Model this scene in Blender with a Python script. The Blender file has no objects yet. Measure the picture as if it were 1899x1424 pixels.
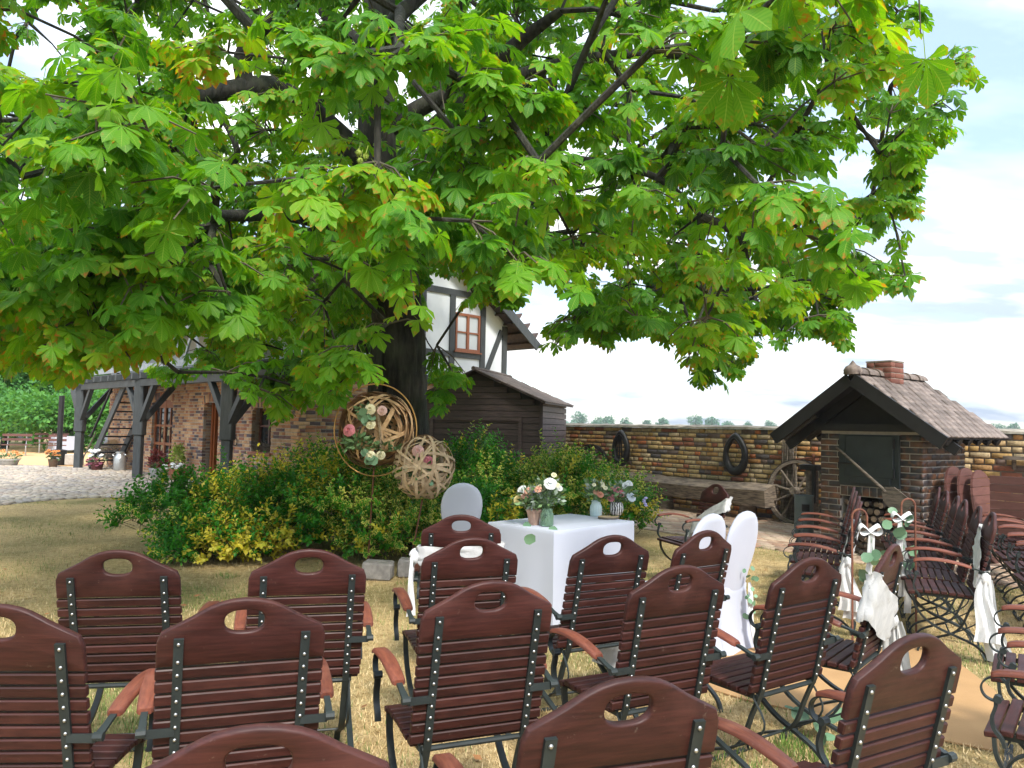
import bpy, math, random
import numpy as np
from mathutils import Vector, Matrix

random.seed(11)
rng = np.random.default_rng(11)
S = bpy.context.scene
COL = S.collection
R = math.radians

# ------------------------------------------------------------------ camera
W, H, F = 1899.0, 1424.0, 1427.0          # photograph size, focal length in photograph pixels
CAM_H = 1.56
PITCH = math.atan((793 - H / 2) / F)
ROLL = R(1.2)
C0 = Vector((0, 0, CAM_H))
_f = Vector((0, math.cos(PITCH), math.sin(PITCH)))
_r0 = Vector((1, 0, 0)); _u0 = _r0.cross(_f)
_r = _r0 * math.cos(ROLL) + _u0 * math.sin(ROLL)
_u = -_r0 * math.sin(ROLL) + _u0 * math.cos(ROLL)
cam_d = bpy.data.cameras.new('camera'); cam = bpy.data.objects.new('camera', cam_d); COL.objects.link(cam)
cam.matrix_world = Matrix(((_r.x, _u.x, -_f.x, C0.x), (_r.y, _u.y, -_f.y, C0.y), (_r.z, _u.z, -_f.z, C0.z), (0, 0, 0, 1)))
cam_d.sensor_width = 36; cam_d.lens = F / W * 36; cam_d.clip_end = 3000; cam_d.clip_start = 0.05
S.camera = cam

# ------------------------------------------------------------------ sky, sun, exposure
SKY_OFF = (2.85, 0.95, 0)
SUN_AZ, SUN_EL = 160, 47                     # degrees right of the view axis, above the horizon
wd = bpy.data.worlds.new('World'); S.world = wd; wd.use_nodes = True
nt = wd.node_tree; N = nt.nodes; L = nt.links
for n in list(N): N.remove(n)
wo = N.new('ShaderNodeOutputWorld'); bg = N.new('ShaderNodeBackground'); bg.inputs[1].default_value = 0.1
sky = N.new('ShaderNodeTexSky'); sky.sky_type = 'NISHITA'; sky.sun_disc = False
sky.sun_elevation = R(SUN_EL); sky.sun_rotation = R(SUN_AZ); sky.air_density = 1.0; sky.dust_density = 0.6
tc = N.new('ShaderNodeTexCoord'); sep = N.new('ShaderNodeSeparateXYZ'); L.new(tc.outputs['Generated'], sep.inputs[0])
ad = N.new('ShaderNodeMath'); ad.operation = 'ADD'; ad.inputs[1].default_value = 0.22; L.new(sep.outputs[2], ad.inputs[0])
mxz = N.new('ShaderNodeMath'); mxz.operation = 'MAXIMUM'; mxz.inputs[1].default_value = 0.08; L.new(ad.outputs[0], mxz.inputs[0])
dv = N.new('ShaderNodeVectorMath'); dv.operation = 'DIVIDE'; L.new(tc.outputs['Generated'], dv.inputs[0])
cb = N.new('ShaderNodeCombineXYZ')
for i in range(3): L.new(mxz.outputs[0], cb.inputs[i])
L.new(cb.outputs[0], dv.inputs[1])
mp = N.new('ShaderNodeMapping'); mp.inputs['Location'].default_value = SKY_OFF; mp.inputs['Scale'].default_value = (0.8, 1.5, 0.4); L.new(dv.outputs[0], mp.inputs[0])
no = N.new('ShaderNodeTexNoise'); no.inputs['Scale'].default_value = 1.35; no.inputs['Detail'].default_value = 7; no.inputs['Roughness'].default_value = 0.52; L.new(mp.outputs[0], no.inputs['Vector'])
rp = N.new('ShaderNodeValToRGB'); rp.color_ramp.elements[0].position = 0.41; rp.color_ramp.elements[0].color = (0.30,) * 3 + (1,)
rp.color_ramp.elements[1].position = 0.57; rp.color_ramp.elements[1].color = (1, 1, 1, 1); L.new(no.outputs[0], rp.inputs[0])
mix = N.new('ShaderNodeMix'); mix.data_type = 'RGBA'; L.new(rp.outputs[0], mix.inputs[0]); L.new(sky.outputs[0], mix.inputs[6])
# overcast cloud cover: brighter overhead than at the horizon, with softly shaded undersides
zc = N.new('ShaderNodeMath'); zc.operation = 'MULTIPLY_ADD'; zc.use_clamp = False; zc.inputs[1].default_value = 12.5; zc.inputs[2].default_value = 3.7
zm = N.new('ShaderNodeMath'); zm.operation = 'MAXIMUM'; zm.inputs[1].default_value = 0.0; L.new(sep.outputs[2], zm.inputs[0]); L.new(zm.outputs[0], zc.inputs[0])
no2 = N.new('ShaderNodeTexNoise'); no2.inputs['Scale'].default_value = 2.3; no2.inputs['Detail'].default_value = 5; L.new(mp.outputs[0], no2.inputs['Vector'])
r2 = N.new('ShaderNodeValToRGB'); r2.color_ramp.elements[0].position = 0.40; r2.color_ramp.elements[0].color = (0.46, 0.55, 0.70, 1); r2.color_ramp.elements[1].position = 0.58; r2.color_ramp.elements[1].color = (1, 1, 1, 1); L.new(no2.outputs[0], r2.inputs[0])
vm = N.new('ShaderNodeVectorMath'); vm.operation = 'SCALE'; L.new(r2.outputs[0], vm.inputs[0]); L.new(zc.outputs[0], vm.inputs['Scale'])
L.new(vm.outputs[0], mix.inputs[7])
L.new(mix.outputs[2], bg.inputs[0]); L.new(bg.outputs[0], wo.inputs[0])
sl = bpy.data.lights.new('sun', 'SUN'); sl.energy = 1.75; sl.angle = R(9); sl.color = (1.0, 0.94, 0.84)
so = bpy.data.objects.new('sun', sl); COL.objects.link(so)
sd = Vector((math.sin(R(SUN_AZ)) * math.cos(R(SUN_EL)), math.cos(R(SUN_AZ)) * math.cos(R(SUN_EL)), math.sin(R(SUN_EL))))
so.rotation_euler = sd.to_track_quat('Z', 'Y').to_euler(); so.location = sd * 60
S.view_settings.view_transform = 'Standard'; S.view_settings.look = 'None'
S.view_settings.exposure = 1.62; S.view_settings.gamma = 1.0; S.view_settings.use_curve_mapping = False
S.render.engine = 'CYCLES'
S.cycles.max_bounces = 7; S.cycles.diffuse_bounces = 4; S.cycles.transmission_bounces = 5; S.cycles.transparent_max_bounces = 6
S.cycles.caustics_reflective = False; S.cycles.caustics_refractive = False
S.cycles.use_denoising = True

# ------------------------------------------------------------------ picture <-> place
def ray(px, py):
    return (_f + _r * ((px - W / 2) / F) - _u * ((py - H / 2) / F))
def gp(px, py, z=0.0):                      # point at height z seen at a pixel
    d = ray(px, py); t = (z - CAM_H) / d.z
    return C0 + d * t
def at(px, py, Y):                          # point at forward distance Y seen at a pixel
    d = ray(px, py); return C0 + d * (Y / d.y)
def proj(P):                                # (N,3) -> px, py, depth
    P = np.asarray(P, float).reshape(-1, 3) - np.array(C0)
    x = P @ np.array(_r); y = P @ np.array(_u); z = P @ np.array(_f)
    zz = np.where(np.abs(z) < 1e-6, 1e-6, z)
    return W / 2 + F * x / zz, H / 2 - F * y / zz, z

# ------------------------------------------------------------------ objects
def world_of(o):
    m = o.matrix_basis.copy()
    return m if o.parent is None else world_of(o.parent) @ o.matrix_parent_inverse @ m
def obj(name, me, mat=None, parent=None, local=False, loc=None, rot=None):
    o = bpy.data.objects.new(name, me); COL.objects.link(o)
    if mat is not None and me is not None:
        if len(me.materials) == 0: me.materials.append(mat)
    if parent is not None:
        o.parent = parent
        if not local: o.matrix_parent_inverse = world_of(parent).inverted()
    if loc is not None: o.location = loc
    if rot is not None: o.rotation_euler = rot
    return o
def tag(o, label=None, cat=None, group=None, kind=None):
    if label: o['label'] = label
    if cat: o['category'] = cat
    if group: o['group'] = group
    if kind: o['kind'] = kind
    return o
def thing(name, label, cat, loc=(0, 0, 0), rz=0.0, group=None):
    o = bpy.data.objects.new(name, None); COL.objects.link(o); o.empty_display_size = 0.1
    o.location = loc; o.rotation_euler = (0, 0, rz)
    return tag(o, label, cat, group)
def dup_tree(o, parent=None):
    c = o.copy(); COL.objects.link(c)
    if parent is not None: c.parent = parent
    for ch in o.children: dup_tree(ch, c)
    return c

def np_mesh(name, V, Fq, smooth=False, attr=None):
    """V (n,3); Fq list of int arrays, each (m,k)"""
    me = bpy.data.meshes.new(name)
    V = np.asarray(V, np.float32)
    if not isinstance(Fq, (list, tuple)): Fq = [Fq]
    Fq = [np.asarray(f, np.int32) for f in Fq if len(f)]
    nl = sum(f.size for f in Fq); npoly = sum(len(f) for f in Fq)
    me.vertices.add(len(V)); me.vertices.foreach_set('co', V.ravel())
    me.loops.add(nl); me.loops.foreach_set('vertex_index', np.concatenate([f.ravel() for f in Fq]))
    tot = np.concatenate([np.full(len(f), f.shape[1], np.int32) for f in Fq])
    st = np.concatenate([[0], np.cumsum(tot)[:-1]]).astype(np.int32)
    me.polygons.add(npoly); me.polygons.foreach_set('loop_start', st)
    try: me.polygons.foreach_set('loop_total', tot)
    except Exception: pass
    if smooth: me.polygons.foreach_set('use_smooth', np.ones(npoly, bool))
    me.update(calc_edges=True)
    if attr is not None:
        a = me.color_attributes.new('lv', 'FLOAT_COLOR', 'POINT')
        a.data.foreach_set('color', np.asarray(attr, np.float32).ravel())
    return me

def frame_from(d, up=Vector((0, 0, 1))):
    d = d.normalized(); x = d.cross(up)
    if x.length < 1e-4: x = d.cross(Vector((0, 1, 0)))
    x.normalize(); return x, x.cross(d).normalized()

class MB:
    def __init__(s): s.v = []; s.f = []
    def add(s, vs, fs):
        b = len(s.v); s.v += [tuple(v) for v in vs]; s.f += [tuple(i + b for i in f) for f in fs]; return s
    def box(s, c, sx, sy, sz, m=None):
        c = Vector(c); P = []
        for i in (-1, 1):
            for j in (-1, 1):
                for k in (-1, 1):
                    q = Vector((i * sx / 2, j * sy / 2, k * sz / 2)); P.append(c + (m @ q if m else q))
        return s.add(P, [(0, 1, 3, 2), (4, 6, 7, 5), (0, 4, 5, 1), (2, 3, 7, 6), (0, 2, 6, 4), (1, 5, 7, 3)])
    def beam(s, p0, p1, w, h, up=Vector((0, 0, 1))):
        p0 = Vector(p0); p1 = Vector(p1); x, z = frame_from(p1 - p0, up)
        P = []
        for p in (p0, p1):
            for a, b in ((-1, -1), (1, -1), (1, 1), (-1, 1)): P.append(p + x * a * w / 2 + z * b * h / 2)
        return s.add(P, [(0, 1, 2, 3), (7, 6, 5, 4), (0, 4, 5, 1), (1, 5, 6, 2), (2, 6, 7, 3), (3, 7, 4, 0)])
    def tube(s, pts, rad, n=8, cap=True, sq=1.0):
        pts = [Vector(p) for p in pts]; m = len(pts)
        if not hasattr(rad, '__len__'): rad = [rad] * m
        P = []; px = None
        for i, p in enumerate(pts):
            d = (pts[min(i + 1, m - 1)] - pts[max(i - 1, 0)])
            if d.length < 1e-9: d = Vector((0, 0, 1))
            d.normalize()
            if px is None: px, _ = frame_from(d)
            px = (px - d * px.dot(d))
            if px.length < 1e-6: px, _ = frame_from(d)
            px.normalize(); py = d.cross(px)
            for k in range(n):
                a = 2 * math.pi * k / n; P.append(p + (px * math.cos(a) + py * math.sin(a) * sq) * rad[i])
        fs = [(i * n + k, i * n + (k + 1) % n, (i + 1) * n + (k + 1) % n, (i + 1) * n + k) for i in range(m - 1) for k in range(n)]
        if cap: fs += [tuple(range(n - 1, -1, -1)), tuple(range((m - 1) * n, m * n))]
        return s.add(P, fs)
    def lathe(s, prof, n=20, c=(0, 0, 0), flute=0.0, nf=0):
        c = Vector(c); P = []
        for r, z in prof:
            for k in range(n):
                a = 2 * math.pi * k / n; rr = r * (1 + flute * math.cos(nf * a)) if nf else r
                P.append(c + Vector((rr * math.cos(a), rr * math.sin(a), z)))
        m = len(prof)
        fs = [(i * n + k, i * n + (k + 1) % n, (i + 1) * n + (k + 1) % n, (i + 1) * n + k) for i in range(m - 1) for k in range(n)]
        fs += [tuple(range(n - 1, -1, -1)), tuple(range((m - 1) * n, m * n))]
        return s.add(P, fs)
    def strip(s, path, x0, w, t, ax='x'):
        """flat bar: path of (y,z), width w across x, thickness t"""
        n = len(path); P = []
        for i in range(n):
            a = path[max(i - 1, 0)]; b = path[min(i + 1, n - 1)]
            d = Vector((b[0] - a[0], b[1] - a[1])); d.normalize(); nn = Vector((-d.y, d.x)) * t / 2
            for sx, sn in ((-1, -1), (1, -1), (1, 1), (-1, 1)):
                y = path[i][0] + nn.x * sn; z = path[i][1] + nn.y * sn
                P.append((x0 + sx * w / 2, y, z))
        fs = [(i * 4 + k, i * 4 + (k + 1) % 4, (i + 1) * 4 + (k + 1) % 4, (i + 1) * 4 + k) for i in range(n - 1) for k in range(4)]
        fs += [(3, 2, 1, 0), tuple((n - 1) * 4 + k for k in range(4))]
        return s.add(P, fs)
    def ball(s, c, r, nu=8, nv=6, sc=(1, 1, 1)):
        prof = [(max(1e-4, math.sin(math.pi * i / nv)) * r, -math.cos(math.pi * i / nv) * r) for i in range(nv + 1)]
        b = len(s.v); s.lathe(prof, nu)
        for i in range(b, len(s.v)):
            v = s.v[i]; s.v[i] = (v[0] * sc[0] + c[0], v[1] * sc[1] + c[1], v[2] * sc[2] + c[2])
        return s
    def xform(s, m):
        s.v = [tuple(m @ Vector(v)) for v in s.v]; return s
    def mesh(s, name, smooth=None, bevel=0.0):
        me = bpy.data.meshes.new(name); me.from_pydata(s.v, [], s.f)
        if bevel:
            import bmesh
            bm = bmesh.new(); bm.from_mesh(me)
            bmesh.ops.bevel(bm, geom=list(bm.edges), offset=bevel, segments=1, affect='EDGES', profile=0.5)
            bmesh.ops.recalc_face_normals(bm, faces=bm.faces); bm.to_mesh(me); bm.free()
        if smooth is not None:
            me.shade_smooth(); me.set_sharp_from_angle(angle=R(smooth))
        me.update(); return me
    def build(s, name, mat, parent=None, smooth=None, local=False, bevel=0.0, loc=None, rot=None):
        return obj(name, s.mesh(name, smooth, bevel), mat, parent, local, loc, rot)

def smooth_path(pts, k=4):
    P = [Vector(p) for p in pts]; out = []
    for i in range(len(P) - 1):
        a = P[max(i - 1, 0)]; b = P[i]; c = P[i + 1]; d = P[min(i + 2, len(P) - 1)]
        for j in range(k):
            t = j / k
            out.append(0.5 * ((2 * b) + (c - a) * t + (2 * a - 5 * b + 4 * c - d) * t * t + (3 * b - a - 3 * c + d) * t ** 3))
    out.append(P[-1]); return out

# ------------------------------------------------------------------ materials
def newmat(name):
    m = bpy.data.materials.new(name); m.use_nodes = True
    t = m.node_tree
    for n in list(t.nodes): t.nodes.remove(n)
    o = t.nodes.new('ShaderNodeOutputMaterial'); b = t.nodes.new('ShaderNodeBsdfPrincipled'); t.links.new(b.outputs[0], o.inputs[0])
    return m, t, b, o
def nd(t, typ, **kw):
    n = t.nodes.new(typ)
    for k, v in kw.items():
        if k.startswith('i_'): n.inputs[k[2:].replace('_', ' ')].default_value = v
        else: setattr(n, k, v)
    return n
def noise(t, scale, detail=4, vec=None, rough=0.55, stretch=None, coord='Object'):
    if vec is None:
        tcn = t.nodes.new('ShaderNodeTexCoord'); vec = tcn.outputs[coord]
    if stretch:
        m = t.nodes.new('ShaderNodeMapping'); m.inputs['Scale'].default_value = stretch; t.links.new(vec, m.inputs[0]); vec = m.outputs[0]
    n = t.nodes.new('ShaderNodeTexNoise'); n.inputs['Scale'].default_value = scale; n.inputs['Detail'].default_value = detail; n.inputs['Roughness'].default_value = rough
    t.links.new(vec, n.inputs['Vector']); return n.outputs[0]
def ramp(t, fac, stops, interp='LINEAR'):
    r = t.nodes.new('ShaderNodeValToRGB'); cr = r.color_ramp; cr.interpolation = interp
    while len(cr.elements) < len(stops): cr.elements.new(0.5)
    for e, (p, c) in zip(cr.elements, stops): e.position = p; e.color = (c[0], c[1], c[2], 1)
    t.links.new(fac, r.inputs[0]); return r.outputs[0]
def mixc(t, fac, a, b, mode='MIX'):
    m = t.nodes.new('ShaderNodeMix'); m.data_type = 'RGBA'; m.blend_type = mode
    for i, x in ((0, fac), (6, a), (7, b)):
        if hasattr(x, 'links'): t.links.new(x, m.inputs[i])
        elif i == 0: m.inputs[0].default_value = x
        else: m.inputs[i].default_value = (x[0], x[1], x[2], 1)
    return m.outputs[2]
def mth(t, op, a, b=0.0, clamp=False):
    m = t.nodes.new('ShaderNodeMath'); m.operation = op; m.use_clamp = clamp
    for i, x in ((0, a), (1, b)):
        if hasattr(x, 'links'): t.links.new(x, m.inputs[i])
        else: m.inputs[i].default_value = x
    return m.outputs[0]
def bump(t, b, h, strength=0.3, dist=0.01):
    n = t.nodes.new('ShaderNodeBump'); n.inputs['Strength'].default_value = strength; n.inputs['Distance'].default_value = dist
    t.links.new(h, n.inputs['Height']); t.links.new(n.outputs[0], b.inputs['Normal'])
def pieces_random(t):                       # a number per object and per loose piece
    oi = t.nodes.new('ShaderNodeObjectInfo'); g = t.nodes.new('ShaderNodeNewGeometry')
    return mth(t, 'FRACT', mth(t, 'ADD', oi.outputs['Random'], mth(t, 'MULTIPLY', g.outputs['Random Per Island'], 7.31)))
def pmat(name, c1, c2=None, rough=0.6, scale=6, stretch=None, detail=5, bmp=0.0, bscale=40, bstretch=None, metal=0.0, spec=0.5, objvar=0.0, coat=0.0, contrast=(0.35, 0.65), sheen=0.0):
    m, t, b, o = newmat(name)
    c2 = c2 or tuple(x * 0.7 for x in c1)
    n = noise(t, scale, detail, stretch=stretch)
    col = ramp(t, n, [(contrast[0], c2), (contrast[1], c1)])
    if objvar:
        rnd = pieces_random(t)
        v = mth(t, 'ADD', mth(t, 'MULTIPLY', rnd, 2 * objvar), 1 - objvar)
        cv = t.nodes.new('ShaderNodeCombineXYZ')
        for i in range(3): t.links.new(v, cv.inputs[i])
        col = mixc(t, 1.0, col, cv.outputs[0], 'MULTIPLY')
    t.links.new(col, b.inputs['Base Color'])
    b.inputs['Roughness'].default_value = rough; b.inputs['Metallic'].default_value = metal
    b.inputs['Specular IOR Level'].default_value = spec; b.inputs['Coat Weight'].default_value = coat; b.inputs['Coat Roughness'].default_value = 0.25
    if sheen: b.inputs['Sheen Weight'].default_value = sheen
    if bmp: bump(t, b, noise(t, bscale, 6, stretch=bstretch), bmp, 0.01)
    return m
def brickmat(name, cols, rough=0.85, mott=0.35, bmp=0.5, gloss=0.3, stain=None):
    m, t, b, o = newmat(name)
    rnd = pieces_random(t)
    st = [(i / len(cols), c) for i, c in enumerate(cols)]
    base = ramp(t, rnd, st, 'CONSTANT')
    geo = t.nodes.new('ShaderNodeNewGeometry')
    n = noise(t, 22, 6, vec=geo.outputs['Position'])
    col = mixc(t, mth(t, 'MULTIPLY', ramp(t, n, [(0.4, (0, 0, 0)), (0.7, (1, 1, 1))]), mott), base, (0.10, 0.06, 0.04))
    n2 = noise(t, 1.3, 4, vec=geo.outputs['Position'])
    v = ramp(t, n2, [(0.3, (0.72, 0.72, 0.72)), (0.7, (1.1, 1.1, 1.1))])
    col = mixc(t, 1.0, col, v, 'MULTIPLY')
    if stain is not None:
        n3 = noise(t, 9, 5, vec=geo.outputs['Position'])
        col = mixc(t, ramp(t, n3, [(0.52, (0, 0, 0)), (0.66, (1, 1, 1))]), col, stain)
    t.links.new(col, b.inputs['Base Color']); b.inputs['Roughness'].default_value = rough; b.inputs['Specular IOR Level'].default_value = gloss
    bump(t, b, noise(t, 70, 6, vec=geo.outputs['Position']), bmp, 0.006)
    return m

def leafmat(name, cols, trans=0.45, brown=0.0, edge=None, rough=0.45, veins=False, tcol=None, spot=(0.35, 0.12, 0.02)):
    """cols: ramp over a random value per leaf; attribute lv = (along, across, random, shoot random)"""
    m, t, b, o = newmat(name)
    a = t.nodes.new('ShaderNodeAttribute'); a.attribute_name = 'lv'
    sp = t.nodes.new('ShaderNodeSeparateColor'); t.links.new(a.outputs['Color'], sp.inputs[0])
    u, v, rnd = sp.outputs[0], sp.outputs[1], sp.outputs[2]
    oi = t.nodes.new('ShaderNodeObjectInfo')
    rr = mth(t, 'ADD', rnd, mth(t, 'MULTIPLY', mth(t, 'SUBTRACT', oi.outputs['Random'], 0.5), 0.12), True)
    col = ramp(t, rr, [(i / max(1, len(cols) - 1), c) for i, c in enumerate(cols)])
    geo = t.nodes.new('ShaderNodeNewGeometry')
    if edge is not None:                    # variegated margin, wider on some shoots
        sh = a.outputs['Alpha']
        thr = mth(t, 'SUBTRACT', 0.86, mth(t, 'MULTIPLY', sh, 0.62))
        e = mth(t, 'MULTIPLY', mth(t, 'SUBTRACT', v, thr), 5.0, True)
        col = mixc(t, e, col, edge)
    if veins:
        w = mth(t, 'SINE', mth(t, 'MULTIPLY', mth(t, 'SUBTRACT', u, mth(t, 'MULTIPLY', v, 0.16)), 75.0))
        col = mixc(t, mth(t, 'MULTIPLY', mth(t, 'ADD', w, 1.0), 0.12), col, (0.20, 0.34, 0.04))
        mid = mth(t, 'LESS_THAN', v, 0.05)
        col = mixc(t, mth(t, 'MULTIPLY', mid, 0.5), col, (0.28, 0.40, 0.08))
    if brown:
        n = noise(t, 26, 5, vec=geo.outputs['Position'], rough=0.6)
        n2 = noise(t, 1.1, 2, vec=geo.outputs['Position'])
        k = mth(t, 'ADD', mth(t, 'MULTIPLY', u, 0.28), mth(t, 'MULTIPLY', rr, 0.16))
        k = mth(t, 'ADD', k, mth(t, 'MULTIPLY', n2, 0.25))
        k = mth(t, 'ADD', k, mth(t, 'MULTIPLY', n, 0.8))
        f = mth(t, 'MULTIPLY', mth(t, 'SUBTRACT', k, 1.03 - brown), 7.0, True)
        col = mixc(t, f, col, spot)
    t.links.new(col, b.inputs['Base Color']); b.inputs['Roughness'].default_value = rough; b.inputs['Specular IOR Level'].default_value = 0.22
    tr = t.nodes.new('ShaderNodeBsdfTranslucent')
    tcx = mixc(t, 1.0, col, tcol or (2.2, 1.9, 0.8), 'MULTIPLY'); t.links.new(tcx, tr.inputs[0])
    ms = t.nodes.new('ShaderNodeMixShader'); ms.inputs[0].default_value = trans
    t.links.new(b.outputs[0], ms.inputs[1]); t.links.new(tr.outputs[0], ms.inputs[2]); t.links.new(ms.outputs[0], o.inputs[0])
    return m

def woodmat(name, c1, c2, worn, axis, rough=0.48):
    """varnished slat wood: grain along one axis, shifted per piece, with dull worn and dusty patches"""
    m, t, b, o = newmat(name)
    tcn = t.nodes.new('ShaderNodeTexCoord'); oi = t.nodes.new('ShaderNodeObjectInfo')
    off = t.nodes.new('ShaderNodeVectorMath'); off.operation = 'SCALE'; off.inputs[0].default_value = (13.7, 7.1, 9.3); t.links.new(oi.outputs['Random'], off.inputs['Scale'])
    ad = t.nodes.new('ShaderNodeVectorMath'); ad.operation = 'ADD'; t.links.new(tcn.outputs['Object'], ad.inputs[0]); t.links.new(off.outputs[0], ad.inputs[1]); vec = ad.outputs[0]
    st = (0.7, 9, 9) if axis == 'x' else (9, 0.7, 9)
    g = noise(t, 11, 7, vec=vec, stretch=st, rough=0.65)
    col = ramp(t, g, [(0.32, c2), (0.66, c1)])
    v = mth(t, 'ADD', mth(t, 'MULTIPLY', oi.outputs['Random'], 0.5), 0.75); cv = t.nodes.new('ShaderNodeCombineXYZ')
    for i in range(3): t.links.new(v, cv.inputs[i])
    col = mixc(t, 1.0, col, cv.outputs[0], 'MULTIPLY')
    w = noise(t, 4.5, 5, vec=vec, rough=0.6)
    col = mixc(t, ramp(t, w, [(0.54, (0, 0, 0)), (0.74, (0.55, 0.55, 0.55))]), col, worn)
    sp = noise(t, 38, 4, vec=vec, rough=0.7)
    col = mixc(t, ramp(t, sp, [(0.66, (0, 0, 0)), (0.74, (0.35, 0.35, 0.35))]), col, (0.20, 0.16, 0.13))
    t.links.new(col, b.inputs['Base Color'])
    rr = mth(t, 'ADD', mth(t, 'MULTIPLY', w, 0.5), rough - 0.22); t.links.new(rr, b.inputs['Roughness'])
    b.inputs['Specular IOR Level'].default_value = 0.3
    bump(t, b, g, 0.18, 0.004)
    return m
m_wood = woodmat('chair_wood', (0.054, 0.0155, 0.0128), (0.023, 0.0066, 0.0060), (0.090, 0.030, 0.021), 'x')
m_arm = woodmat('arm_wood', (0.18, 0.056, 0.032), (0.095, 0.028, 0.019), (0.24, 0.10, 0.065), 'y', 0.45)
m_steel = pmat('dark_steel', (0.024, 0.032, 0.032), (0.015, 0.020, 0.020), rough=0.5, scale=14, objvar=0.1, spec=0.35)
m_rivet = pmat('rivet_zinc', (0.55, 0.56, 0.56), rough=0.3, metal=0.9)
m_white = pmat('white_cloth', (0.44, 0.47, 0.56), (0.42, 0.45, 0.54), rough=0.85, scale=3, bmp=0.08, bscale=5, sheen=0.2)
m_gauze = pmat('gauze', (0.64, 0.645, 0.64), (0.54, 0.55, 0.55), rough=0.9, scale=25, stretch=(1, 1, 0.3), bmp=0.3, bscale=160)
m_timber = pmat('grey_timber', (0.052, 0.060, 0.065), (0.034, 0.040, 0.043), rough=0.6, scale=8, stretch=(4, 4, 0.5), bmp=0.15, bscale=40)
m_plaster = pmat('white_plaster', (0.72, 0.76, 0.80), (0.66, 0.70, 0.75), rough=0.9, scale=2.2, bmp=0.2, bscale=30)
m_darkboard = pmat('dark_board', (0.060, 0.042, 0.041), (0.034, 0.024, 0.025), rough=0.62, scale=5, stretch=(1, 1, 8), bmp=0.3, bscale=30, bstretch=(0.6, 0.6, 8), objvar=0.30)
m_oldwood = pmat('weathered_wood', (0.19, 0.155, 0.12), (0.075, 0.06, 0.048), rough=0.85, scale=7, stretch=(1, 1, 5), bmp=0.6, bscale=18, bstretch=(1, 1, 6), objvar=0.15)
m_iron = pmat('black_iron', (0.013, 0.013, 0.014), (0.008, 0.008, 0.009), rough=0.6, scale=12)
m_rust = pmat('rusty_rod', (0.20, 0.075, 0.04), (0.11, 0.04, 0.025), rough=0.8, scale=30)
m_glass, _t, _b, _o = newmat('clear_glass'); _b.inputs['Transmission Weight'].default_value = 0.9; _b.inputs['Roughness'].default_value = 0.05; _b.inputs['Base Color'].default_value = (0.75, 0.92, 0.85, 1); _b.inputs['IOR'].default_value = 1.3
m_pane, _t, _b, _o = newmat('window_pane'); _b.inputs['Base Color'].default_value = (0.03, 0.035, 0.04, 1); _b.inputs['Roughness'].default_value = 0.06; _b.inputs['Specular IOR Level'].default_value = 0.9
m_mortar = pmat('mortar', (0.25, 0.21, 0.165), (0.16, 0.135, 0.105), rough=0.95, scale=14, bmp=0.4, bscale=60)
m_mortar_l = pmat('pale_mortar', (0.50, 0.46, 0.40), (0.40, 0.36, 0.31), rough=0.95, scale=14, bmp=0.3, bscale=60)
m_terra = pmat('terracotta', (0.38, 0.15, 0.085), (0.28, 0.10, 0.06), rough=0.8, scale=12)

# ------------------------------------------------------------------ pieces (bricks, tiles, boards): the largest in view as objects, the rest joined
_pc = {}
def brick_template(l, d, h, ch):
    c = min(ch, h * 0.3)
    x, z, y0, y1 = l / 2, h / 2, -d, 0.0
    V = [(-x, y0, -z), (x, y0, -z), (x, y0, z), (-x, y0, z), (-x, y1 - c, -z), (x, y1 - c, -z), (x, y1 - c, z), (-x, y1 - c, z),
         (-x + c, y1, -z + c), (x - c, y1, -z + c), (x - c, y1, z - c), (-x + c, y1, z - c)]
    Q = [(0, 1, 5, 4), (1, 2, 6, 5), (2, 3, 7, 6), (3, 0, 4, 7), (4, 5, 9, 8), (5, 6, 10, 9), (6, 7, 11, 10), (7, 4, 8, 11), (8, 9, 10, 11)]
    return np.array(V), np.array(Q)
def put_pieces(parent, name, items, mat, limit=300, rest=None, ch=0.006, rest_parent=None):
    """items: (Matrix 4x4 world, l, d, h); piece front face at local y=0 facing +y"""
    if not items: return
    P = np.array([it[0].translation[:] for it in items]); px, py, z = proj(P)
    sz = np.array([it[1] * it[3] for it in items]); zz = np.maximum(z, 0.5)
    score = np.sqrt(sz) / zz
    bad = (z < 0.2) | (px < -20) | (px > W + 20) | (py < -20) | (py > H + 20)
    score[bad] = -1
    order = np.argsort(-score)
    pinv = world_of(parent).inverted()
    ind = [i for i in order[:limit] if score[i] > 0]; rem = [i for i in order if i not in set(ind)]
    for i in ind:
        M, l, d, h = items[i]; key = (name, round(l, 2), round(d, 3), round(h, 3), mat.name)
        if key not in _pc:
            V, Q = brick_template(key[1], key[2], key[3], ch); _pc[key] = np_mesh(name, V, [Q]); _pc[key].materials.append(mat)
        o = bpy.data.objects.new(name, _pc[key]); COL.objects.link(o); o.parent = parent; o.matrix_parent_inverse = pinv; o.matrix_basis = M
    if rem:
        VV = []; QQ = []; b = 0
        for i in rem:
            M, l, d, h = items[i]; V, Q = brick_template(l, d, h, ch)
            A = np.array(M); VV.append(V @ A[:3, :3].T + A[:3, 3]); QQ.append(Q + b); b += len(V)
        me = np_mesh(rest or name, np.concatenate(VV), [np.concatenate(QQ)]); me.materials.append(mat)
        o = obj(rest or (name + '_field'), me, None, rest_parent or parent); o['kind'] = 'stuff'
def axes(u, n, zz, loc):
    return Matrix(((u.x, n.x, zz.x, loc.x), (u.y, n.y, zz.y, loc.y), (u.z, n.z, zz.z, loc.z), (0, 0, 0, 1)))
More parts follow.
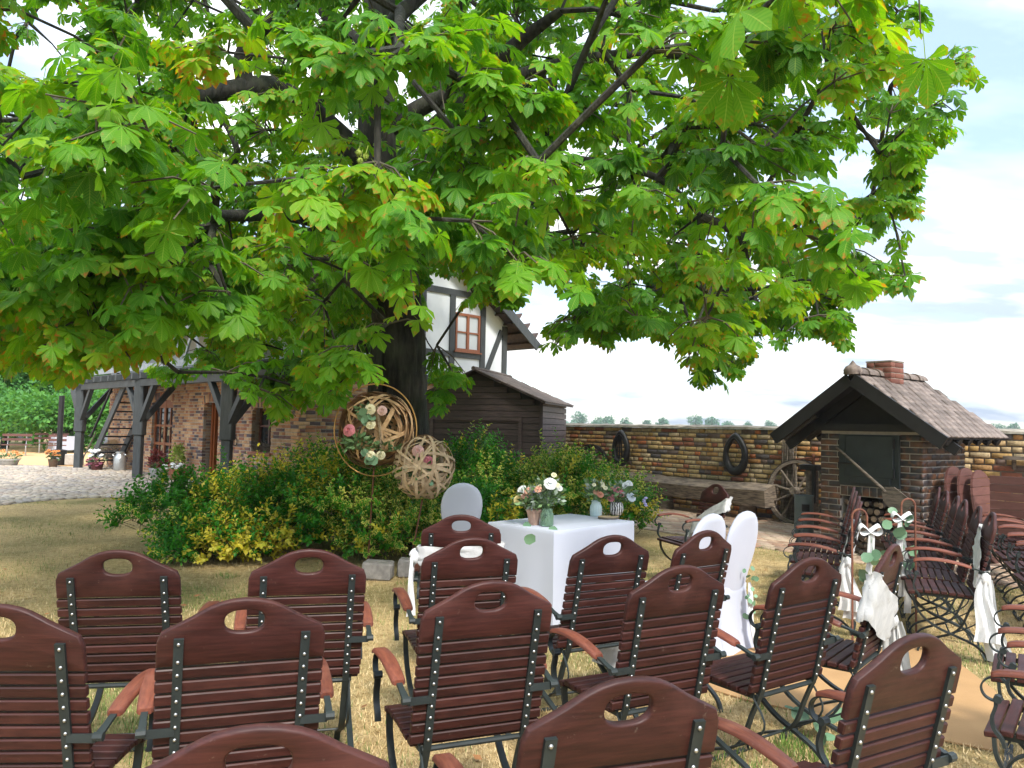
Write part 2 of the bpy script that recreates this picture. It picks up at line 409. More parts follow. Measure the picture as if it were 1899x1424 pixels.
def wall_items(O, u, n, length, height, course, st, hd, jt, openings=(), depth=0.05, wild=True, jit=0.003, z0=0.0):
    """openings: (u0,u1,z0,z1,arch)"""
    up = Vector((0, 0, 1)); items = []; rows = int(height / course + 0.01)
    for r in range(rows):
        zc = z0 + (r + 0.5) * course; uu = -random.random() * st if wild else (0 if r % 2 else -st / 2)
        while uu < length:
            l = (st if random.random() < 0.55 else hd) if wild else st
            a, b = max(uu, 0) + jt / 2, min(uu + l, length) - jt / 2; uu += l
            segs = [(a, b)]
            for (p0, p1, q0, q1, arch) in openings:
                if zc < q0 or zc > q1: continue
                e0, e1 = p0, p1
                if arch:
                    k = max(0.0, (zc - (q1 - arch)) / arch); half = (p1 - p0) / 2; hw = half * math.sqrt(max(0.0, 1 - (k * 0.9) ** 2)) if k > 0 else half
                    e0, e1 = (p0 + p1) / 2 - hw, (p0 + p1) / 2 + hw
                ns = []
                for (a1, b1) in segs:
                    if b1 <= e0 or a1 >= e1: ns.append((a1, b1)); continue
                    if a1 < e0: ns.append((a1, e0))
                    if b1 > e1: ns.append((e1, b1))
                segs = ns
            for (a1, b1) in segs:
                if b1 - a1 < 0.03: continue
                loc = O + u * ((a1 + b1) / 2) + up * zc + n * random.uniform(-jit, jit)
                items.append((axes(u, n, up, loc), b1 - a1, depth, course - jt))
    return items
# ================================================================== ground
UP = Vector((0, 0, 1))
def sheet(name, pts, z, mat):
    me = bpy.data.meshes.new(name); me.from_pydata([(p[0], p[1], z) for p in pts], [], [tuple(range(len(pts)))])
    o = obj(name, me, mat); o['kind'] = 'structure'; return o

m_lawn, t, b, o_ = newmat('dry_lawn')
geo = t.nodes.new('ShaderNodeNewGeometry')
n1 = noise(t, 0.55, 5, vec=geo.outputs['Position']); n2 = noise(t, 13, 7, vec=geo.outputs['Position'], rough=0.68); n3 = noise(t, 85, 4, vec=geo.outputs['Position'], rough=0.7)
straw = ramp(t, n2, [(0.3, (0.32, 0.22, 0.095)), (0.48, (0.61, 0.45, 0.215)), (0.72, (0.74, 0.58, 0.32))])
green = ramp(t, n2, [(0.3, (0.10, 0.125, 0.035)), (0.7, (0.27, 0.26, 0.09))])
col = mixc(t, ramp(t, n1, [(0.46, (0, 0, 0)), (0.64, (0.75, 0.75, 0.75))]), straw, green)
col = mixc(t, ramp(t, n3, [(0.35, (0.5, 0.5, 0.5)), (0.6, (0, 0, 0))]), col, (0.12, 0.085, 0.05))
t.links.new(col, b.inputs['Base Color']); b.inputs['Roughness'].default_value = 0.95; b.inputs['Specular IOR Level'].default_value = 0.1
bump(t, b, noise(t, 60, 6, vec=geo.outputs['Position'], rough=0.7), 0.8, 0.03)
sheet('ground', [(-450, -60), (520, -60), (520, 700), (-450, 700)], 0.0, m_lawn)

# cobbled yard on the left
yard = [gp(-250, 962), gp(0, 938), gp(70, 930), gp(150, 924), gp(240, 922), gp(330, 924), gp(480, 935), Vector((-3.6, 16.9, 0)),
        Vector((-6, 21, 0)), Vector((-13.5, 25.6, 0)), gp(215, 868), gp(130, 867), gp(60, 864), gp(-40, 862), gp(-350, 858)]
m_yardsand = pmat('yard_joint_sand', (0.36, 0.31, 0.24), (0.26, 0.22, 0.17), rough=0.95, scale=3, bmp=0.5, bscale=60)
sheet('cobbled_yard', yard, 0.006, m_yardsand)
m_cobble = brickmat('cobble_stone', [(0.38, 0.34, 0.28), (0.44, 0.385, 0.31), (0.32, 0.29, 0.25), (0.46, 0.40, 0.31), (0.40, 0.33, 0.27), (0.35, 0.32, 0.29)], mott=0.2, rough=0.8)
def in_poly(x, y, poly):
    c = False; n = len(poly); j = n - 1
    for i in range(n):
        xi, yi = poly[i][0], poly[i][1]; xj, yj = poly[j][0], poly[j][1]
        if (yi > y) != (yj > y) and x < (xj - xi) * (y - yi) / (yj - yi) + xi: c = not c
        j = i
    return c
HOUSE_FOOT = [(-4.6, 16.7), (-13.2, 25.3), (-9, 30), (0, 21.2)]
items = []
yy = 12.5
while yy < 26:
    sz = 0.17; xx = -22 + random.random() * sz
    while xx < -3:
        w = sz * random.uniform(0.8, 1.25)
        if in_poly(xx, yy, yard) and not in_poly(xx, yy, HOUSE_FOOT):
            px, py, z = proj((xx, yy, 0))
            if -40 < px[0] < 620:
                a = random.uniform(-0.15, 0.15); uu = Vector((math.cos(a), math.sin(a), 0)); vv = Vector((-math.sin(a), math.cos(a), 0))
                tilt = Vector((random.uniform(-.06, .06), random.uniform(-.06, .06), 1)).normalized()
                items.append((Matrix(((uu.x, tilt.x, -vv.x, xx), (uu.y, tilt.y, -vv.y, yy), (uu.z, tilt.z, -vv.z, 0.035 + random.uniform(-.008, .008)), (0, 0, 0, 1))), w - 0.02, 0.05, sz - 0.025))
        xx += w
    yy += sz
yard_o = bpy.data.objects['cobbled_yard']
put_pieces(yard_o, 'cobble', items, m_cobble, 300, 'cobble_field', ch=0.022)

# leaf-littered beer garden ground beyond the yard
m_litter = pmat('leaf_litter', (0.62, 0.36, 0.16), (0.50, 0.33, 0.16), rough=0.95, scale=5, bmp=0.6, bscale=25)
litter = [gp(-350, 857.5), gp(-40, 861.5), gp(60, 863.5), gp(130, 866.5), gp(215, 867.5), Vector((-13.4, 25.8, 0)), Vector((-10, 40, 0)), Vector((-40, 40, 0))]
sheet('beer_garden_ground', litter, 0.008, m_litter)

# ================================================================== garden wall and brick path
WA = Vector((2.61, 16.8, 0)); wdir = Vector((0.61, -0.792, 0)).normalized(); wn = Vector((-0.792, -0.61, 0)).normalized()   # wn points to the yard
WALL0 = WA - wdir * 3.4; WALL_L = 16.0; WALL_H = 1.62
path_edge = 3.2
pq = [WALL0 + wdir * 0.5, WALL0 + wdir * WALL_L, WALL0 + wdir * WALL_L + wn * path_edge, WALL0 + wdir * 7.0 + wn * path_edge, WALL0 + wdir * 4.2 + wn * (path_edge * 0.8), WALL0 + wdir * 2.0 + wn * (path_edge * 0.6)]
m_pathsand = pmat('path_sand', (0.40, 0.30, 0.20), (0.28, 0.21, 0.14), rough=0.95, scale=5, bmp=0.4, bscale=60)
path_o = sheet('brick_path', pq, 0.005, m_pathsand)
m_paver = brickmat('paver', [(0.44, 0.31, 0.22), (0.50, 0.37, 0.26), (0.38, 0.28, 0.21), (0.46, 0.35, 0.27), (0.41, 0.26, 0.18), (0.52, 0.41, 0.30)], mott=0.25)
items = []
r = 0; v = 0.06
while v < path_edge:
    uu = 0.6 + (0.12 if r % 2 else 0)
    while uu < WALL_L:
        p = WALL0 + wdir * (uu + 0.12) + wn * v
        if in_poly(p.x, p.y, pq):
            tilt = Vector((random.uniform(-.03, .03), random.uniform(-.03, .03), 1)).normalized()
            m = axes(wdir, tilt, wn, Vector((p.x, p.y, 0.022 + random.uniform(-.004, .004))))
            items.append((m, 0.23 + random.uniform(-.008, 0.0), 0.03, 0.11))
        uu += 0.245
    v += 0.122; r += 1
put_pieces(path_o, 'paver', items, m_paver, 300, 'paver_field', ch=0.006)

wall = thing('garden_wall', 'long weathered garden wall of mixed yellow, orange and brown bricks with a mortar cap', 'wall', WALL0)
core = MB(); c = WALL0 + wdir * (WALL_L / 2) - wn * 0.17
core.box(c + UP * (WALL_H / 2), 0, 0, 0)
core = MB(); P = [WALL0 - wn * 0.02, WALL0 + wdir * WALL_L - wn * 0.02, WALL0 + wdir * WALL_L - wn * 0.33, WALL0 - wn * 0.33]
core.add([p for p in P] + [p + UP * WALL_H for p in P], [(0, 1, 2, 3), (7, 6, 5, 4), (0, 4, 5, 1), (1, 5, 6, 2), (2, 6, 7, 3), (3, 7, 4, 0)])
core.build('mortar_core', m_mortar, wall)
m_wbrick = brickmat('wall_brick', [(0.52, 0.34, 0.13), (0.58, 0.42, 0.21), (0.47, 0.24, 0.09), (0.60, 0.45, 0.25), (0.50, 0.17, 0.07), (0.55, 0.39, 0.17), (0.33, 0.13, 0.08), (0.57, 0.40, 0.20), (0.49, 0.29, 0.12), (0.19, 0.14, 0.12), (0.56, 0.44, 0.27), (0.51, 0.32, 0.12), (0.62, 0.48, 0.28), (0.12, 0.11, 0.115)], mott=0.5, bmp=0.8)
items = wall_items(WALL0, wdir, wn, WALL_L, WALL_H, 0.09, 0.285, 0.14, 0.021, depth=0.06, jit=0.007)
put_pieces(wall, 'brick', items, m_wbrick, 300, 'brick_field', ch=0.008)
cap = MB(); n = 90
for i in range(n + 1):
    p = WALL0 + wdir * (WALL_L * i / n); j = random.uniform(-.012, .012)
    cap.v += [tuple(p + wn * (0.03 + j) + UP * (WALL_H + 0.004)), tuple(p + wn * (0.02 + j) + UP * (WALL_H + 0.04 + j)), tuple(p - wn * 0.16 + UP * (WALL_H + 0.075 + random.uniform(-.01, .01))), tuple(p - wn * 0.36 + UP * (WALL_H + 0.03)), tuple(p - wn * 0.36 + UP * (WALL_H + 0.004))]
for i in range(n):
    for k in range(5): cap.f.append((i * 5 + k, i * 5 + (k + 1) % 5, (i + 1) * 5 + (k + 1) % 5, (i + 1) * 5 + k))
cap.build('mortar_cap', pmat('cap_mortar', (0.36, 0.32, 0.26), (0.20, 0.18, 0.15), rough=0.95, scale=8, bmp=0.7, bscale=30), wall)

# ================================================================== farmhouse with timber gallery
HC = Vector((-4.6, 16.7, 0)); fdir = Vector((-1, 1, 0)).normalized(); fn = Vector((-1, -1, 0)).normalized()    # long front, receding to the left
gdir = Vector((1, 1, 0)).normalized(); gn = Vector((1, -1, 0)).normalized()                                    # gable side
FL, GL, GH = 12.2, 6.27, 2.65
house = thing('farmhouse', 'brick farmhouse with half-timbered white upper floor behind the chestnut tree', 'house', HC)
m_hbrick = brickmat('house_brick', [(0.56, 0.31, 0.17), (0.64, 0.40, 0.23), (0.42, 0.18, 0.11), (0.68, 0.45, 0.27), (0.25, 0.14, 0.13), (0.61, 0.34, 0.18), (0.15, 0.12, 0.13), (0.66, 0.43, 0.25), (0.52, 0.25, 0.14), (0.58, 0.37, 0.23)], mott=0.25, bmp=0.5)
def s_of(px, O=HC, d=fdir):                 # distance along a wall line of a picture column
    k = (px - W / 2) / F                    # (O.x+s d.x) = k (O.y + s d.y)
    return (k * O.y - O.x) / (d.x - k * d.y)
door_s = (s_of(322), s_of(284)); dark_s = (s_of(407), s_of(379)); win_s = (s_of(505), s_of(469))
ops = [(door_s[0], door_s[1], 0, 2.2, 0.25), (dark_s[0], dark_s[1], 0, 2.1, 0.22), (win_s[0], win_s[1], 0.85, 1.95, 0.2)]
# core walls with real openings: build from boxes between the openings
cw = MB(); th = 0.36
def corebox(s0, s1, z0, z1):
    P = [HC + fdir * s0 - fn * 0.012, HC + fdir * s1 - fn * 0.012, HC + fdir * s1 - fn * th, HC + fdir * s0 - fn * th]
    cw.add([p + UP * z0 for p in P] + [p + UP * z1 for p in P], [(0, 1, 2, 3), (7, 6, 5, 4), (0, 4, 5, 1), (1, 5, 6, 2), (2, 6, 7, 3), (3, 7, 4, 0)])
prev = 0.012
for (a, b2, z0, z1, ar) in sorted(ops):
    corebox(prev, a, 0, GH)
    if z0 > 0: corebox(a + 0.002, b2 - 0.002, 0, z0)
    corebox(a + 0.002, b2 - 0.002, z1 - 0.05, GH); prev = b2
corebox(prev, FL, 0, GH)
P = [HC + gn * -0.012 + gdir * 0.012, HC + gdir * GL - gn * 0.012, HC + gdir * GL - gn * th, HC + gdir * 0.012 - gn * th]
cw.add([p for p in P] + [p + UP * GH for p in P], [(0, 1, 2, 3), (7, 6, 5, 4), (0, 4, 5, 1), (1, 5, 6, 2), (2, 6, 7, 3), (3, 7, 4, 0)])
P = [HC + gdir * GL, HC + gdir * GL + fdir * FL, HC + fdir * FL, ]
cw.add([HC + gdir * GL - gn * th, HC + gdir * GL - gn * th + fdir * FL, HC + gdir * GL - gn * th + fdir * FL + UP * GH, HC + gdir * GL - gn * th + UP * GH], [(0, 1, 2, 3)])
cw.add([HC + fdir * FL, HC + fdir * FL + gdir * GL, HC + fdir * FL + gdir * GL + UP * GH, HC + fdir * FL + UP * GH], [(0, 1, 2, 3)])
cw.build('ground_floor_wall', m_mortar_l, house)
it = wall_items(HC, fdir, fn, FL, GH, 0.08, 0.26, 0.13, 0.013, ops, depth=0.1) + wall_items(HC + gdir * 0.0, gdir, gn, 4.0, GH, 0.08, 0.26, 0.13, 0.013, depth=0.05)
# brick reveals of the openings, turned into the wall
for (a, b2, z0, z1, ar) in ops:
    for s_, dn in ((b2, fdir * -1),):
        z = z0 + 0.04
        while z < z1 - ar * 0.5:
            it.append((axes(fn * -1, dn, UP, HC + fdir * s_ - fn * 0.17 + UP * z), 0.2, 0.02, 0.067)); z += 0.08
    mid = (a + b2) / 2; half = (b2 - a) / 2                # arch of standing bricks
    nb = 13
    for k in range(nb):
        tt = (k + 0.5) / nb * 2 - 1
        zc = z1 - ar + ar * math.sqrt(max(0, 1 - (0.75 * tt) ** 2)) + 0.07
        ang = tt * 0.45
        uu = (fdir * math.cos(ang) - UP * math.sin(ang)); vv = (UP * math.cos(ang) + fdir * math.sin(ang))
        it.append((axes(uu, fn, vv, HC + fdir * (mid + tt * (half + 0.06)) + UP * zc + fn * 0.012), 2 * half / nb * 0.95, 0.05, 0.2))
put_pieces(house, 'brick', it, m_hbrick, 300, 'brick_field', ch=0.006)

m_redwood = pmat('red_brown_paint', (0.30, 0.095, 0.03), (0.22, 0.062, 0.02), rough=0.4, scale=8, stretch=(5, 5, 0.5))
def fpt(s, z, off=0.0): return HC + fdir * s + fn * off + UP * z
# glazed double door
dr = MB()
a, b2 = door_s
def fbox(mb, s0, s1, z0, z1, o0, o1):
    P = [fpt(s0, 0, o1), fpt(s1, 0, o1), fpt(s1, 0, o0), fpt(s0, 0, o0)]
    mb.add([p + UP * z0 for p in P] + [p + UP * z1 for p in P], [(3, 2, 1, 0), (4, 5, 6, 7), (1, 5, 4, 0), (2, 6, 5, 1), (3, 7, 6, 2), (0, 4, 7, 3)])
door = MB(); fbox(door, a + .01, a + .08, .01, 2.14, -.16, -.08); fbox(door, b2 - .08, b2 - .01, .01, 2.14, -.16, -.08)
mid = (a + b2) / 2
fbox(door, mid - .06, mid + .06, .02, 2.12, -.165, -.085)
for z0, z1 in ((.02, .35), (.85, .93), (1.38, 1.44), (1.92, 2.16)): fbox(door, a + .081, mid - .061, z0, z1, -.155, -.09); fbox(door, mid + .061, b2 - .081, z0, z1, -.155, -.09)
q1 = (a + mid) / 2; q2 = (mid + b2) / 2
fbox(door, q1 - .02, q1 + .02, .36, 1.91, -.152, -.095); fbox(door, q2 - .02, q2 + .02, .36, 1.91, -.152, -.095)
do_ = door.build('door', m_redwood, house)
for s0, s1 in ((a + .08, q1), (q1, mid - .06), (mid + .06, q2), (q2, b2 - .08)):
    for z0, z1 in ((.35, .85), (.93, 1.38), (1.44, 1.92)):
        g = MB(); fbox(g, s0 + .003, s1 - .003, z0 + .003, z1 - .003, -.13, -.12); g.build('pane', m_pane, do_)
hd = MB(); hd.tube([fpt(mid + .02, 1.05, -.08), fpt(mid + .02, 1.05, -.03), fpt(mid - .08, 1.05, -.03)], .012, 6); hd.build('handle', m_iron, do_)
# open dark doorway with a red leaf
dd = MB(); a, b2 = dark_s; fbox(dd, b2 - .12, b2 - .03, .01, 2.05, -.33, -.2); fbox(dd, b2 - .20, b2 - .121, .01, 1.98, -.33, -.24); dd.build('door', m_redwood, house)
dk = MB(); fbox(dk, a - .0, b2 + .0, .0, 2.15, -1.2, -1.0); fbox(dk, b2 + .001, b2 + .05, .0, 2.15, -1.0, -.36); dk.build('dark_interior', m_iron, house)  # black panels standing in for the shade inside the doorway
# small barred window
a, b2 = win_s
wi = MB(); z0, z1 = 0.87, 1.93
for s0, s1, y0, y1 in ((a, a + .07, z0, z1), (b2 - .07, b2, z0, z1), (a + .071, b2 - .071, z0, z0 + .08), (a + .071, b2 - .071, z1 - .1, z1), ((a + b2) / 2 - .03, (a + b2) / 2 + .03, z0 + .081, z1 - .101), (a + .072, (a + b2) / 2 - .031, 1.45, 1.5), ((a + b2) / 2 + .031, b2 - .072, 1.45, 1.5)): fbox(wi, s0, s1, y0, y1, -.27, -.2)
w_ = wi.build('window', pmat('window_frame_brown', (0.12, 0.04, 0.025), rough=0.5), house)
for s0, s1 in ((a + .07, (a + b2) / 2 - .03), ((a + b2) / 2 + .03, b2 - .07)):
    for y0, y1 in ((.96, 1.44), (1.51, 1.82)): g = MB(); fbox(g, s0 + .003, s1 - .003, y0, y1, -.24, -.23); g.build('pane', m_pane, w_)
sill = MB(); fbox(sill, a - .06, b2 + .06, .80, .865, -.2, .05); sill.build('sill', m_terra, w_)
bush = MB()
for i in range(60):
    s0 = random.uniform(a + .02, b2 - .02); bush.tube([fpt(s0, .87, -.05), fpt(s0 + random.uniform(-.15, .15), .95 + random.random() * .15, -.05 + random.uniform(-.05, .05)), fpt(s0 + random.uniform(-.2, .2), .92 + random.random() * .25, -.03)], .005, 3)
tag(bush.build('dry_twigs', m_oldwood), 'bunch of dry twigs lying on the small window sill of the farmhouse', 'twigs')
# iron tools hung on the wall between dark doorway and window
for px_, zt, l in ((430, 1.85, .9), (441, 1.7, .7), (437, 0.95, .6)):
    tl = MB(); s_ = s_of(px_); tl.tube([fpt(s_, zt, .02), fpt(s_ + .03, zt - l * .5, .03), fpt(s_ - .02, zt - l * .75, .03)], .016, 6)
    tl.tube(smooth_path([fpt(s_ - .02, zt - l * .75, .03), fpt(s_ - .12, zt - l * .82, .03), fpt(s_ - .10, zt - l, .03), fpt(s_ + .06, zt - l, .03), fpt(s_ + .06, zt - l * .8, .03), fpt(s_ - .02, zt - l * .75, .03)], 3), .012, 5)
    tag(tl.build('iron_tool', m_iron), {430: 'long black iron farm tool with a loop hung beside the dark doorway', 441: 'black iron bridle bit hung high between doorway and small window', 437: 'short iron hook hung low on the brick wall beside the small window'}[px_], 'tool')

# upper floor: half-timber
EZ = 4.35; RZ = EZ + GL / 2 * 0.72
up_ = MB()
G0 = HC; G1 = HC + gdir * GL; GM = HC + gdir * (GL / 2)
up_.add([G0 + UP * GH, G1 + UP * GH, G1 + UP * EZ, GM + UP * RZ, G0 + UP * EZ], [(0, 1, 2, 3, 4)])
B0 = HC + fdir * FL; B1 = B0 + gdir * GL
up_.add([G0 + UP * GH, B0 + UP * GH, B0 + UP * EZ, G0 + UP * EZ], [(0, 1, 2, 3)])
up_.add([G1 + UP * GH, B1 + UP * GH, B1 + UP * EZ, G1 + UP * EZ], [(0, 1, 2, 3)])
up_.add([B0 + UP * GH, B1 + UP * GH, B1 + UP * EZ, B0 + gdir * (GL / 2) + UP * RZ, B0 + UP * EZ], [(0, 1, 2, 3, 4)])
up_.build('plaster_wall', m_plaster, house)
def gpt(s, z, off=0.0): return HC + gdir * s + gn * off + UP * z
def gs(px): return s_of(px, HC, gdir)
def gz(px, py): s_ = gs(px); p = gpt(s_, 0); q = at(px, py, p.y); return q.z
def timber(s0, z0, s1, z1, w=0.17):
    mb = MB(); mb.beam(gpt(s0, z0, 0.012), gpt(s1, z1, 0.012), w, 0.06, up=gn); mb.build('timber', m_timber, house)
sp, sw0, sw1, sr = gs(700), gs(835), gs(888), gs(937)
for s_ in (0.1, 1.4, gs(780), sw0, sw1 + .08, sr - .08): timber(s_, GH + 0.1, s_, min(EZ + 0.0 + max(0, (GL / 2 - abs(s_ - GL / 2)) * .72) - .1, 4.95))
zb, zt = gz(860, 652), gz(860, 582)
timber(0, 2.74, GL, 2.74, .18)
timber(.2, zb - .1, sw1 - .02, zb - .1, .15); timber(.2, 5.02, GL - 1.0, 5.02, .16)
timber(sw1 + .2, GH + .3, sr - .2, EZ - .15, .14); timber(.25, GH + .3, 1.25, EZ - .15, .14)
# gable window
wf = MB()
def gbox(mb, s0, s1, z0, z1, o0, o1):
    P = [gpt(s0, 0, o0), gpt(s1, 0, o0), gpt(s1, 0, o1), gpt(s0, 0, o1)]
    mb.add([p + UP * z0 for p in P] + [p + UP * z1 for p in P], [(3, 2, 1, 0), (4, 5, 6, 7), (1, 5, 4, 0), (2, 6, 5, 1), (3, 7, 6, 2), (0, 4, 7, 3)])
a, b2 = sw0 + .10, sw1 - .04
gbox(wf, a, a + .06, zb, zt, .005, .05); gbox(wf, b2 - .06, b2, zb, zt, .005, .05); gbox(wf, a + .061, b2 - .061, zb, zb + .07, .005, .05); gbox(wf, a + .061, b2 - .061, zt - .07, zt, .005, .05)
gbox(wf, (a + b2) / 2 - .04, (a + b2) / 2 + .04, zb + .071, zt - .071, .006, .055); gbox(wf, a + .062, (a + b2) / 2 - .041, (zb + zt) / 2 - .02, (zb + zt) / 2 + .02, .006, .045); gbox(wf, (a + b2) / 2 + .041, b2 - .062, (zb + zt) / 2 - .02, (zb + zt) / 2 + .02, .006, .045)
wo_ = wf.build('window', m_redwood, house)
gl = MB(); gbox(gl, a + .03, b2 - .03, zb + .03, zt - .03, .004, .012)
m_curt, t, b, o_ = newmat('curtained_pane'); b.inputs['Base Color'].default_value = (0.55, 0.58, 0.60, 1); b.inputs['Roughness'].default_value = 0.12
gl.build('pane', m_curt, wo_)
sb = MB(); gbox(sb, a - .05, b2 + .05, zb - .035, zb - .005, .01, .09); sb.build('sill', m_redwood, wo_)
# roof
m_rtile = pmat('roof_tile', (0.10, 0.065, 0.055), (0.06, 0.042, 0.038), rough=0.8, scale=10, bmp=0.5, bscale=25)
rf = MB(); OV = 0.75; OE = 0.45
for sgn, A in ((-1, HC), (1, HC + gdir * GL)):
    e0 = A + gdir * sgn * OV + UP * (EZ - OV * .72) + gn * OE; e1 = e0 + fdir * (FL + 2 * OE); r0 = GM + UP * RZ + gn * OE; r1 = r0 + fdir * (FL + 2 * OE)
    nrm = UP * .12
    rf.add([e0, e1, r1, r0, e0 + nrm, e1 + nrm, r1 + nrm, r0 + nrm], [(0, 1, 2, 3), (7, 6, 5, 4), (0, 4, 5, 1), (1, 5, 6, 2), (2, 6, 7, 3), (3, 7, 4, 0)])
ro = rf.build('roof', m_rtile, house)
for sgn, A in ((-1, HC), (1, HC + gdir * GL)):
    bb = MB(); bb.beam(A + gdir * sgn * OV + UP * (EZ - OV * .72 + .0) + gn * (OE + .035), GM + UP * (RZ + .0) + gn * (OE + .035), .05, .24); bb.build('barge_board', m_timber, ro)
    gt = MB(); e = A + gdir * sgn * (OV + .06) + UP * (EZ - OV * .72 + .03); gt.tube([e + gn * (OE + .1), e + fdir * FL], .06, 8); gt.build('gutter', m_timber, ro)
    # tile rows across the near end of the slope
    n = 12
    for k in range(n):
        q0 = A + gdir * sgn * (OV + .03) + UP * (EZ - (OV + .03) * .72 + .12); q1 = GM + UP * (RZ + .12)
        p = q0.lerp(q1, (k + .5) / n); sl_ = (q1 - q0).normalized()
        tl = MB(); tl.beam(p + gn * (OE + .05) + UP * .02, p + fdir * 3.0 + UP * .02, .035, (q1 - q0).length / n * .96, up=sl_.cross(fdir)); tl.build('tile_row', m_rtile, ro)

# timber gallery along the front
PD = 1.0
def ppt(px): return s_of(px, HC + fn * PD, fdir)
gal_pts = [ppt(425), ppt(262), ppt(152)]
gallery = thing('timber_gallery', 'dark grey timber gallery with braced posts along the farmhouse front', 'gallery', HC + fdir * 5 + fn * PD)
def qpt(s, z, off=PD): return HC + fdir * s + fn * off + UP * z
for s_ in gal_pts:
    mb = MB(); mb.beam(qpt(s_, 0.0), qpt(s_, 2.62), .2, .2); po = mb.build('post', m_timber, gallery, bevel=.012)
    mb = MB(); mb.beam(qpt(s_, 1.15, PD + .0), qpt(s_, 2.62), .27, .27); mb.build('post_sleeve', m_timber, po, bevel=.02)
    for sg in (-1, 1):
        mb = MB(); mb.beam(qpt(s_ + sg * .1, 1.55), qpt(s_ + sg * .95, 2.5), .12, .14); mb.build('brace', m_timber, po)
    mb = MB(); mb.beam(qpt(s_, 1.55, PD - .1), qpt(s_, 2.5, .15), .12, .14); mb.build('brace', m_timber, po)
mb = MB(); mb.beam(qpt(-1.2, 2.55), qpt(gal_pts[2] + .5, 2.55), .16, .18); mb.build('long_beam', m_timber, gallery)
s_ = 0.3
while s_ < gal_pts[2] + .4:
    mb = MB(); mb.beam(qpt(s_, 2.72, 0.02), qpt(s_, 2.72, PD + .28), .12, .15); mb.build('joist', m_timber, gallery); s_ += 0.62
s_ = -1.0; k = 0
for k in range(7):
    o_ = 0.1 + k * .16; mb = MB(); mb.beam(qpt(-.9, 2.82, o_), qpt(gal_pts[2] + .4, 2.82, o_), .15, .04); mb.build('deck_board', m_timber, gallery)
m_rail = pmat('pale_grey_rail', (0.30, 0.33, 0.36), (0.22, 0.25, 0.27), rough=0.6, scale=8)
for z_ in (2.95, 3.75): mb = MB(); mb.beam(qpt(-.8, z_, PD + .1), qpt(gal_pts[2] + .3, z_, PD + .1), .07, .16); mb.build('rail', m_rail, gallery)
s_ = 0.0
while s_ < gal_pts[2]:
    mb = MB(); mb.beam(qpt(s_, 2.95, PD + .1), qpt(s_ + .55, 3.72, PD + .1), .05, .09); mb.build('rail_brace', m_rail, gallery)
    mb = MB(); mb.beam(qpt(s_ + 1.1, 2.95, PD + .1), qpt(s_ + .6, 3.72, PD + .1), .05, .09); mb.build('rail_brace', m_rail, gallery); s_ += 1.25
# stair inside the left bay
stair = thing('timber_stair', 'steep open dark timber stair climbing under the gallery beside the brick wall', 'stair', qpt(gal_pts[2] - .6, 0, .5))
sa, sb_ = gal_pts[2] - .75, gal_pts[2] - 3.6
for off in (.12, .9):
    mb = MB(); mb.beam(qpt(sa, .12, off), qpt(sb_, 2.62, off), .06, .24); mb.build('stringer', m_timber, stair)
for k in range(10):
    f_ = (k + .7) / 10; mb = MB(); p = sa + (sb_ - sa) * f_; z_ = .12 + 2.5 * f_
    mb.box(qpt(p, z_, .51), .24, .72, .04, Matrix((fdir, fn, UP)).transposed()); mb.build('tread', m_iron, stair)
mb = MB(); mb.beam(qpt(sa - .1, 1.0, .93), qpt(sb_, 3.4, .93), .05, .06); mb.build('handrail', m_iron, stair)
lamp = MB(); p = gpt(gs(592), 2.58, .16); lamp.box(p, .12, .1, .09); lamp.beam(p, gpt(gs(592), 2.7, .0), .03, .03); tag(lamp.build('floodlight', m_iron), 'small black floodlight under the eave above the brick gable wall', 'lamp')
eb = MB(); eb.beam(gpt(-.1, 2.66, .05), gpt(GL, 2.66, .05), .1, .1); eb.build('eave_board', m_timber, house)

# ================================================================== garden shed
SC = Vector((0.598, 15.5, 0)); sdep = Vector((0.29, 0.956, 0)).normalized(); slf = Vector((-0.956, 0.29, 0)).normalized()
SWD, SDP, SEZ, SRZ = 2.76, 2.2, 2.08, 2.68
shed = thing('garden_shed', 'dark brown boarded garden shed with a low shingled gable roof', 'shed', SC)
def spt(l, d, z): return SC + slf * l + sdep * d + UP * z
mb = MB()
mb.add([spt(.02, .02, 0), spt(SWD - .02, .02, 0), spt(SWD - .02, .02, SEZ), spt(SWD / 2, .02, SRZ), spt(.02, .02, SEZ), spt(.02, SDP, 0), spt(SWD - .02, SDP, 0), spt(SWD - .02, SDP, SEZ), spt(SWD / 2, SDP, SRZ), spt(.02, SDP, SEZ)],
       [(0, 1, 2, 3, 4), (9, 8, 7, 6, 5), (0, 4, 9, 5), (1, 6, 7, 2), (0, 5, 6, 1)])
mb.build('shed_core', m_iron, shed)
z_ = 0.02; bh = 0.125
while z_ < SRZ - .1:
    hw = SWD / 2 if z_ + bh < SEZ else SWD / 2 * (SRZ - z_ - bh) / (SRZ - SEZ)
    if hw > .1:
        d0 = -.012 if z_ < 1.72 and True else 0
        mb = MB(); mb.beam(spt(SWD / 2 - hw, -.005, z_ + bh / 2), spt(SWD / 2 + hw, -.005, z_ + bh / 2), .03, bh - .014); mb.build('board', m_darkboard, shed)
    z_ += bh
m_sideboard_lit = pmat('shed_side_board_lit', (0.115, 0.085, 0.078), (0.075, 0.055, 0.052), rough=0.6, scale=6, stretch=(1, 1, 7), bmp=0.3, bscale=30, objvar=0.18)  # lighter copy of the front boards: light on this side put into colour
z_ = 0.02
while z_ < SEZ - .02:
    mb = MB(); mb.beam(spt(-.005, .02, z_ + bh / 2), spt(-.005, SDP, z_ + bh / 2), .03, bh - .014); mb.build('side_board', m_sideboard_lit, shed); z_ += bh
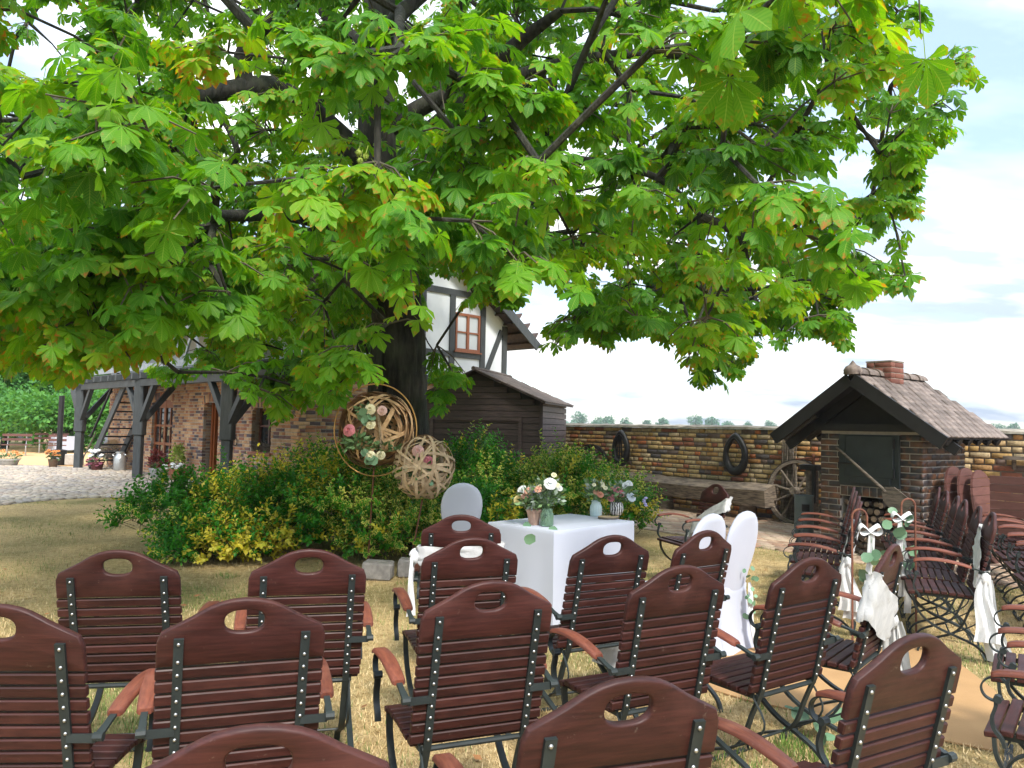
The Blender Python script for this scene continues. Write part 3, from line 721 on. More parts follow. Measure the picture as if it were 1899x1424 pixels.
for (l, d) in ((-.01, -.02), (SWD, -.02)): mb = MB(); mb.beam(spt(l, d, 0), spt(l, d, SEZ - .02), .06, .06); mb.build('corner_post', m_darkboard, shed)
for l0 in (.42, 2.35): mb = MB(); mb.beam(spt(l0, -.035, 0.03), spt(l0, -.035, 1.70), .07, .05, up=sdep); mb.build('door_frame', m_darkboard, shed)
mb = MB(); mb.beam(spt(.385, -.04, 1.735), spt(2.385, -.04, 1.735), .05, .07); mb.build('door_frame', m_darkboard, shed)
m_shingle = pmat('shingle', (0.20, 0.155, 0.135), (0.12, 0.092, 0.082), rough=0.9, scale=16, bmp=0.4, bscale=60, objvar=0.2)
rof = MB()
for sg in (0, 1):
    ov = .14; sl_ = (SRZ - SEZ) / (SWD / 2)
    e = -ov if sg == 0 else SWD + ov
    A = [spt(e, -.22, SEZ - ov * sl_ + .03), spt(e, SDP + .15, SEZ - ov * sl_ + .03), spt(SWD / 2, SDP + .15, SRZ + .03), spt(SWD / 2, -.22, SRZ + .03)]
    rof.add(A + [p + UP * .035 for p in A], [(0, 1, 2, 3), (7, 6, 5, 4), (0, 4, 5, 1), (1, 5, 6, 2), (2, 6, 7, 3), (3, 7, 4, 0)])
rof_o = rof.build('roof', m_darkboard, shed)
its = []
for r_ in range(11):
    f0 = r_ / 11; l_ = -.15 + (SWD / 2 + .15) * (f0 + .5 / 11); z_ = SEZ - .14 * .43 + .075 + (SRZ - SEZ + .06) * (f0 + .5 / 11)
    dd_ = -.24 + (0.05 if r_ % 2 else 0)
    sld = (slf * 1 + UP * ((SRZ - SEZ) / (SWD / 2))).normalized(); nn_ = sdep.cross(sld).normalized()
    if nn_.z < 0: nn_ = -nn_
    while dd_ < SDP + .1:
        its.append((axes(sdep, (nn_ + sld * -.06).normalized(), sld, spt(l_, dd_ + .09, z_ + .004)), .175, .012, .16)); dd_ += .18
put_pieces(rof_o, 'shingle', its, m_shingle, 300, 'shingle_field', ch=.003)
mb = MB(); mb.tube([spt(SWD / 2, -.26, SRZ + .075), spt(SWD / 2, SDP + .16, SRZ + .075)], .045, 8, sq=1); mb.build('ridge', m_shingle, shed)

# ================================================================== brick bread oven
OC = Vector((4.857, 10.46, 0)); ou = wdir.copy(); on = Vector((0.792, 0.61, 0)).normalized()          # ou to the right, on away into depth
OW, OD, OH = 1.42, 1.25, 1.62
def opt(u_, d, z): return OC + ou * u_ + on * d + UP * z
oven = thing('bread_oven', 'dark brick outdoor bread oven with tiled gable roof and green-black steel door', 'oven', OC)
mb = MB(); th = .012
for (u0, u1, z0, z1) in ((-OW / 2, -.42, 0, OH), (.42, OW / 2, 0, OH), (-.42, .42, .72, OH)):
    P = [opt(u0 + (th if u0 < -.5 else 0), th, 0), opt(u1 - (th if u1 > .5 else 0), th, 0), opt(u1 - (th if u1 > .5 else 0), OD, 0), opt(u0 + (th if u0 < -.5 else 0), OD, 0)]
    mb.add([p + UP * z0 for p in P] + [p + UP * z1 for p in P], [(3, 2, 1, 0), (4, 5, 6, 7), (0, 1, 5, 4), (1, 2, 6, 5), (2, 3, 7, 6), (3, 0, 4, 7)])
mb.box(opt(0, OD - .2, .36), .84, .02, .72, Matrix((ou, on, UP)).transposed())
mb.build('oven_core', m_mortar_l, oven)
m_obrick = brickmat('oven_clinker', [(0.045, 0.040, 0.042), (0.085, 0.055, 0.043), (0.033, 0.033, 0.036), (0.12, 0.065, 0.042), (0.052, 0.046, 0.048), (0.038, 0.038, 0.042), (0.10, 0.058, 0.040)], rough=0.4, mott=0.25, bmp=0.25, gloss=0.5, stain=(0.17, 0.075, 0.04))
it = wall_items(opt(-OW / 2, 0, 0), ou, -on, OW, OH - .0, .083, .25, .12, .013, [(.29, 1.13, 0, .86, 0), (.29, 1.13, .86, 1.58, 0)], depth=.05, wild=False, jit=.0015)
it += wall_items(opt(OW / 2, 0, 0), on, ou, OD, OH, .083, .25, .12, .013, depth=.05, wild=False, jit=.0015)
for k in range(8): it.append((axes(ou, -on, UP, opt(-.36 + k * .103, 0, .79)), .09, .05, .12))
put_pieces(oven, 'brick', it, m_obrick, 300, 'brick_field', ch=.004)
m_door = pmat('oven_steel', (0.030, 0.040, 0.040), (0.020, 0.027, 0.028), rough=0.5, scale=7)
mb = MB(); Mo = Matrix((ou, on, UP)).transposed()
mb.box(opt(0, -.008, 1.215), .84, .03, .70, Mo); fr = mb.build('door_frame', m_door, oven, bevel=.006)
mb = MB(); mb.box(opt(.02, -.038, 1.27), .66, .03, .56, Mo); dr_ = mb.build('door', m_door, oven, bevel=.008)
mb = MB(); mb.box(opt(.03, -.035, .965), .55, .025, .13, Mo); mb.build('ash_door', m_door, oven, bevel=.006)
mb = MB(); mb.tube([opt(-.4, -.075, 1.17), opt(-.1, -.085, 1.17)], .012, 6); mb.ball(opt(-.1, -.09, 1.175), .022); mb.build('latch', m_iron, dr_)
for z_ in (1.06, 1.45): mb = MB(); mb.tube([opt(.365, -.06, z_ - .06), opt(.365, -.06, z_ + .06)], .014, 6); mb.build('hinge', m_iron, dr_)
# roof
RU0, RHW, RAP, REV, RN0, RN1 = -.06, 1.16, 2.40, 1.58, -.32, 1.56
m_otile = pmat('oven_tile', (0.205, 0.165, 0.145), (0.10, 0.078, 0.068), rough=0.9, scale=14, bmp=0.4, bscale=50, objvar=0.28)
mb = MB(); sls = {}
for sg in (-1, 1):
    A = [opt(RU0 + sg * RHW, RN0, REV - .05), opt(RU0 + sg * RHW, RN1, REV - .05), opt(RU0, RN1, RAP - .05), opt(RU0, RN0, RAP - .05)]
    mb.add(A + [p + UP * .03 for p in A], [(0, 1, 2, 3), (7, 6, 5, 4), (0, 4, 5, 1), (1, 5, 6, 2), (2, 6, 7, 3), (3, 7, 4, 0)])
oro = mb.build('roof', m_iron, oven)
its = []
for sg in (-1, 1):
    e = opt(RU0 + sg * RHW, 0, REV); a_ = opt(RU0, 0, RAP); sl_ = (a_ - e).normalized(); Ls = (a_ - e).length; nn_ = sl_.cross(on).normalized()
    if nn_.z < 0: nn_ = -nn_
    nr = 10
    for r_ in range(nr):
        d_ = RN0 - .03 + (.08 if r_ % 2 else 0)
        while d_ < RN1:
            c_ = e + sl_ * (Ls * (r_ + .45) / nr - .02) + on * (d_ + .08) + nn_ * random.uniform(.012, .022)
            t_ = (nn_ - sl_ * .2).normalized()
            its.append((axes(on, t_, sl_, c_), .155, .018, Ls / nr * 1.18)); d_ += .16
put_pieces(oro, 'tile', its, m_otile, 300, 'tile_field', ch=.004)
for k in range(7):
    d_ = RN0 + .0 + k * .29
    if .3 < d_ + .14 - .1 < .62: continue
    mb = MB(); n_ = 8; P = []
    for e_, rr in ((d_ - .02, .105), (d_ + .27, .085)):
        for q in range(n_ + 1):
            an = math.pi * q / n_; P.append(opt(RU0 + rr * math.cos(an) * 1.1, e_, RAP - .02 + rr * math.sin(an)))
    mb.add(P, [(q, q + 1, n_ + 2 + q, n_ + 1 + q) for q in range(n_)]); mb.add([opt(RU0, d_ - .02, RAP + .0)] + P[:n_ + 1], [(0, q + 1, q + 2) for q in range(n_)])
    mb.build('ridge_tile', m_otile, oro, smooth=50)
mb = MB(); mb.lathe([(.11, -.03), (.12, .03), (.09, .08), (.05, .1), (.02, .14), (.004, .16)], 12, opt(RU0, RN0 + .02, RAP)); mb.build('ridge_finial', m_otile, oro, smooth=50)
for sg in (-1, 1):
    for (nn2, z2, hh) in ((RN0 - .025, -.10, .17), (RN0 + .35, -.2, .13)):
        mb = MB(); mb.beam(opt(RU0 + sg * (RHW + .02), nn2, REV + z2), opt(RU0 + sg * .02, nn2, RAP + z2), .05, hh); mb.build('barge_board', m_iron, oro)
    d_ = RN0 + .2
    while d_ < RN1:
        mb = MB(); u1 = RU0 + sg * (RHW - .02); mb.tube([opt(u1, d_, REV - .09), opt(u1 - sg * .5, d_, REV + .26)], .055, 6); mb.build('rafter', m_iron, oro); d_ += .3
mb = MB(); mb.beam(opt(-.8, -.05, OH + .04), opt(.8, -.05, OH + .04), .1, .1); mb.build('tie_beam', m_iron, oven)
mb = MB(); mb.add([opt(-.75, .1, OH), opt(.75, .1, OH), opt(RU0, .1, RAP - .15)], [(0, 1, 2)]); mb.build('gable_shade_sheet', m_iron, oven)  # black sheet put in for the shade of the open gable
# chimney
ch0 = .53; cb_ = opt(RU0 + .02, ch0, 0)
mb = MB(); mb.box(cb_ + UP * 2.37, .34, .34, .36, Mo); cho = mb.build('chimney', m_mortar_l, oro)
it = []
m_cbrick = brickmat('chimney_brick', [(0.20, 0.075, 0.055), (0.24, 0.10, 0.075), (0.17, 0.065, 0.05), (0.22, 0.085, 0.06)], mott=.3)
for r_ in range(5):
    for (dv_, nv_, c_) in ((ou, -on, cb_ - on * .18), (on, ou, cb_ + ou * .18)):
        segs = ((-.18, .06), (.06, .18)) if r_ % 2 else ((-.18, -.06), (-.06, .18))
        for s0, s1 in segs: it.append((axes(dv_, nv_, UP, c_ + dv_ * ((s0 + s1) / 2) + UP * (2.20 + .038 + r_ * .076)), s1 - s0 - .01, .04, .066))
put_pieces(cho, 'brick', it, m_cbrick, 300, ch=.004)
mb = MB(); mb.box(cb_ + UP * 2.59, .365, .365, .02, Mo); mb.build('chimney_cap', m_mortar, cho)
# ================================================================== folding armchairs
TILT = R(14); BY, BZ = -0.157, 0.448                      # foot of the backrest
def bk(v, off=0.0):                                       # point in the back plane, off towards the rear
    return (BY - math.sin(TILT) * v - math.cos(TILT) * off, BZ + math.cos(TILT) * v - math.sin(TILT) * off)
BW = 0.245
def crest_mesh():
    half = [(BW, .385), (BW, .45), (.243, .478), (.232, .496), (.214, .508), (.188, .518), (.160, .532), (.132, .550), (.104, .567), (.074, .580), (.038, .589), (0, .592)]
    outl = half + [(-x, y) for x, y in half[-2::-1]]
    # densify the bottom edge
    outl += [(-BW + 2 * BW * k / 10, .385) for k in range(1, 10)]
    cx, cy = 0, .520; n = 56
    def cast(an, poly):
        d = (math.cos(an), math.sin(an)); best = 9
        for i in range(len(poly)):
            (x1, y1), (x2, y2) = poly[i], poly[(i + 1) % len(poly)]
            ex, ey = x2 - x1, y2 - y1; det = d[0] * -ey + ex * d[1]
            if abs(det) < 1e-9: continue
            rx, ry = x1 - cx, y1 - cy
            tt = (rx * -ey + ex * ry) / det; ss = (d[0] * ry - d[1] * rx) / det
            if tt > 0 and -1e-6 <= ss <= 1 + 1e-6: best = min(best, tt)
        return best
    angs = sorted([2 * math.pi * k / n for k in range(n)] + [math.atan2(.385 - cy, s * BW) % (2 * math.pi) for s in (-1, 1)])
    n = len(angs); ro = [cast(a, outl) for a in angs]
    ri = [((abs(math.cos(a)) / .058) ** 2.6 + (abs(math.sin(a)) / .036) ** 2.6) ** (-1 / 2.6) for a in angs]
    rings = []                                            # (radius fn, depth)
    T = .0115
    prof = [('o', 0, -T + .006), ('o', -.0025, -T + .0018), ('o', -.007, -T), ('i', .007, -T), ('i', .0025, -T + .0018), ('i', 0, -T + .006),
            ('i', 0, T - .006), ('i', .0025, T - .0018), ('i', .007, T), ('o', -.007, T), ('o', -.0025, T - .0018), ('o', 0, T - .006)]
    V = []
    for k, dr, dep in prof:
        for a, o1, i1 in zip(angs, ro, ri):
            rr = (o1 + dr) if k == 'o' else (i1 + dr)
            x, v = cx + rr * math.cos(a), cy + rr * math.sin(a); y, z = bk(v, dep); V.append((x, y, z))
    Fc = []
    m = len(prof)
    for i in range(m):
        for k in range(n):
            Fc.append((i * n + k, i * n + (k + 1) % n, ((i + 1) % m) * n + (k + 1) % n, ((i + 1) % m) * n + k))
    me = bpy.data.meshes.new('crest'); me.from_pydata(V, [], Fc); me.shade_smooth(); me.set_sharp_from_angle(angle=R(40)); return me
def slat_mesh(name, l, w, t_):
    mb = MB(); mb.box((0, 0, 0), l, w, t_); return mb.mesh(name, bevel=.0035)
me_crest = crest_mesh()
me_slat = slat_mesh('back_slat', 2 * BW, .022, .034)
me_seat = slat_mesh('seat_slat', .475, .043, .022)
def mesh_strip(name, path, w, t_, x0=0.0, sm=35): mb = MB(); mb.strip(path, x0, w, t_); return mb.mesh(name, smooth=sm)
def sp2(pts, k=4): return [(p.x, p.y) for p in smooth_path([Vector((a, b, 0)) for a, b in pts], k)]
strap_top = [bk(v, .016) for v in (.478, .40, .30, .20, .10, .0)]
strap_path = strap_top + sp2([strap_top[-1], (-.118, .33), (-.075, .225), (-.02, .165), (.075, .125), (.16, .085), (.20, .035), (.205, .004)], 3)[1:]
me_strap = mesh_strip('back_strap', strap_path, .028, .011)
me_leg = mesh_strip('leg', sp2([(.235, .425), (.225, .35), (.17, .265), (.08, .20), (-.03, .155), (-.13, .115), (-.20, .06), (-.225, .004)], 4), .026, .014)
def _rv():
    mb = MB()
    for i in range(11):
        v = .46 if i == 0 else (.405 - (i - 1) * .0425 + (.0 if i > 1 else .0))
        y, z = bk(v if i else .462, .021); mb.ball((0, y, z), .0062, 6, 4)
    return mb.mesh('rivet_row', smooth=60)
me_rivet = _rv()
def _arm():
    path = sp2([(-.125, .650), (-.06, .668), (.03, .684), (.12, .688), (.20, .680), (.235, .668)], 4); mb = MB(); n = len(path); P = []
    for i, (y, z) in enumerate(path):
        w = .024 + .004 * math.sin(math.pi * i / (n - 1)) - (.006 if i in (0, n - 1) else 0)
        for sx, sz in ((-1, -.6), (-1, .3), (-.75, 1), (.75, 1), (1, .3), (1, -.6)): P.append((sx * w, y, z + sz * .011))
    mb.add(P, [(i * 6 + k, i * 6 + (k + 1) % 6, (i + 1) * 6 + (k + 1) % 6, (i + 1) * 6 + k) for i in range(n - 1) for k in range(6)] + [tuple(range(6)), tuple((n - 1) * 6 + k for k in range(5, -1, -1))])
    return mb.mesh('armrest', smooth=50)
me_arm = _arm()
sup = MB(); sup.strip(sp2([(.08, .676), (.18, .672), (.243, .655), (.268, .622), (.258, .588), (.226, .574), (.200, .585)], 5), 0, .022, .006)
sup.strip(sp2([(.222, .588), (.222, .555), (.235, .51), (.228, .47), (.205, .44), (.195, .41)], 4), 0, .024, .012)
sup.tube([(-.016, .215, .583), (.016, .215, .583)], .015, 8)
me_sup = sup.mesh('arm_support', smooth=40)
sup = MB(); sup.strip([(-.09, .655), (-.15, .642), (-.195, .628), (-.225, .620)], 0, .02, .009)
sup.tube([(-.014, -.222, .620), (.014, -.222, .620)], .014, 8)
me_hinge = sup.mesh('arm_hinge', smooth=40)
yb, zb_ = bk(.177, .020)
def _brk(sx):
    mb = MB(); mb.beam((sx * .185, yb, zb_), (sx * .268, yb - .002, zb_), .007, .026); mb.beam((sx * .268, yb, zb_), (sx * .268, yb + .05, zb_ + .01), .007, .026); return mb.mesh('arm_bracket')
me_brk = {s: _brk(s) for s in (-1, 1)}
fr = MB()
for sx in (-1, 1):
    fr.beam((sx * .205, -.15, .428), (sx * .205, .255, .428), .008, .024)
fr.tube([(-.2, -.158, .425), (.2, -.158, .425)], .011, 8)
fr.tube([(-.19, .0, .155), (.19, .0, .155)], .006, 6)
for sx in (-1, 1): fr.tube(smooth_path([(sx * .2, -.14, .42), (sx * .2, -.20, .33), (sx * .2, -.17, .26), (sx * .2, -.08, .20), (sx * .2, -.02, .17)], 3), .005, 5)
me_frame = fr.mesh('seat_frame', smooth=40)
ft = MB(); ft.beam((-.2, .205, .006), (.2, .205, .006), .035, .006); me_ff = ft.mesh('foot_bar')
ft = MB(); ft.beam((-.22, -.225, .006), (.22, -.225, .006), .035, .006); me_fr = ft.mesh('foot_bar')

def make_chair():
    t_ = thing('garden_armchair', '', 'chair')
    def part(n, me, m, loc=None, rot=None, par=None): return obj(n, me, m, par or t_, True, loc, rot)
    part('crest', me_crest, m_wood)
    for i in range(9):
        y, z = bk(.0425 * i + .02, 0); part('back_slat', me_slat, m_wood, (random.uniform(-.002, .002), y, z), (-TILT * -1, 0, 0))
    for sx in (-1, 1):
        s_ = part('back_strap', me_strap, m_steel, (sx * .183, 0, 0)); part('rivet_row', me_rivet, m_rivet, par=s_)['kind'] = 'stuff'
        part('leg', me_leg, m_steel, (sx * .222, 0, 0))
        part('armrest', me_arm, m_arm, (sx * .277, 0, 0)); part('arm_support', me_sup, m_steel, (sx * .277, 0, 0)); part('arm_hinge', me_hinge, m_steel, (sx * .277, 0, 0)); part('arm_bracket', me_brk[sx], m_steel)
    part('seat_frame', me_frame, m_steel); part('foot_bar', me_ff, m_steel); part('foot_bar', me_fr, m_steel)
    for i in range(8):
        y = -.115 + i * .0515; z = .450 - (.010 * ((i - 4) / 4) ** 2 if i < 7 else .016); part('seat_slat', me_seat, m_wood, (random.uniform(-.002, .002), y, z), (-.12 if i == 7 else 0, 0, 0))
    return t_
chair0 = make_chair(); chair_used = [False]
CREST = bk(.592)
def chair(px=None, py=None, yaw=0, label='', group=None, pos=None, sink=0.0):
    """place a chair so that the middle of its top edge is seen at (px,py), or with its seat centre at pos; yaw = degrees turned left of straight ahead"""
    a = R(yaw); f_ = Vector((-math.sin(a), math.cos(a), 0))
    if pos is None:
        p = gp(px, py, CREST[1]); p = p - f_ * CREST[0]
    else: p = Vector((pos[0], pos[1], 0))
    if chair_used[0]: o = dup_tree(chair0)
    else: o = chair0; chair_used[0] = True
    o.location = (p.x, p.y, 0); o.rotation_euler = (random.uniform(-.012, .012), random.uniform(-.014, .014), a); o['label'] = label
    if group: o['group'] = group
    elif 'group' in o: del o['group']
    return o
G1_, G2_, G3_ = 'armchairs facing the wedding table', 'armchairs on the far side of the aisle', 'armchairs facing the wedding table'
fold = 'slatted brown armchair'
c7 = chair(860, 955, 4, fold + ' with a gauze sash in front of the white-covered seat by the shrubs', G1_)
chair(880, 995, 18, fold + ' directly behind the sashed chair left of the white table', G1_)
chair(570, 1020, 16, fold + ' before the variegated shrubs, its handle hole full of leaves', G1_)
chair(225, 1018, 8, fold + ' at the open lawn end of the front row, grass in its hole', G1_)
chair(1140, 993, 28, fold + ' right in front of the white table, cloth showing through its handle hole', G1_)
c14 = chair(1313, 985, 38, fold + ' with white gauze over its seat behind the two oval covered chairs', G1_)
chair(915, 1080, 22, fold + ' standing directly behind the second chair from the white table corner', G1_)
chair(450, 1112, 20, fold + ' of the second row, one seat from the row end on the lawn', G1_)
chair(-15, 1122, 4, fold + ' at the lawn end of the second row', G1_)
chair(1270, 1050, 27, fold + ' of the second row, two seats from the sashed aisle chair', G1_)
chair(1512, 1035, 33, fold + ' of the second row, next to the sashed aisle chair', G1_)
c15 = chair(1664, 1010, 50, fold + ' with a big knotted gauze sash at the aisle end beside the runner', G1_)
chair(475, 1338, 13, fold + ' of the rear row, behind the gap between lawn-end chairs', G1_)
chair(1165, 1255, 20, fold + ' of the rear row behind the white table axis', G1_)
chair(1705, 1180, 30, fold + ' of the rear row, white sash showing through its handle hole', G1_)
chair(pos=(2.18, 3.02), yaw=52, label=fold + ' of the rear row, seat half beside the tan aisle runner', group=G1_)
chair(pos=(2.62, 3.72), yaw=56, label=fold + ' at the aisle end of the rear row on the tan runner', group=G1_)
c17 = chair(1330, 897, 108, fold + ' with a gauze sash standing apart, turned side-on towards the brick path')
def row(p0, p1, n, yaw, labs, grp):
    out = []
    for i in range(n):
        k = i / max(1, n - 1); out.append(chair(pos=(p0[0] + (p1[0] - p0[0]) * k, p0[1] + (p1[1] - p0[1]) * k), yaw=yaw + random.uniform(-2, 2), label=labs[min(i, len(labs) - 1)], group=grp))
    return out
ra = row((2.58, 6.38), (3.32, 8.2), 4, 66, [fold + ' with a knotted gauze sash beside the first shepherd hook'] + [fold + ', ' + q + ' from the sashed chair in the row ending at the litter bin' for q in ('second', 'third', 'fourth')], G2_)
rb = row((3.24, 5.75), (4.30, 8.35), 6, 66, [fold + ' whose long gauze sash hangs in two tails, heading the firewood row'] + [fold + ', ' + q + ' from the two-tailed sash in the firewood row' for q in ('second', 'third', 'fourth', 'fifth', 'sixth')], G2_)
rc = row((4.35, 6.15), (5.55, 8.55), 5, 66, [fold + ', ' + q + ' of the outermost row counted towards the leaning table tops' for q in ('first', 'second', 'third', 'fourth', 'fifth')], G2_)

# ------------------------------------------------------------------ gauze sashes
def cloth_tail(mb, p, d, l, w0, w1, side, fold_=0.02, n=10, m=9, sag=0.0):
    """hanging strip from p: direction d, spread sideways along side"""
    P = []; nrm = d.cross(side).normalized(); ph = random.random() * 6
    for i in range(n):
        k = i / (n - 1); w = w0 + (w1 - w0) * k ** .7
        for j in range(m):
            q = j / (m - 1) - .5
            off = math.sin(q * 14 + ph + k * 2) * fold_ * (.4 + k) + math.sin(q * 31 + ph) * fold_ * .3
            P.append(p + d * l * k + side * (q * w + .02 * math.sin(k * 5 + ph)) + nrm * off + Vector((0, 0, -sag * math.sin(math.pi * k))))
    mb.add(P, [(i * m + j, i * m + j + 1, (i + 1) * m + j + 1, (i + 1) * m + j) for i in range(n - 1) for j in range(m - 1)])
def sash(ch, label, vband=.27, knot_side=1, tails=((.45, .0), (.55, .12)), band_h=.16, tilt=0.0, front_open=False):
    M = world_of(ch); root = thing('draped_gauze', label, 'cloth', M @ Vector((knot_side * .26, BY, .02)), group='gauze chair sashes')
    mb = MB(); n = 40; rows = 7; P = []
    for i in range(n):
        a = 2 * math.pi * i / n; x = .262 * max(-1, min(1, math.cos(a) * 1.35)); off = -.03 if math.sin(a) < 0 else .036
        if abs(math.cos(a)) > .75: off *= (1 - (abs(math.cos(a)) - .75) / .25) * 1.0
        pinch = 1 - .55 * max(0, knot_side * math.cos(a)) ** 3
        for j in range(rows):
            q = j / (rows - 1) - .5
            v = vband + q * band_h * pinch + tilt * x * 1.2 + .012 * math.sin(a * 3 + j)
            y, z = bk(v, off + (.007 * math.sin(a * 9 + q * 20)) * (1 if off > 0 else -1)); P.append(M @ Vector((x + math.copysign(.012, x) * (.5 + .5 * math.sin(q * 15)), y, z)))
    mb.add(P, [(i * rows + j, i * rows + j + 1, ((i + 1) % n) * rows + j + 1, ((i + 1) % n) * rows + j) for i in range(n) for j in range(rows - 1)])
    mb.build('band', m_gauze, root, smooth=80)
    y, z = bk(vband + tilt * knot_side * .3, .02); kp = M @ Vector((knot_side * .285, y, z))
    mb = MB(); mb.ball(kp, .032, 12, 8, (1.0, .9, 1.5)); 
    mb.v = [tuple(Vector(v) + Vector((random.uniform(-.006, .006),) * 3)) for v in mb.v]; mb.build('knot', m_gauze, root, smooth=80)
    sd_ = (M.to_3x3() @ Vector((0, 1, 0))).normalized(); od = (M.to_3x3() @ Vector((knot_side, 0, 0))).normalized()
    for l_, out in tails:
        mb = MB(); d_ = (Vector((0, 0, -1)) + od * out * .6 + sd_ * random.uniform(-.15, .15)).normalized()
        cloth_tail(mb, kp + od * .01, d_, l_, .05, .17, sd_, .018); o = mb.build('tail', m_gauze, root, smooth=80)
    return root
sash(c15, 'wide white gauze sash knotted on the aisle chair next to the tan runner', .25, 1, ((.62, .1), (.5, .3)), .24, -.35)
sash(c7, 'white gauze sash wrapped round the chair before the oval white seat', .33, -1, ((.34, .0),), .16, .0)
sash(c17, 'white gauze sash on the lone chair beside the brick path', .24, 1, ((.3, .2),), .15, -.5)
sash(ra[0], 'white gauze sash bunched on the chair beside the bow-tied shepherd hook', .22, -1, ((.42, .1), (.36, .2)), .2, .3)
sash(rb[0], 'long white gauze sash with two open tails on the oven row end chair', .26, -1, ((.55, .1), (.42, .45)), .18, .4)
# gauze laid over the seat of the chair behind the covered chairs
mb = MB(); M = world_of(c14); P = []
for i in range(10):
    for j in range(10): P.append(M @ Vector((-.30 + i * .062, -.13 + j * .045, .478 + .02 * math.sin(i * 1.3) * math.cos(j * .9) - (.12 * max(0, (2 - i)) if i < 2 else 0))))
mb.add(P, [(i * 10 + j, i * 10 + j + 1, (i + 1) * 10 + j + 1, (i + 1) * 10 + j) for i in range(9) for j in range(9)])
tag(mb.build('gauze_cloth', m_gauze, None, smooth=80), 'loose white gauze cloth lying across a chair seat behind the covered chairs', 'cloth', 'gauze chair sashes')

# ------------------------------------------------------------------ chairs under white stretch covers
def covered_chair(x, y, yaw, label, deco=False):
    t_ = thing('covered_chair', label, 'chair', (x, y, 0), R(yaw), 'chairs in white stretch covers')
    mb = MB(); n = 40
    def ring(z, hw, y0, y1, pull):
        P = []
        for k in range(n):
            a = 2 * math.pi * k / n; c_, s_ = math.cos(a), math.sin(a)
            e = 2 / 5.0; ux = math.copysign(abs(c_) ** e, c_); uy = math.copysign(abs(s_) ** e, s_)
            f_ = 1 - pull * (1 - abs(math.sin(2 * a)) ** .7)
            P.append(Vector((ux * hw * f_, (y0 + y1) / 2 + uy * (y1 - y0) / 2 * f_, z)))
        return P
    rings = [ring(.004, .235, -.30, .23, .16), ring(.1, .222, -.27, .22, .13), ring(.25, .208, -.235, .215, .07), ring(.4, .205, -.215, .215, .01), ring(.455, .208, -.215, .22, 0), ring(.475, .19, -.20, .20, 0)]
    P = [p for r_ in rings for p in r_]
    mb.add(P, [(i * n + k, i * n + (k + 1) % n, (i + 1) * n + (k + 1) % n, (i + 1) * n + k) for i in range(len(rings) - 1) for k in range(n)] + [tuple((len(rings) - 1) * n + k for k in range(n))])
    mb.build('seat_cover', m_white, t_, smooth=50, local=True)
    mb = MB(); prof = [(.40, .165), (.47, .155), (.53, .165), (.60, .185), (.68, .205), (.76, .212), (.83, .205), (.89, .185), (.94, .150), (.975, .100), (.993, .05), (1.0, .006)]
    P = []; n = 28
    for z, hw in prof:
        cy_ = -.185 - (z - .45) * .20; th_ = .034 * min(1, hw / .09) 
        for k in range(n):
            a = 2 * math.pi * k / n; P.append((hw * math.copysign(abs(math.cos(a)) ** .75, math.cos(a)), cy_ + th_ * math.sin(a), z))
    mb.add(P, [(i * n + k, i * n + (k + 1) % n, (i + 1) * n + (k + 1) % n, (i + 1) * n + k) for i in range(len(prof) - 1) for k in range(n)] + [tuple(range(n - 1, -1, -1)), tuple((len(prof) - 1) * n + k for k in range(n))])
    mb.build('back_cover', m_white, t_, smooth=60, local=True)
    if deco:
        M = world_of(t_); p = M @ Vector((.06, -.27, .50)); root = thing('eucalyptus_sprig', 'eucalyptus sprig with pale ribbons tied to the covered chair', 'sprig', M @ Vector((.19, -.28, .1)))
        mb = MB()
        for l_ in (.42, .5): cloth_tail(mb, p + Vector((0, 0, -.02)), Vector((.1, -.12, -1)).normalized(), l_, .03, .05, Vector((.8, .6, 0)).normalized(), .006)
        mb.build('ribbon', m_gauze, root, smooth=80)
        round_leaves(root, [p + Vector((random.uniform(-.03, .05), random.uniform(-.06, 0), random.uniform(-.30, .10))) for _ in range(16)], .035, Vector((0, -1, .2)))
    return t_
m_euca = pmat('eucalyptus_leaf', (0.16, 0.29, 0.17), (0.11, 0.22, 0.12), rough=0.55, scale=20, objvar=0.25)
_eu = MB(); _eu.add([(0, 0, 0), (-.45, .28, .04), (-.5, .62, .05), (-.25, .93, .02), (0, 1.0, 0), (.25, .93, .02), (.5, .62, .05), (.45, .28, .04), (0, .55, -.04)], [(0, 8, 1), (1, 8, 2), (2, 8, 3), (3, 8, 4), (4, 8, 5), (5, 8, 6), (6, 8, 7), (7, 8, 0)])
me_euca = _eu.mesh('leaf', smooth=60); me_euca.materials.append(m_euca)
def round_leaves(parent, pts, size, nrm, mat=None):
    pinv = world_of(parent).inverted()
    for p in pts:
        o = bpy.data.objects.new('leaf', me_euca); COL.objects.link(o); o.parent = parent; o.matrix_parent_inverse = pinv
        nn = (nrm + Vector((random.gauss(0, .5), random.gauss(0, .3), random.gauss(0, .5)))).normalized()
        x, y = frame_from(nn); an = random.uniform(0, 6.28); xx = x * math.cos(an) + y * math.sin(an); yy = nn.cross(xx)
        s_ = size * random.uniform(.75, 1.3); o.matrix_basis = Matrix(((xx.x * s_, yy.x * s_, nn.x * s_, p.x), (xx.y * s_, yy.y * s_, nn.y * s_, p.y), (xx.z * s_, yy.z * s_, nn.z * s_, p.z), (0, 0, 0, 1)))
p = gp(855, 887, 1.0); covered_chair(p.x + .0, p.y - .35, 12, 'oval-backed chair in a white stretch cover standing in front of the shrubs')
p = gp(1318, 950, 1.0); covered_chair(p.x - .20, p.y + .15, 42, 'oval-backed white-covered chair at the wedding table, the one without a ribbon sprig')
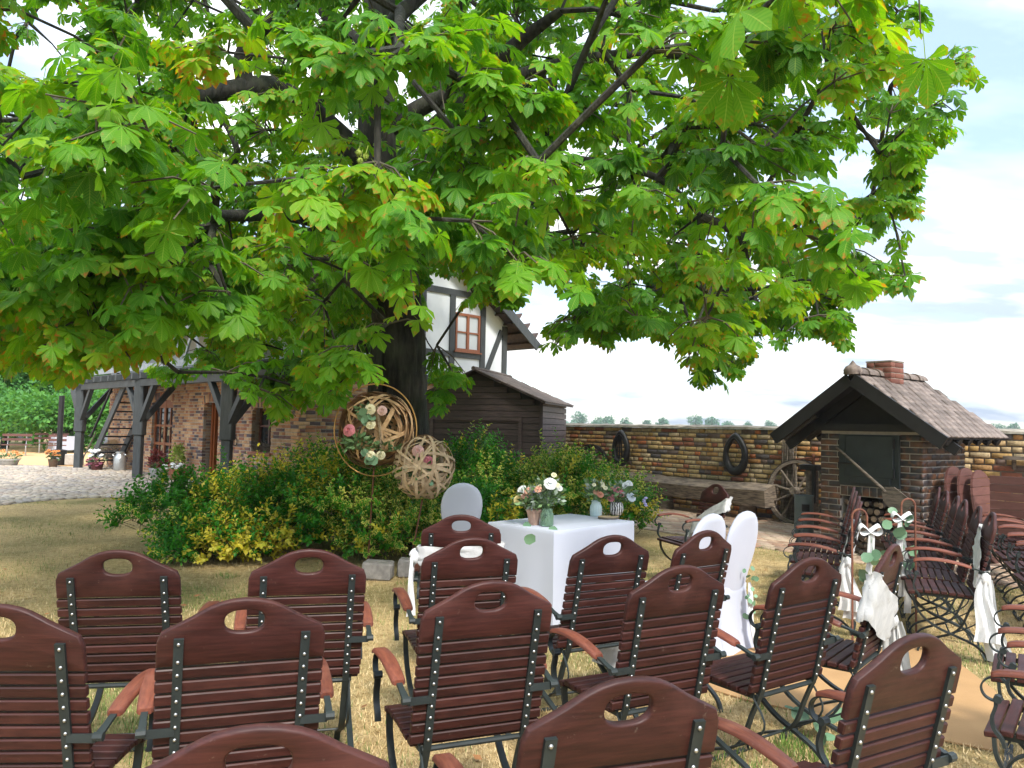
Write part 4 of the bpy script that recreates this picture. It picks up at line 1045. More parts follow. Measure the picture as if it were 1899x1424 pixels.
p = gp(1378, 945, 1.0); covered_chair(p.x - .20, p.y + .13, 44, 'oval-backed white-covered chair at the wedding table with a eucalyptus sprig tied on', True)

# ------------------------------------------------------------------ wedding table
TH = .745
TCn = gp(1027, 985, TH); TLf = gp(932, 965, TH); TRt = gp(1176, 966, TH)
du = (TRt - TCn).normalized(); dv_ = Vector((-du.y, du.x, 0))
tl_, tw_ = (TRt - TCn).length, max(.55, (TLf - TCn).dot(dv_))
table = thing('wedding_table', 'long table under a white cloth reaching the grass, flowers on top', 'table', (TCn + du * tl_ / 2 + dv_ * tw_ / 2) * 1.0 - UP * TH)
def tpt(a, b_, z): return TCn + du * a + dv_ * b_ + UP * (z - TH)
mb = MB(); per = []
n1, n2 = 26, 16
for k in range(n1): per.append((tl_ * k / n1, 0, 0, -1))
for k in range(n2): per.append((tl_, tw_ * k / n2, 1, 0))
for k in range(n1): per.append((tl_ * (1 - k / n1), tw_, 0, 1))
for k in range(n2): per.append((0, tw_ * (1 - k / n2), -1, 0))
n = len(per); rows_ = [(TH, -.012), (TH - .002, -.003), (TH - .008, .001), (TH - .03, .003)] + [(TH - .05 - .68 * k / 8, .004) for k in range(9)]
P = []
for z, off in rows_:
    k_ = max(0, (TH - z) / TH)
    for i, (a, b_, ox, oy) in enumerate(per):
        wv = .010 * k_ * math.sin(i * .9) + .008 * k_ * math.sin(i * .37 + 1) + .028 * k_ * k_
        e_ = off + wv; P.append(tpt(a + ox * e_ + (0 if ox else (e_ * (1 if a > tl_ * .98 else -1) if a in (0, tl_) else 0)), b_ + oy * e_, z + (.006 * math.sin(i * 1.3) if z < .06 else 0)))
mb.add(P, [(i * n + k, i * n + (k + 1) % n, (i + 1) * n + (k + 1) % n, (i + 1) * n + k) for i in range(len(rows_) - 1) for k in range(n)] + [tuple(range(n - 1, -1, -1))])
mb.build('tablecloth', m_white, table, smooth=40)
for a, b_ in ((.08, .08), (tl_ - .08, .08), (.08, tw_ - .08), (tl_ - .08, tw_ - .08)): mb = MB(); mb.beam(tpt(a, b_, 0), tpt(a, b_, TH - .02), .04, .04); mb.build('leg', m_steel, table)

# tan aisle runner
m_runner = pmat('tan_runner', (0.42, 0.25, 0.11), (0.36, 0.21, 0.09), rough=0.9, scale=3, bmp=0.2, bscale=60)
rq = [(.45, 5.55), (1.42, 4.55), (2.45, 3.9), (3.0, 4.8), (3.25, 6.1), (2.2, 5.85), (1.0, 6.25)]
mb = MB(); nq = len(rq); mb.add([(x, y, .012) for x, y in rq] + [(x, y, .004) for x, y in rq], [tuple(range(nq))] + [(i, i + nq, (i + 1) % nq + nq, (i + 1) % nq) for i in range(nq)])
tag(mb.build('aisle_runner', m_runner), 'flat tan paper aisle runner lying on the dry grass under the chairs', 'runner')

# shepherd hooks with bow and eucalyptus
def hook(px, ptop, pbase, label, side, kind):
    b_ = gp(px, pbase, 0); ht = at(px, ptop, b_.y).z
    root = thing('shepherd_hook', label, 'hook', b_)
    r_ = .055; pts = [b_, b_ + UP * (ht - r_)] + [b_ + Vector((side * r_ * (1 - math.cos(a)), 0, ht - r_ + r_ * math.sin(a))) for a in np.linspace(.3, math.pi, 8)] + [b_ + Vector((side * 2 * r_, 0, ht - r_ - .10)), b_ + Vector((side * (2 * r_ + .03), 0, ht - r_ - .12))]
    mb = MB(); mb.tube(pts, .008, 7); mb.build('rod', m_rust, root, smooth=50)
    kp = b_ + Vector((side * (2 * r_ + .01), -.02, ht - r_ - .10))
    rt = thing('ribbon_bow', 'pale ribbon bow with long tails hanging from the hook ' + ('with green round leaves' if kind else 'beside the first sashed chair'), 'ribbon', kp - UP * .5)
    mb = MB()
    for sg in (-1, 1):
        lp = smooth_path([kp, kp + Vector((sg * .06, -.015, .045)), kp + Vector((sg * .085, -.01, .005)), kp + Vector((sg * .05, .0, -.02)), kp], 4)
        mb.add([q + Vector((0, s2 * .018, s2 * .012)) for q in lp for s2 in (-1, 1)], [(2 * i, 2 * i + 1, 2 * i + 3, 2 * i + 2) for i in range(len(lp) - 1)])
    for dx, l_ in ((-.03, .62), (.06, .75), (.0, .5)): cloth_tail(mb, kp, Vector((dx, 0, -1)).normalized(), l_, .03, .05, Vector((1, 0, 0)), .01)
    mb.build('ribbon', m_gauze, rt, smooth=80)
    eg = thing('eucalyptus_sprig', ('large round eucalyptus leaves hanging from the shepherd hook at the aisle end' if kind else 'drooping yellow-green leaves under the bow of the shepherd hook'), 'sprig', kp - UP * .5)
    mb = MB(); mb.tube(smooth_path([kp, kp + Vector((.02, 0, -.2)), kp + Vector((-.03, 0, -.5))], 4), .004, 5); mb.build('stem', m_euca, eg)
    if kind: round_leaves(eg, [kp + Vector((random.uniform(-.14, .1), random.uniform(-.05, .02), random.uniform(-.42, .03))) for _ in range(13)], .085, Vector((0, -1, .2)))
    else: round_leaves(eg, [kp + Vector((random.uniform(-.08, .03), random.uniform(-.04, .02), -.15 - .45 * k / 14)) for k in range(14)], .07, Vector((-.3, -1, 0)))
hook(1581, 944, 1205, 'rust-brown shepherd hook rod stuck in the lawn beside the first sashed chair', 1, 0)
hook(1699, 925, 1172, 'rust-brown shepherd hook rod at the aisle end, hung with round leaves', -1, 1)
eg = thing('eucalyptus_sprig', 'fallen eucalyptus sprig with round green leaves lying on the grass', 'sprig', gp(1520, 1385))
p0 = gp(1522, 1372); round_leaves(eg, [p0 + Vector((random.uniform(-.12, .12), random.uniform(-.12, .12), random.uniform(.02, .12))) for _ in range(10)], .075, Vector((0, -.6, .8)))
# ================================================================== flowers
def petal_bloom(name, c, r, col, parent, layers=3, up=Vector((0, -.4, 1))):
    key = 'petal_%.2f_%.2f_%.2f' % col
    m = bpy.data.materials.get(key) or pmat(key, col, tuple(x * .8 for x in col), rough=.7, scale=30)
    mb = MB(); x, y = frame_from(up.normalized()); z = up.normalized()
    for la in range(layers):
        n = 6 + la; rr = r * (.35 + .75 * la / max(1, layers - 1)); tilt = .10 + .75 * la / max(1, layers - 1)
        for k in range(n):
            a = 6.283 * (k + .5 * la) / n + random.uniform(-.15, .15); d = x * math.cos(a) + y * math.sin(a); s_ = z.cross(d)
            b0 = c + d * rr * .12; b1 = c + d * rr * .7 + z * r * (.75 - tilt * .6); b2 = c + d * rr + z * r * (.8 - tilt)
            w = rr * .55
            mb.add([b0 - s_ * w * .3, b0 + s_ * w * .3, b1 + s_ * w, b2 + s_ * w * .5, b2 - s_ * w * .5, b1 - s_ * w], [(0, 1, 2, 5), (5, 2, 3, 4)])
    mb.ball(c + z * r * .18, r * .26, 7, 5)
    return mb.build(name, m, parent, smooth=70)
m_fol = pmat('bouquet_green', (0.13, 0.22, 0.08), (0.07, 0.14, 0.05), rough=.6, scale=20, objvar=.35)
m_fol2 = pmat('bouquet_silver', (0.32, 0.38, 0.32), (0.22, 0.28, 0.22), rough=.7, scale=20, objvar=.3)
def foliage(name, c, rx, rz, n, size, mat, parent, drop=0.0):
    mb = MB()
    for i in range(n):
        a = random.uniform(0, 6.28); e = random.uniform(-.25, 1.2); d = Vector((math.cos(a) * math.cos(e), math.sin(a) * math.cos(e), math.sin(e)))
        k = random.uniform(.4, 1.05); p = c + Vector((d.x * rx * k, d.y * rx * k, d.z * rz * k - drop * random.random()))
        dd = (d + Vector((random.gauss(0, .5), random.gauss(0, .5), random.gauss(0, .4)))).normalized(); s_, q = frame_from(dd); an = random.random() * 6.28; s_ = s_ * math.cos(an) + q * math.sin(an)
        l_ = size * random.uniform(.6, 1.5); w = l_ * random.uniform(.14, .28)
        mb.add([p, p + dd * l_ * .5 + s_ * w, p + dd * l_, p + dd * l_ * .5 - s_ * w], [(0, 1, 2, 3)])
        if i % 6 == 0: mb.tube([c - UP * .05, p], .002, 3, False)
    o = mb.build(name, mat, parent); o['kind'] = 'stuff'; return o
def tz(px, py): return gp(px, py, TH)
WHT, CRM, PNK, PCH, YEL, LIL = (.78, .80, .80), (.76, .72, .48), (.72, .25, .30), (.70, .38, .27), (.80, .66, .30), (.42, .40, .66)
# terracotta-beige pot
p = tz(990, 973)
m_beige = pmat('beige_pot', (0.50, 0.33, 0.25), (0.43, 0.28, 0.22), rough=.85, scale=15)
v = thing('flower_pot', 'tapered beige clay pot on the white table beside the green glass jar', 'pot', p); mb = MB()
mb.lathe([(.040, 0), (.042, .004), (.060, .105), (.066, .106), (.068, .130), (.060, .130), (.055, .11)], 22, p); mb.build('pot_body', m_beige, v, smooth=40)
def bouquet(label, c, blooms, rx, rz, nfol, base):
    bq = thing('bouquet', label, 'flowers', base)
    foliage('greenery', c, rx, rz, nfol, .06, m_fol, bq, .02); foliage('silver_foliage', c, rx * .95, rz, nfol // 2, .045, m_fol2, bq)
    for (dx, dz, r_, col) in blooms: petal_bloom('bloom', c + Vector((dx, -.05 + random.uniform(-.04, .05), dz)), r_, col, bq, up=Vector((dx * 3, -.8, .6)))
    return bq
bouquet('cream, yellow and peach bouquet in the beige clay pot', p + UP * .19, [(-.13, .02, .045, YEL), (-.10, .10, .042, WHT), (-.05, .10, .035, PCH), (-.08, .06, .035, PCH), (.0, .11, .03, LIL), (.05, .13, .025, LIL), (-.02, .05, .03, WHT), (.04, .06, .028, WHT)], .15, .14, 160, p)
p2 = tz(1014, 976)
v = thing('glass_jar', 'green glass jar with stems on the white table front corner', 'jar', p2)
m_gg, t, b, o_ = newmat('green_glass'); b.inputs['Base Color'].default_value = (.45, .72, .50, 1); b.inputs['Transmission Weight'].default_value = .75; b.inputs['Roughness'].default_value = .08; b.inputs['IOR'].default_value = 1.25
mb = MB(); mb.lathe([(.048, .003), (.056, .012), (.056, .10), (.046, .125), (.044, .15), (.041, .15), (.043, .125), (.052, .10), (.052, .014)], 22, p2); mb.build('jar_body', m_gg, v, smooth=50)
mb = MB()
for k in range(9): mb.tube([p2 + Vector((random.uniform(-.03, .03), random.uniform(-.03, .03), .02)), p2 + Vector((random.uniform(-.03, .03), random.uniform(-.03, .03), .16))], .004, 4)
bq = bouquet('white and apricot bouquet in the green glass jar', p2 + UP * .23, [(.02, .13, .052, WHT), (-.05, .09, .035, CRM), (-.08, .08, .03, PCH), (.08, .12, .02, CRM), (.05, .20, .022, CRM), (.10, .09, .025, WHT)], .13, .16, 150, p2)
mb.build('stem_bunch', m_fol, bq)
sp_ = thing('eucalyptus_sprig', 'eucalyptus sprig with round leaves hanging over the table front corner', 'sprig', p2 - UP * .1)
round_leaves(sp_, [tz(1000, 985) + Vector((-.03, -.08, -.07)), tz(1018, 980) + Vector((0, -.05, .02)), tz(985, 975) + Vector((0, -.05, .01))], .085, Vector((-.2, -1, .4)))
p3 = tz(1105, 957)
v = thing('ribbed_vase', 'pale blue ribbed vase beside the wood slice', 'vase', p3); mb = MB()
m_pb = pmat('pale_blue_glaze', (0.52, 0.64, 0.64), (0.46, 0.58, 0.58), rough=.25, scale=8)
mb.lathe([(.048, 0), (.054, .01), (.056, .07), (.052, .10), (.042, .115), (.040, .135), (.044, .145), (.038, .145), (.036, .12)], 64, p3, .035, 16); mb.build('vase_body', m_pb, v, smooth=60)
bouquet('yellow-green and coral bouquet in the pale blue ribbed vase', p3 + UP * .20, [(0, .03, .03, PCH), (.03, .01, .03, (.6, .25, .16)), (.05, .10, .025, CRM), (.08, .07, .022, CRM), (-.03, .10, .018, CRM)], .10, .13, 110, p3)
p4 = tz(1143, 955)
v = thing('striped_vase', 'round black-and-white striped vase at the table back edge', 'vase', p4); mb = MB()
m_zb, t, b, o_ = newmat('zebra_glaze'); tcn = t.nodes.new('ShaderNodeTexCoord'); mpn = t.nodes.new('ShaderNodeMapping'); mpn.inputs['Location'].default_value = (-p4.x, -p4.y, -p4.z); t.links.new(tcn.outputs['Object'], mpn.inputs[0])
wv = t.nodes.new('ShaderNodeTexWave'); wv.wave_type = 'BANDS'; wv.bands_direction = 'X'; wv.inputs['Scale'].default_value = 14; wv.inputs['Distortion'].default_value = 3.0; wv.inputs['Detail'].default_value = 1.5; wv.inputs['Detail Scale'].default_value = 3; t.links.new(mpn.outputs[0], wv.inputs['Vector'])
t.links.new(ramp(t, wv.outputs[0], [(.42, (.03, .03, .035)), (.52, (.72, .72, .72))]), b.inputs['Base Color']); b.inputs['Roughness'].default_value = .3
mb.lathe([(.040, 0), (.052, .01), (.066, .05), (.066, .085), (.056, .115), (.050, .122), (.045, .122), (.05, .10)], 26, p4); mb.build('vase_body', m_zb, v, smooth=50)
bouquet('pink rose bouquet with white scabious in the striped vase', p4 + UP * .18, [(-.08, .01, .038, PNK), (-.05, .05, .036, PNK), (-.02, .02, .04, PNK), (.02, .06, .036, PNK), (.04, .03, .034, PNK), (-.10, .04, .03, PNK), (.09, .10, .04, WHT), (.12, .12, .035, WHT), (.13, .0, .045, (.55, .62, .68)), (-.06, -.02, .03, PNK)], .15, .13, 150, p4)
ft_ = thing('vetch_sprig', 'thin sprig with a violet flower arching out of the striped vase', 'sprig', p4 + UP * .1); mb = MB()
mb.tube(smooth_path([p4 + UP * .14, p4 + Vector((.16, -.02, .16)), p4 + Vector((.24, -.02, .19)), p4 + Vector((.27, -.02, .12))], 4), .003, 5); mb.build('stem', m_fol, ft_)
for k in range(5): petal_bloom('bloom', p4 + Vector((.262 + random.uniform(-.01, .015), -.03, .10 + .018 * k)), .016, LIL, ft_, 2)
p5 = tz(1128, 962); ws = thing('wood_slice', 'thin round wood slice with bark rim lying on the table', 'wood slice', p5)
mb = MB(); n = 26; rr = [.098 * (1 + .06 * math.sin(k * .9) + .05 * math.sin(k * .4 + 1)) for k in range(n)]
P = [p5 + Vector((rr[k] * math.cos(6.283 * k / n), rr[k] * .8 * math.sin(6.283 * k / n), .003)) for k in range(n)]
mb.add(P + [q + UP * .018 for q in P], [(k, (k + 1) % n, n + (k + 1) % n, n + k) for k in range(n)]); mb.build('bark_rim', m_oldwood, ws)
mb = MB(); mb.add([q + UP * .0175 for q in P], [tuple(range(n))]); mb.build('cut_face', pmat('cut_wood', (.62, .45, .26), (.50, .33, .17), rough=.8, scale=20), ws)

# ================================================================== woven hoops by the trunk
m_strip = pmat('bark_strip', (0.60, 0.41, 0.23), (0.42, 0.25, 0.12), rough=.75, scale=18, objvar=.3)
m_strip2 = pmat('pale_bark_strip', (0.66, 0.50, 0.33), (0.52, 0.36, 0.22), rough=.75, scale=18, objvar=.2)
m_brass = pmat('brass_ring', (0.50, 0.30, 0.10), (0.40, 0.23, 0.08), rough=.35, metal=.6, scale=10)
m_pampas = pmat('pampas', (0.50, 0.41, 0.29), (0.36, 0.28, 0.19), rough=.95, scale=40)
def woven(root, c, r, n, mat, flat=1.0, w=.025, rim=.5):
    for k in range(n):
        if random.random() < rim: ax = Vector((random.gauss(0, .22), 1, random.gauss(0, .22))).normalized()
        else: ax = Vector((random.gauss(0, 1), random.gauss(0, .8), random.gauss(0, 1))).normalized()
        x, y = frame_from(ax); P = []; ns = 22; a0 = random.random() * 6.28; span = random.uniform(2.8, 6.0); rr = r * random.uniform(.86, 1.02); ww = w * random.uniform(.5, 1.25); sh = random.uniform(-.25, .25) * r
        for i in range(ns + 1):
            a = a0 + span * i / ns; q = math.sqrt(max(.05, 1 - (sh / r) ** 2)); d = x * math.cos(a) * q + y * math.sin(a) * q + ax * (sh / r); d.y *= flat
            p = c + d * rr * (1 + .03 * math.sin(a * 5 + k)); P.append(p + ax * ww * .5); P.append(p - ax * ww * .5)
        mb = MB(); mb.add(P, [(2 * i, 2 * i + 1, 2 * i + 3, 2 * i + 2) for i in range(ns)]); mb.build('woven_strip', mat, root, smooth=80)
def stake(root, c, foot, r): mb = MB(); mb.tube([foot, c + UP * -r], .009, 6); mb.build('stake', m_rust, root)
YH = gp(684, 1052).y
cA = at(697, 797, YH); fA = gp(682, 1052)
hA = thing('woven_hoop', 'large brass ring holding a woven bark wreath with roses and pampas before the trunk', 'wreath', fA)
mb = MB(); rA = 80 * YH / F; mb.tube([cA + Vector((rA * math.cos(a) * .95, -.02, rA * math.sin(a) * 1.06)) for a in np.linspace(0, 6.2832, 65)], .008, 7); mb.build('brass_ring', m_brass, hA, smooth=60)
stake(hA, cA, fA, rA * .3); mb = MB(); mb.tube([cA + UP * (rA * .95), cA + UP * (rA * 1.06 + .22)], .008, 5); mb.build('hanger', m_rust, hA)
woven(hA, cA, rA * .88, 56, m_strip, .40, .042, .85); woven(hA, cA, rA * .72, 26, m_strip, .40, .038, .7)
for (dx, dz, r_, col) in ((-.25, -.01, .062, PNK), (-.03, .22, .055, CRM), (-.02, .06, .05, CRM), (.10, .21, .05, (.72, .48, .44)), (-.01, -.28, .05, CRM), (.1, -.27, .045, CRM)): petal_bloom('bloom', cA + Vector((dx, -.22, dz)), r_, col, hA, 4, Vector((dx, -1, .2)))
foliage('greenery', cA + Vector((-.15, -.15, -.17)), .15, .11, 220, .07, m_fol, hA); foliage('greenery', cA + Vector((.12, -.1, -.2)), .16, .07, 130, .06, m_fol, hA); foliage('greenery', cA + Vector((-.1, -.1, .2)), .1, .06, 70, .06, m_fol, hA)
round_leaves(hA, [cA + Vector((random.uniform(-.18, -.02), -.24, random.uniform(.08, .18))) for _ in range(8)] + [cA + Vector((random.uniform(-.1, .08), -.24, -.28 + random.uniform(-.03, .03))) for _ in range(5)], .085, Vector((0, -1, .1)))
def pampas(root, p0, p1, w):
    mb = MB(); d = p1 - p0
    for i in range(420):
        k = random.random() ** .8; b0 = p0 + d * k; s_ = Vector((random.gauss(0, 1), random.gauss(0, .5), random.gauss(0, 1))).normalized(); e = b0 + s_ * w * (1 - k * .5) * random.uniform(.4, 1) + d.normalized() * w * 1.1
        x, _ = frame_from(e - b0); mb.add([b0, b0 + x * .006, e], [(0, 1, 2)])
    mb.build('pampas_plume', m_pampas, root)
pampas(hA, cA + Vector((.10, -.2, -.22)), cA + Vector((.05, -.22, .22)), .055); pampas(hA, cA + Vector((-.12, -.2, .02)), cA + Vector((.04, -.22, .20)), .04)
cB = at(785, 866, YH - .15); fB = gp(767, 1046); fB.y = YH - .15; rB = 58 * YH / F
hB = thing('woven_ball', 'smaller pale woven bark ball with pink roses on a stake beside the brass ring', 'wreath', fB)
woven(hB, cB, rB, 44, m_strip2, 1.0, .032, .15); stake(hB, cB, fB, rB)
for (dx, dz, r_, col) in ((-.03, .18, .058, (.74, .45, .42)), (.08, .08, .05, PNK), (-.16, .0, .03, CRM)): petal_bloom('bloom', cB + Vector((dx, -.27, dz)), r_, col, hB, 4, Vector((dx, -1, .2)))
foliage('greenery', cB + Vector((0.02, -.15, -.06)), .18, .16, 150, .07, m_fol, hB); round_leaves(hB, [cB + Vector((random.uniform(-.05, .16), -.27, random.uniform(-.18, .06))) for _ in range(12)], .06, Vector((0, -1, .1)))
pampas(hB, cB + Vector((.22, -.12, -.12)), cB + Vector((.2, -.16, .17)), .09); pampas(hB, cB + Vector((-.08, -.2, -.05)), cB + Vector((.06, -.26, .04)), .06)

# ================================================================== things along the garden wall
def wpt(px, off=0.0):                       # ground point off metres in front of the wall at a picture column
    O = WALL0 + wn * off; s_ = s_of(px, O, wdir); return O + wdir * s_
def wheel(name, label, c, r, lean, spokes, nrm, mat=None, parent=None, hub=.085):
    mat = mat or m_oldwood; root = thing(name, label, 'wheel', Vector((c.x, c.y, max(0, c.z - r)))) if parent is None else obj(name, None, None, parent)
    z = (nrm.normalized() * math.cos(lean) + UP * math.sin(lean)).normalized(); x, y = frame_from(z)
    def wp(a, rr, d=0): return c + (x * math.cos(a) + y * math.sin(a)) * rr + z * d
    mb = MB(); n = 40; P = []
    for k in range(n):
        a = 6.2832 * k / n
        for rr, d in ((r - .065, -.03), (r - .006, -.032), (r - .006, .032), (r - .065, .03)): P.append(wp(a, rr, d))
    mb.add(P, [(k * 4 + q, k * 4 + (q + 1) % 4, ((k + 1) % n) * 4 + (q + 1) % 4, ((k + 1) % n) * 4 + q) for k in range(n) for q in range(4)]); mb.build('rim', mat, root)
    mb = MB(); P = []
    for k in range(n):
        a = 6.2832 * k / n
        for rr, d in ((r - .0055, -.036), (r + .006, -.036), (r + .006, .036), (r - .0055, .036)): P.append(wp(a, rr, d))
    mb.add(P, [(k * 4 + q, k * 4 + (q + 1) % 4, ((k + 1) % n) * 4 + (q + 1) % 4, ((k + 1) % n) * 4 + q) for k in range(n) for q in range(4)]); mb.build('iron_tyre', m_iron, root)
    for k in range(spokes):
        a = 6.2832 * (k + .3) / spokes; mb = MB(); mb.tube([wp(a, hub * .7), wp(a, r * .5), wp(a, r - .05)], [.024, .02, .022], 7); mb.build('spoke', mat, root)
    mb = MB(); P = []; prof = [(.035, .0), (hub, -.11), (hub * 1.05, 0), (hub * .85, .12), (hub * .6, .13), (hub * .5, .07)]
    mb.tube([c + z * d for _, d in prof[1:]], [rr for rr, _ in prof[1:]], 16); mb.build('hub', mat, root, smooth=50); return root
c_ = wpt(1478, .30); wheel('wagon_wheel', 'tall weathered wagon wheel leaning on the wall between log bench and oven', Vector((c_.x, c_.y, .56)), .56, .14, 10, wn)
c_ = wpt(1096, .18); wheel('wagon_wheel', 'wagon wheel half hidden behind the log bench near the shed', Vector((c_.x, c_.y, .62)), .60, .10, 10, wn, m_darkboard)
def collar(px, py, hh, hw, label, inner):
    p = wpt(px, .10); zc = at(px, py, p.y).z; root = thing('horse_collar', label, 'horse collar', Vector((p.x, p.y, zc - hh)))
    m = pmat('black_leather' + str(px), (0.022, 0.021, 0.022), (0.012, 0.012, 0.012), rough=.45, scale=20, bmp=.4, bscale=30)
    def cp(a, f_, off): 
        s_, c2 = math.sin(a), math.cos(a); taper = 1 - .42 * max(0, c2) ** 1.5
        return p + wdir * (s_ * hw * f_ * taper) + UP * (zc - p.z + c2 * hh * f_) + wn * off
    mb = MB(); A = list(np.linspace(0, 6.2832, 41)); mb.tube([cp(a, 1, .03) for a in A], [.055 + .03 * max(0, -math.cos(a)) for a in A], 10); mb.build('padding', m, root, smooth=60)
    mb = MB(); mb.tube([cp(a, .86, .07) for a in A], .022, 7); mb.build('hame', m_iron, root, smooth=60)
    mb = MB(); mb.tube([cp(.0, 1.0, .05), cp(0, 1.16, .02)], .025, 6); mb.build('top_strap', m, root)
    if inner:
        mb = MB()
        for k in (-.5, 0, .45): mb.tube([p + UP * (zc + hh * .8) + wdir * k * .06 + wn * .06, p + UP * (zc - hh * .85) + wdir * k * .18 + wn * .07], .016, 6)
        mb.build('inner_strap', m_iron, root)
collar(1155, 830, .33, .20, 'black horse collar with inner straps hung near the shed end of the wall', True)
collar(1367, 841, .33, .22, 'teardrop-shaped open black horse collar hung above the log bench', False)
# log bench
lb = thing('log_bench', 'long rough-hewn half-log bench on stump legs along the brick wall', 'bench', wpt(1260, .45))
a_, b_ = wpt(1085, .42), wpt(1432, .42); n = 28; P = []
for i in range(n + 1):
    k = i / n; q = a_.lerp(b_, k); j = random.uniform(-.018, .018); tp = .60 + .02 * math.sin(k * 7) + j * .4; bt = .30 + .03 * math.sin(k * 4 + 1) + j
    P += [q + wn * (.24 + j) + UP * (tp - .05), q + wn * (.20 + j) + UP * bt, q - wn * .16 + UP * (bt + .02), q - wn * (.26 + j) + UP * (tp + .05), q - wn * .05 + UP * (tp + .04)]
mb = MB(); mb.add(P, [(i * 5 + q, i * 5 + (q + 1) % 5, (i + 1) * 5 + (q + 1) % 5, (i + 1) * 5 + q) for i in range(n) for q in range(5)] + [(4, 3, 2, 1, 0), tuple(n * 5 + q for q in range(5))])
m_log = pmat('hewn_log', (0.23, 0.18, 0.13), (0.065, 0.05, 0.04), rough=.9, scale=5, stretch=(1.2, 1.2, 9), bmp=.8, bscale=10, bstretch=(1, 1, 6))
mb.build('seat_log', m_log, lb, smooth=40)
for k in (.12, .5, .90):
    q = a_.lerp(b_, k); mb = MB(); mb.tube([q, q + UP * .15, q + UP * .34], [.17, .155, .15], 14); mb.build('stump_leg', m_log, lb, smooth=50)
# brushwood bundle
br = thing('brushwood_bundle', 'upright bundle of thin brushwood sticks leaning on the wall behind the wagon wheel', 'brushwood', wpt(1462, .15)); p = wpt(1462, .16); mb = MB()
for k in range(110):
    a = random.random() * 6.28; r_ = math.sqrt(random.random()) * .16; x0 = wdir * math.cos(a) * r_ + wn * math.sin(a) * r_ * .7; f_ = random.uniform(.6, 1.3)
    mb.tube([p + x0 * 1.05, p + x0 * .75 + UP * .6 + wdir * random.uniform(-.02, .02), p + x0 * f_ * .8 + UP * random.uniform(1.2, 1.62) - wn * .06 + wdir * random.uniform(-.05, .05)], [.011, .008, .004], 4, False)
mb.build('stick_bunch', m_oldwood, br)['kind'] = 'stuff'
# old vice on a wooden post
p = wpt(1507, .75); vs = thing('bench_vice', 'old iron leg vice on a weathered wooden post beside the oven', 'vice', p); mb = MB()
mb.beam(p, p + UP * .98, .15, .17); mb.build('post', m_oldwood, vs, bevel=.012)
mb = MB(); mb.box(p + UP * 1.02 + wn * .06, .3, .16, .09, Matrix((wdir, wn, UP)).transposed()); mb.box(p + UP * .75 + wn * .12 + wdir * .1, .06, .05, .6, Matrix((wdir, wn, UP)).transposed()); mb.build('jaw', m_iron, vs, bevel=.008)
mb = MB(); mb.tube([p + UP * 1.14 - wdir * .26 + wn * .05, p + UP * 1.20 + wdir * .26 + wn * .05], .016, 6); mb.tube([p + UP * 1.05 + wn * .05 + wdir * .05, p + UP * 1.24 + wn * .05 + wdir * .05], .026, 6); mb.build('screw_handle', m_rust, vs)
# litter bin
p = gp(1491, 992); p = Vector((p.x, p.y, 0)); tb = thing('litter_bin', 'grey cylindrical litter bin with a black label in front of the wagon wheel', 'bin', p)
m_bin = pmat('bin_grey', (0.13, 0.17, 0.18), (0.11, 0.145, 0.155), rough=.45, scale=6); zt_ = at(1491, 918, p.y).z
mb = MB(); mb.lathe([(.135, .02), (.142, .04), (.142, zt_ - .03), (.148, zt_ - .028), (.148, zt_), (.136, zt_), (.130, .1)], 28, p); mb.build('bin_body', m_bin, tb, smooth=40)
mb = MB(); P = []
for a in np.linspace(-2.15, -1.35, 7): P += [p + Vector((.1445 * math.cos(a), .1445 * math.sin(a), zt_ - .24)), p + Vector((.1445 * math.cos(a), .1445 * math.sin(a), zt_ - .13))]
mb.add(P, [(2 * i, 2 * i + 1, 2 * i + 3, 2 * i + 2) for i in range(6)]); mb.build('label_plate', m_iron, tb)
# bread peel leaning on the oven
pa, pb_ = at(1672, 938, 9.72), at(1551, 829, 10.72)
pe = thing('bread_peel', 'long wooden bread peel leaning diagonally across the oven door', 'peel', pa); d_ = (pb_ - pa); n_ = ou
mb = MB(); mb.tube([pa + d_ * .22, pb_], [.022, .015], 8); mb.build('shaft', m_oldwood, pe)
mb = MB(); e = pa + d_ * .26; sdv = d_.normalized().cross(-on).normalized()
mb.add([e + sdv * .035 - on * .01, e - sdv * .035 - on * .01, pa + d_ * .18 - sdv * .12 - on * .01, pa - d_ * .08 - sdv * .14 - on * .01, pa - d_ * .08 + sdv * .14 - on * .01, pa + d_ * .18 + sdv * .12 - on * .01] + [e + sdv * .035 + on * .012, e - sdv * .035 + on * .012, pa + d_ * .18 - sdv * .12 + on * .012, pa - d_ * .08 - sdv * .14 + on * .012, pa - d_ * .08 + sdv * .14 + on * .012, pa + d_ * .18 + sdv * .12 + on * .012],
       [(0, 1, 2, 3, 4, 5), (11, 10, 9, 8, 7, 6)] + [(i, i + 6, (i + 1) % 6 + 6, (i + 1) % 6) for i in range(6)]); mb.build('blade', m_oldwood, pe)
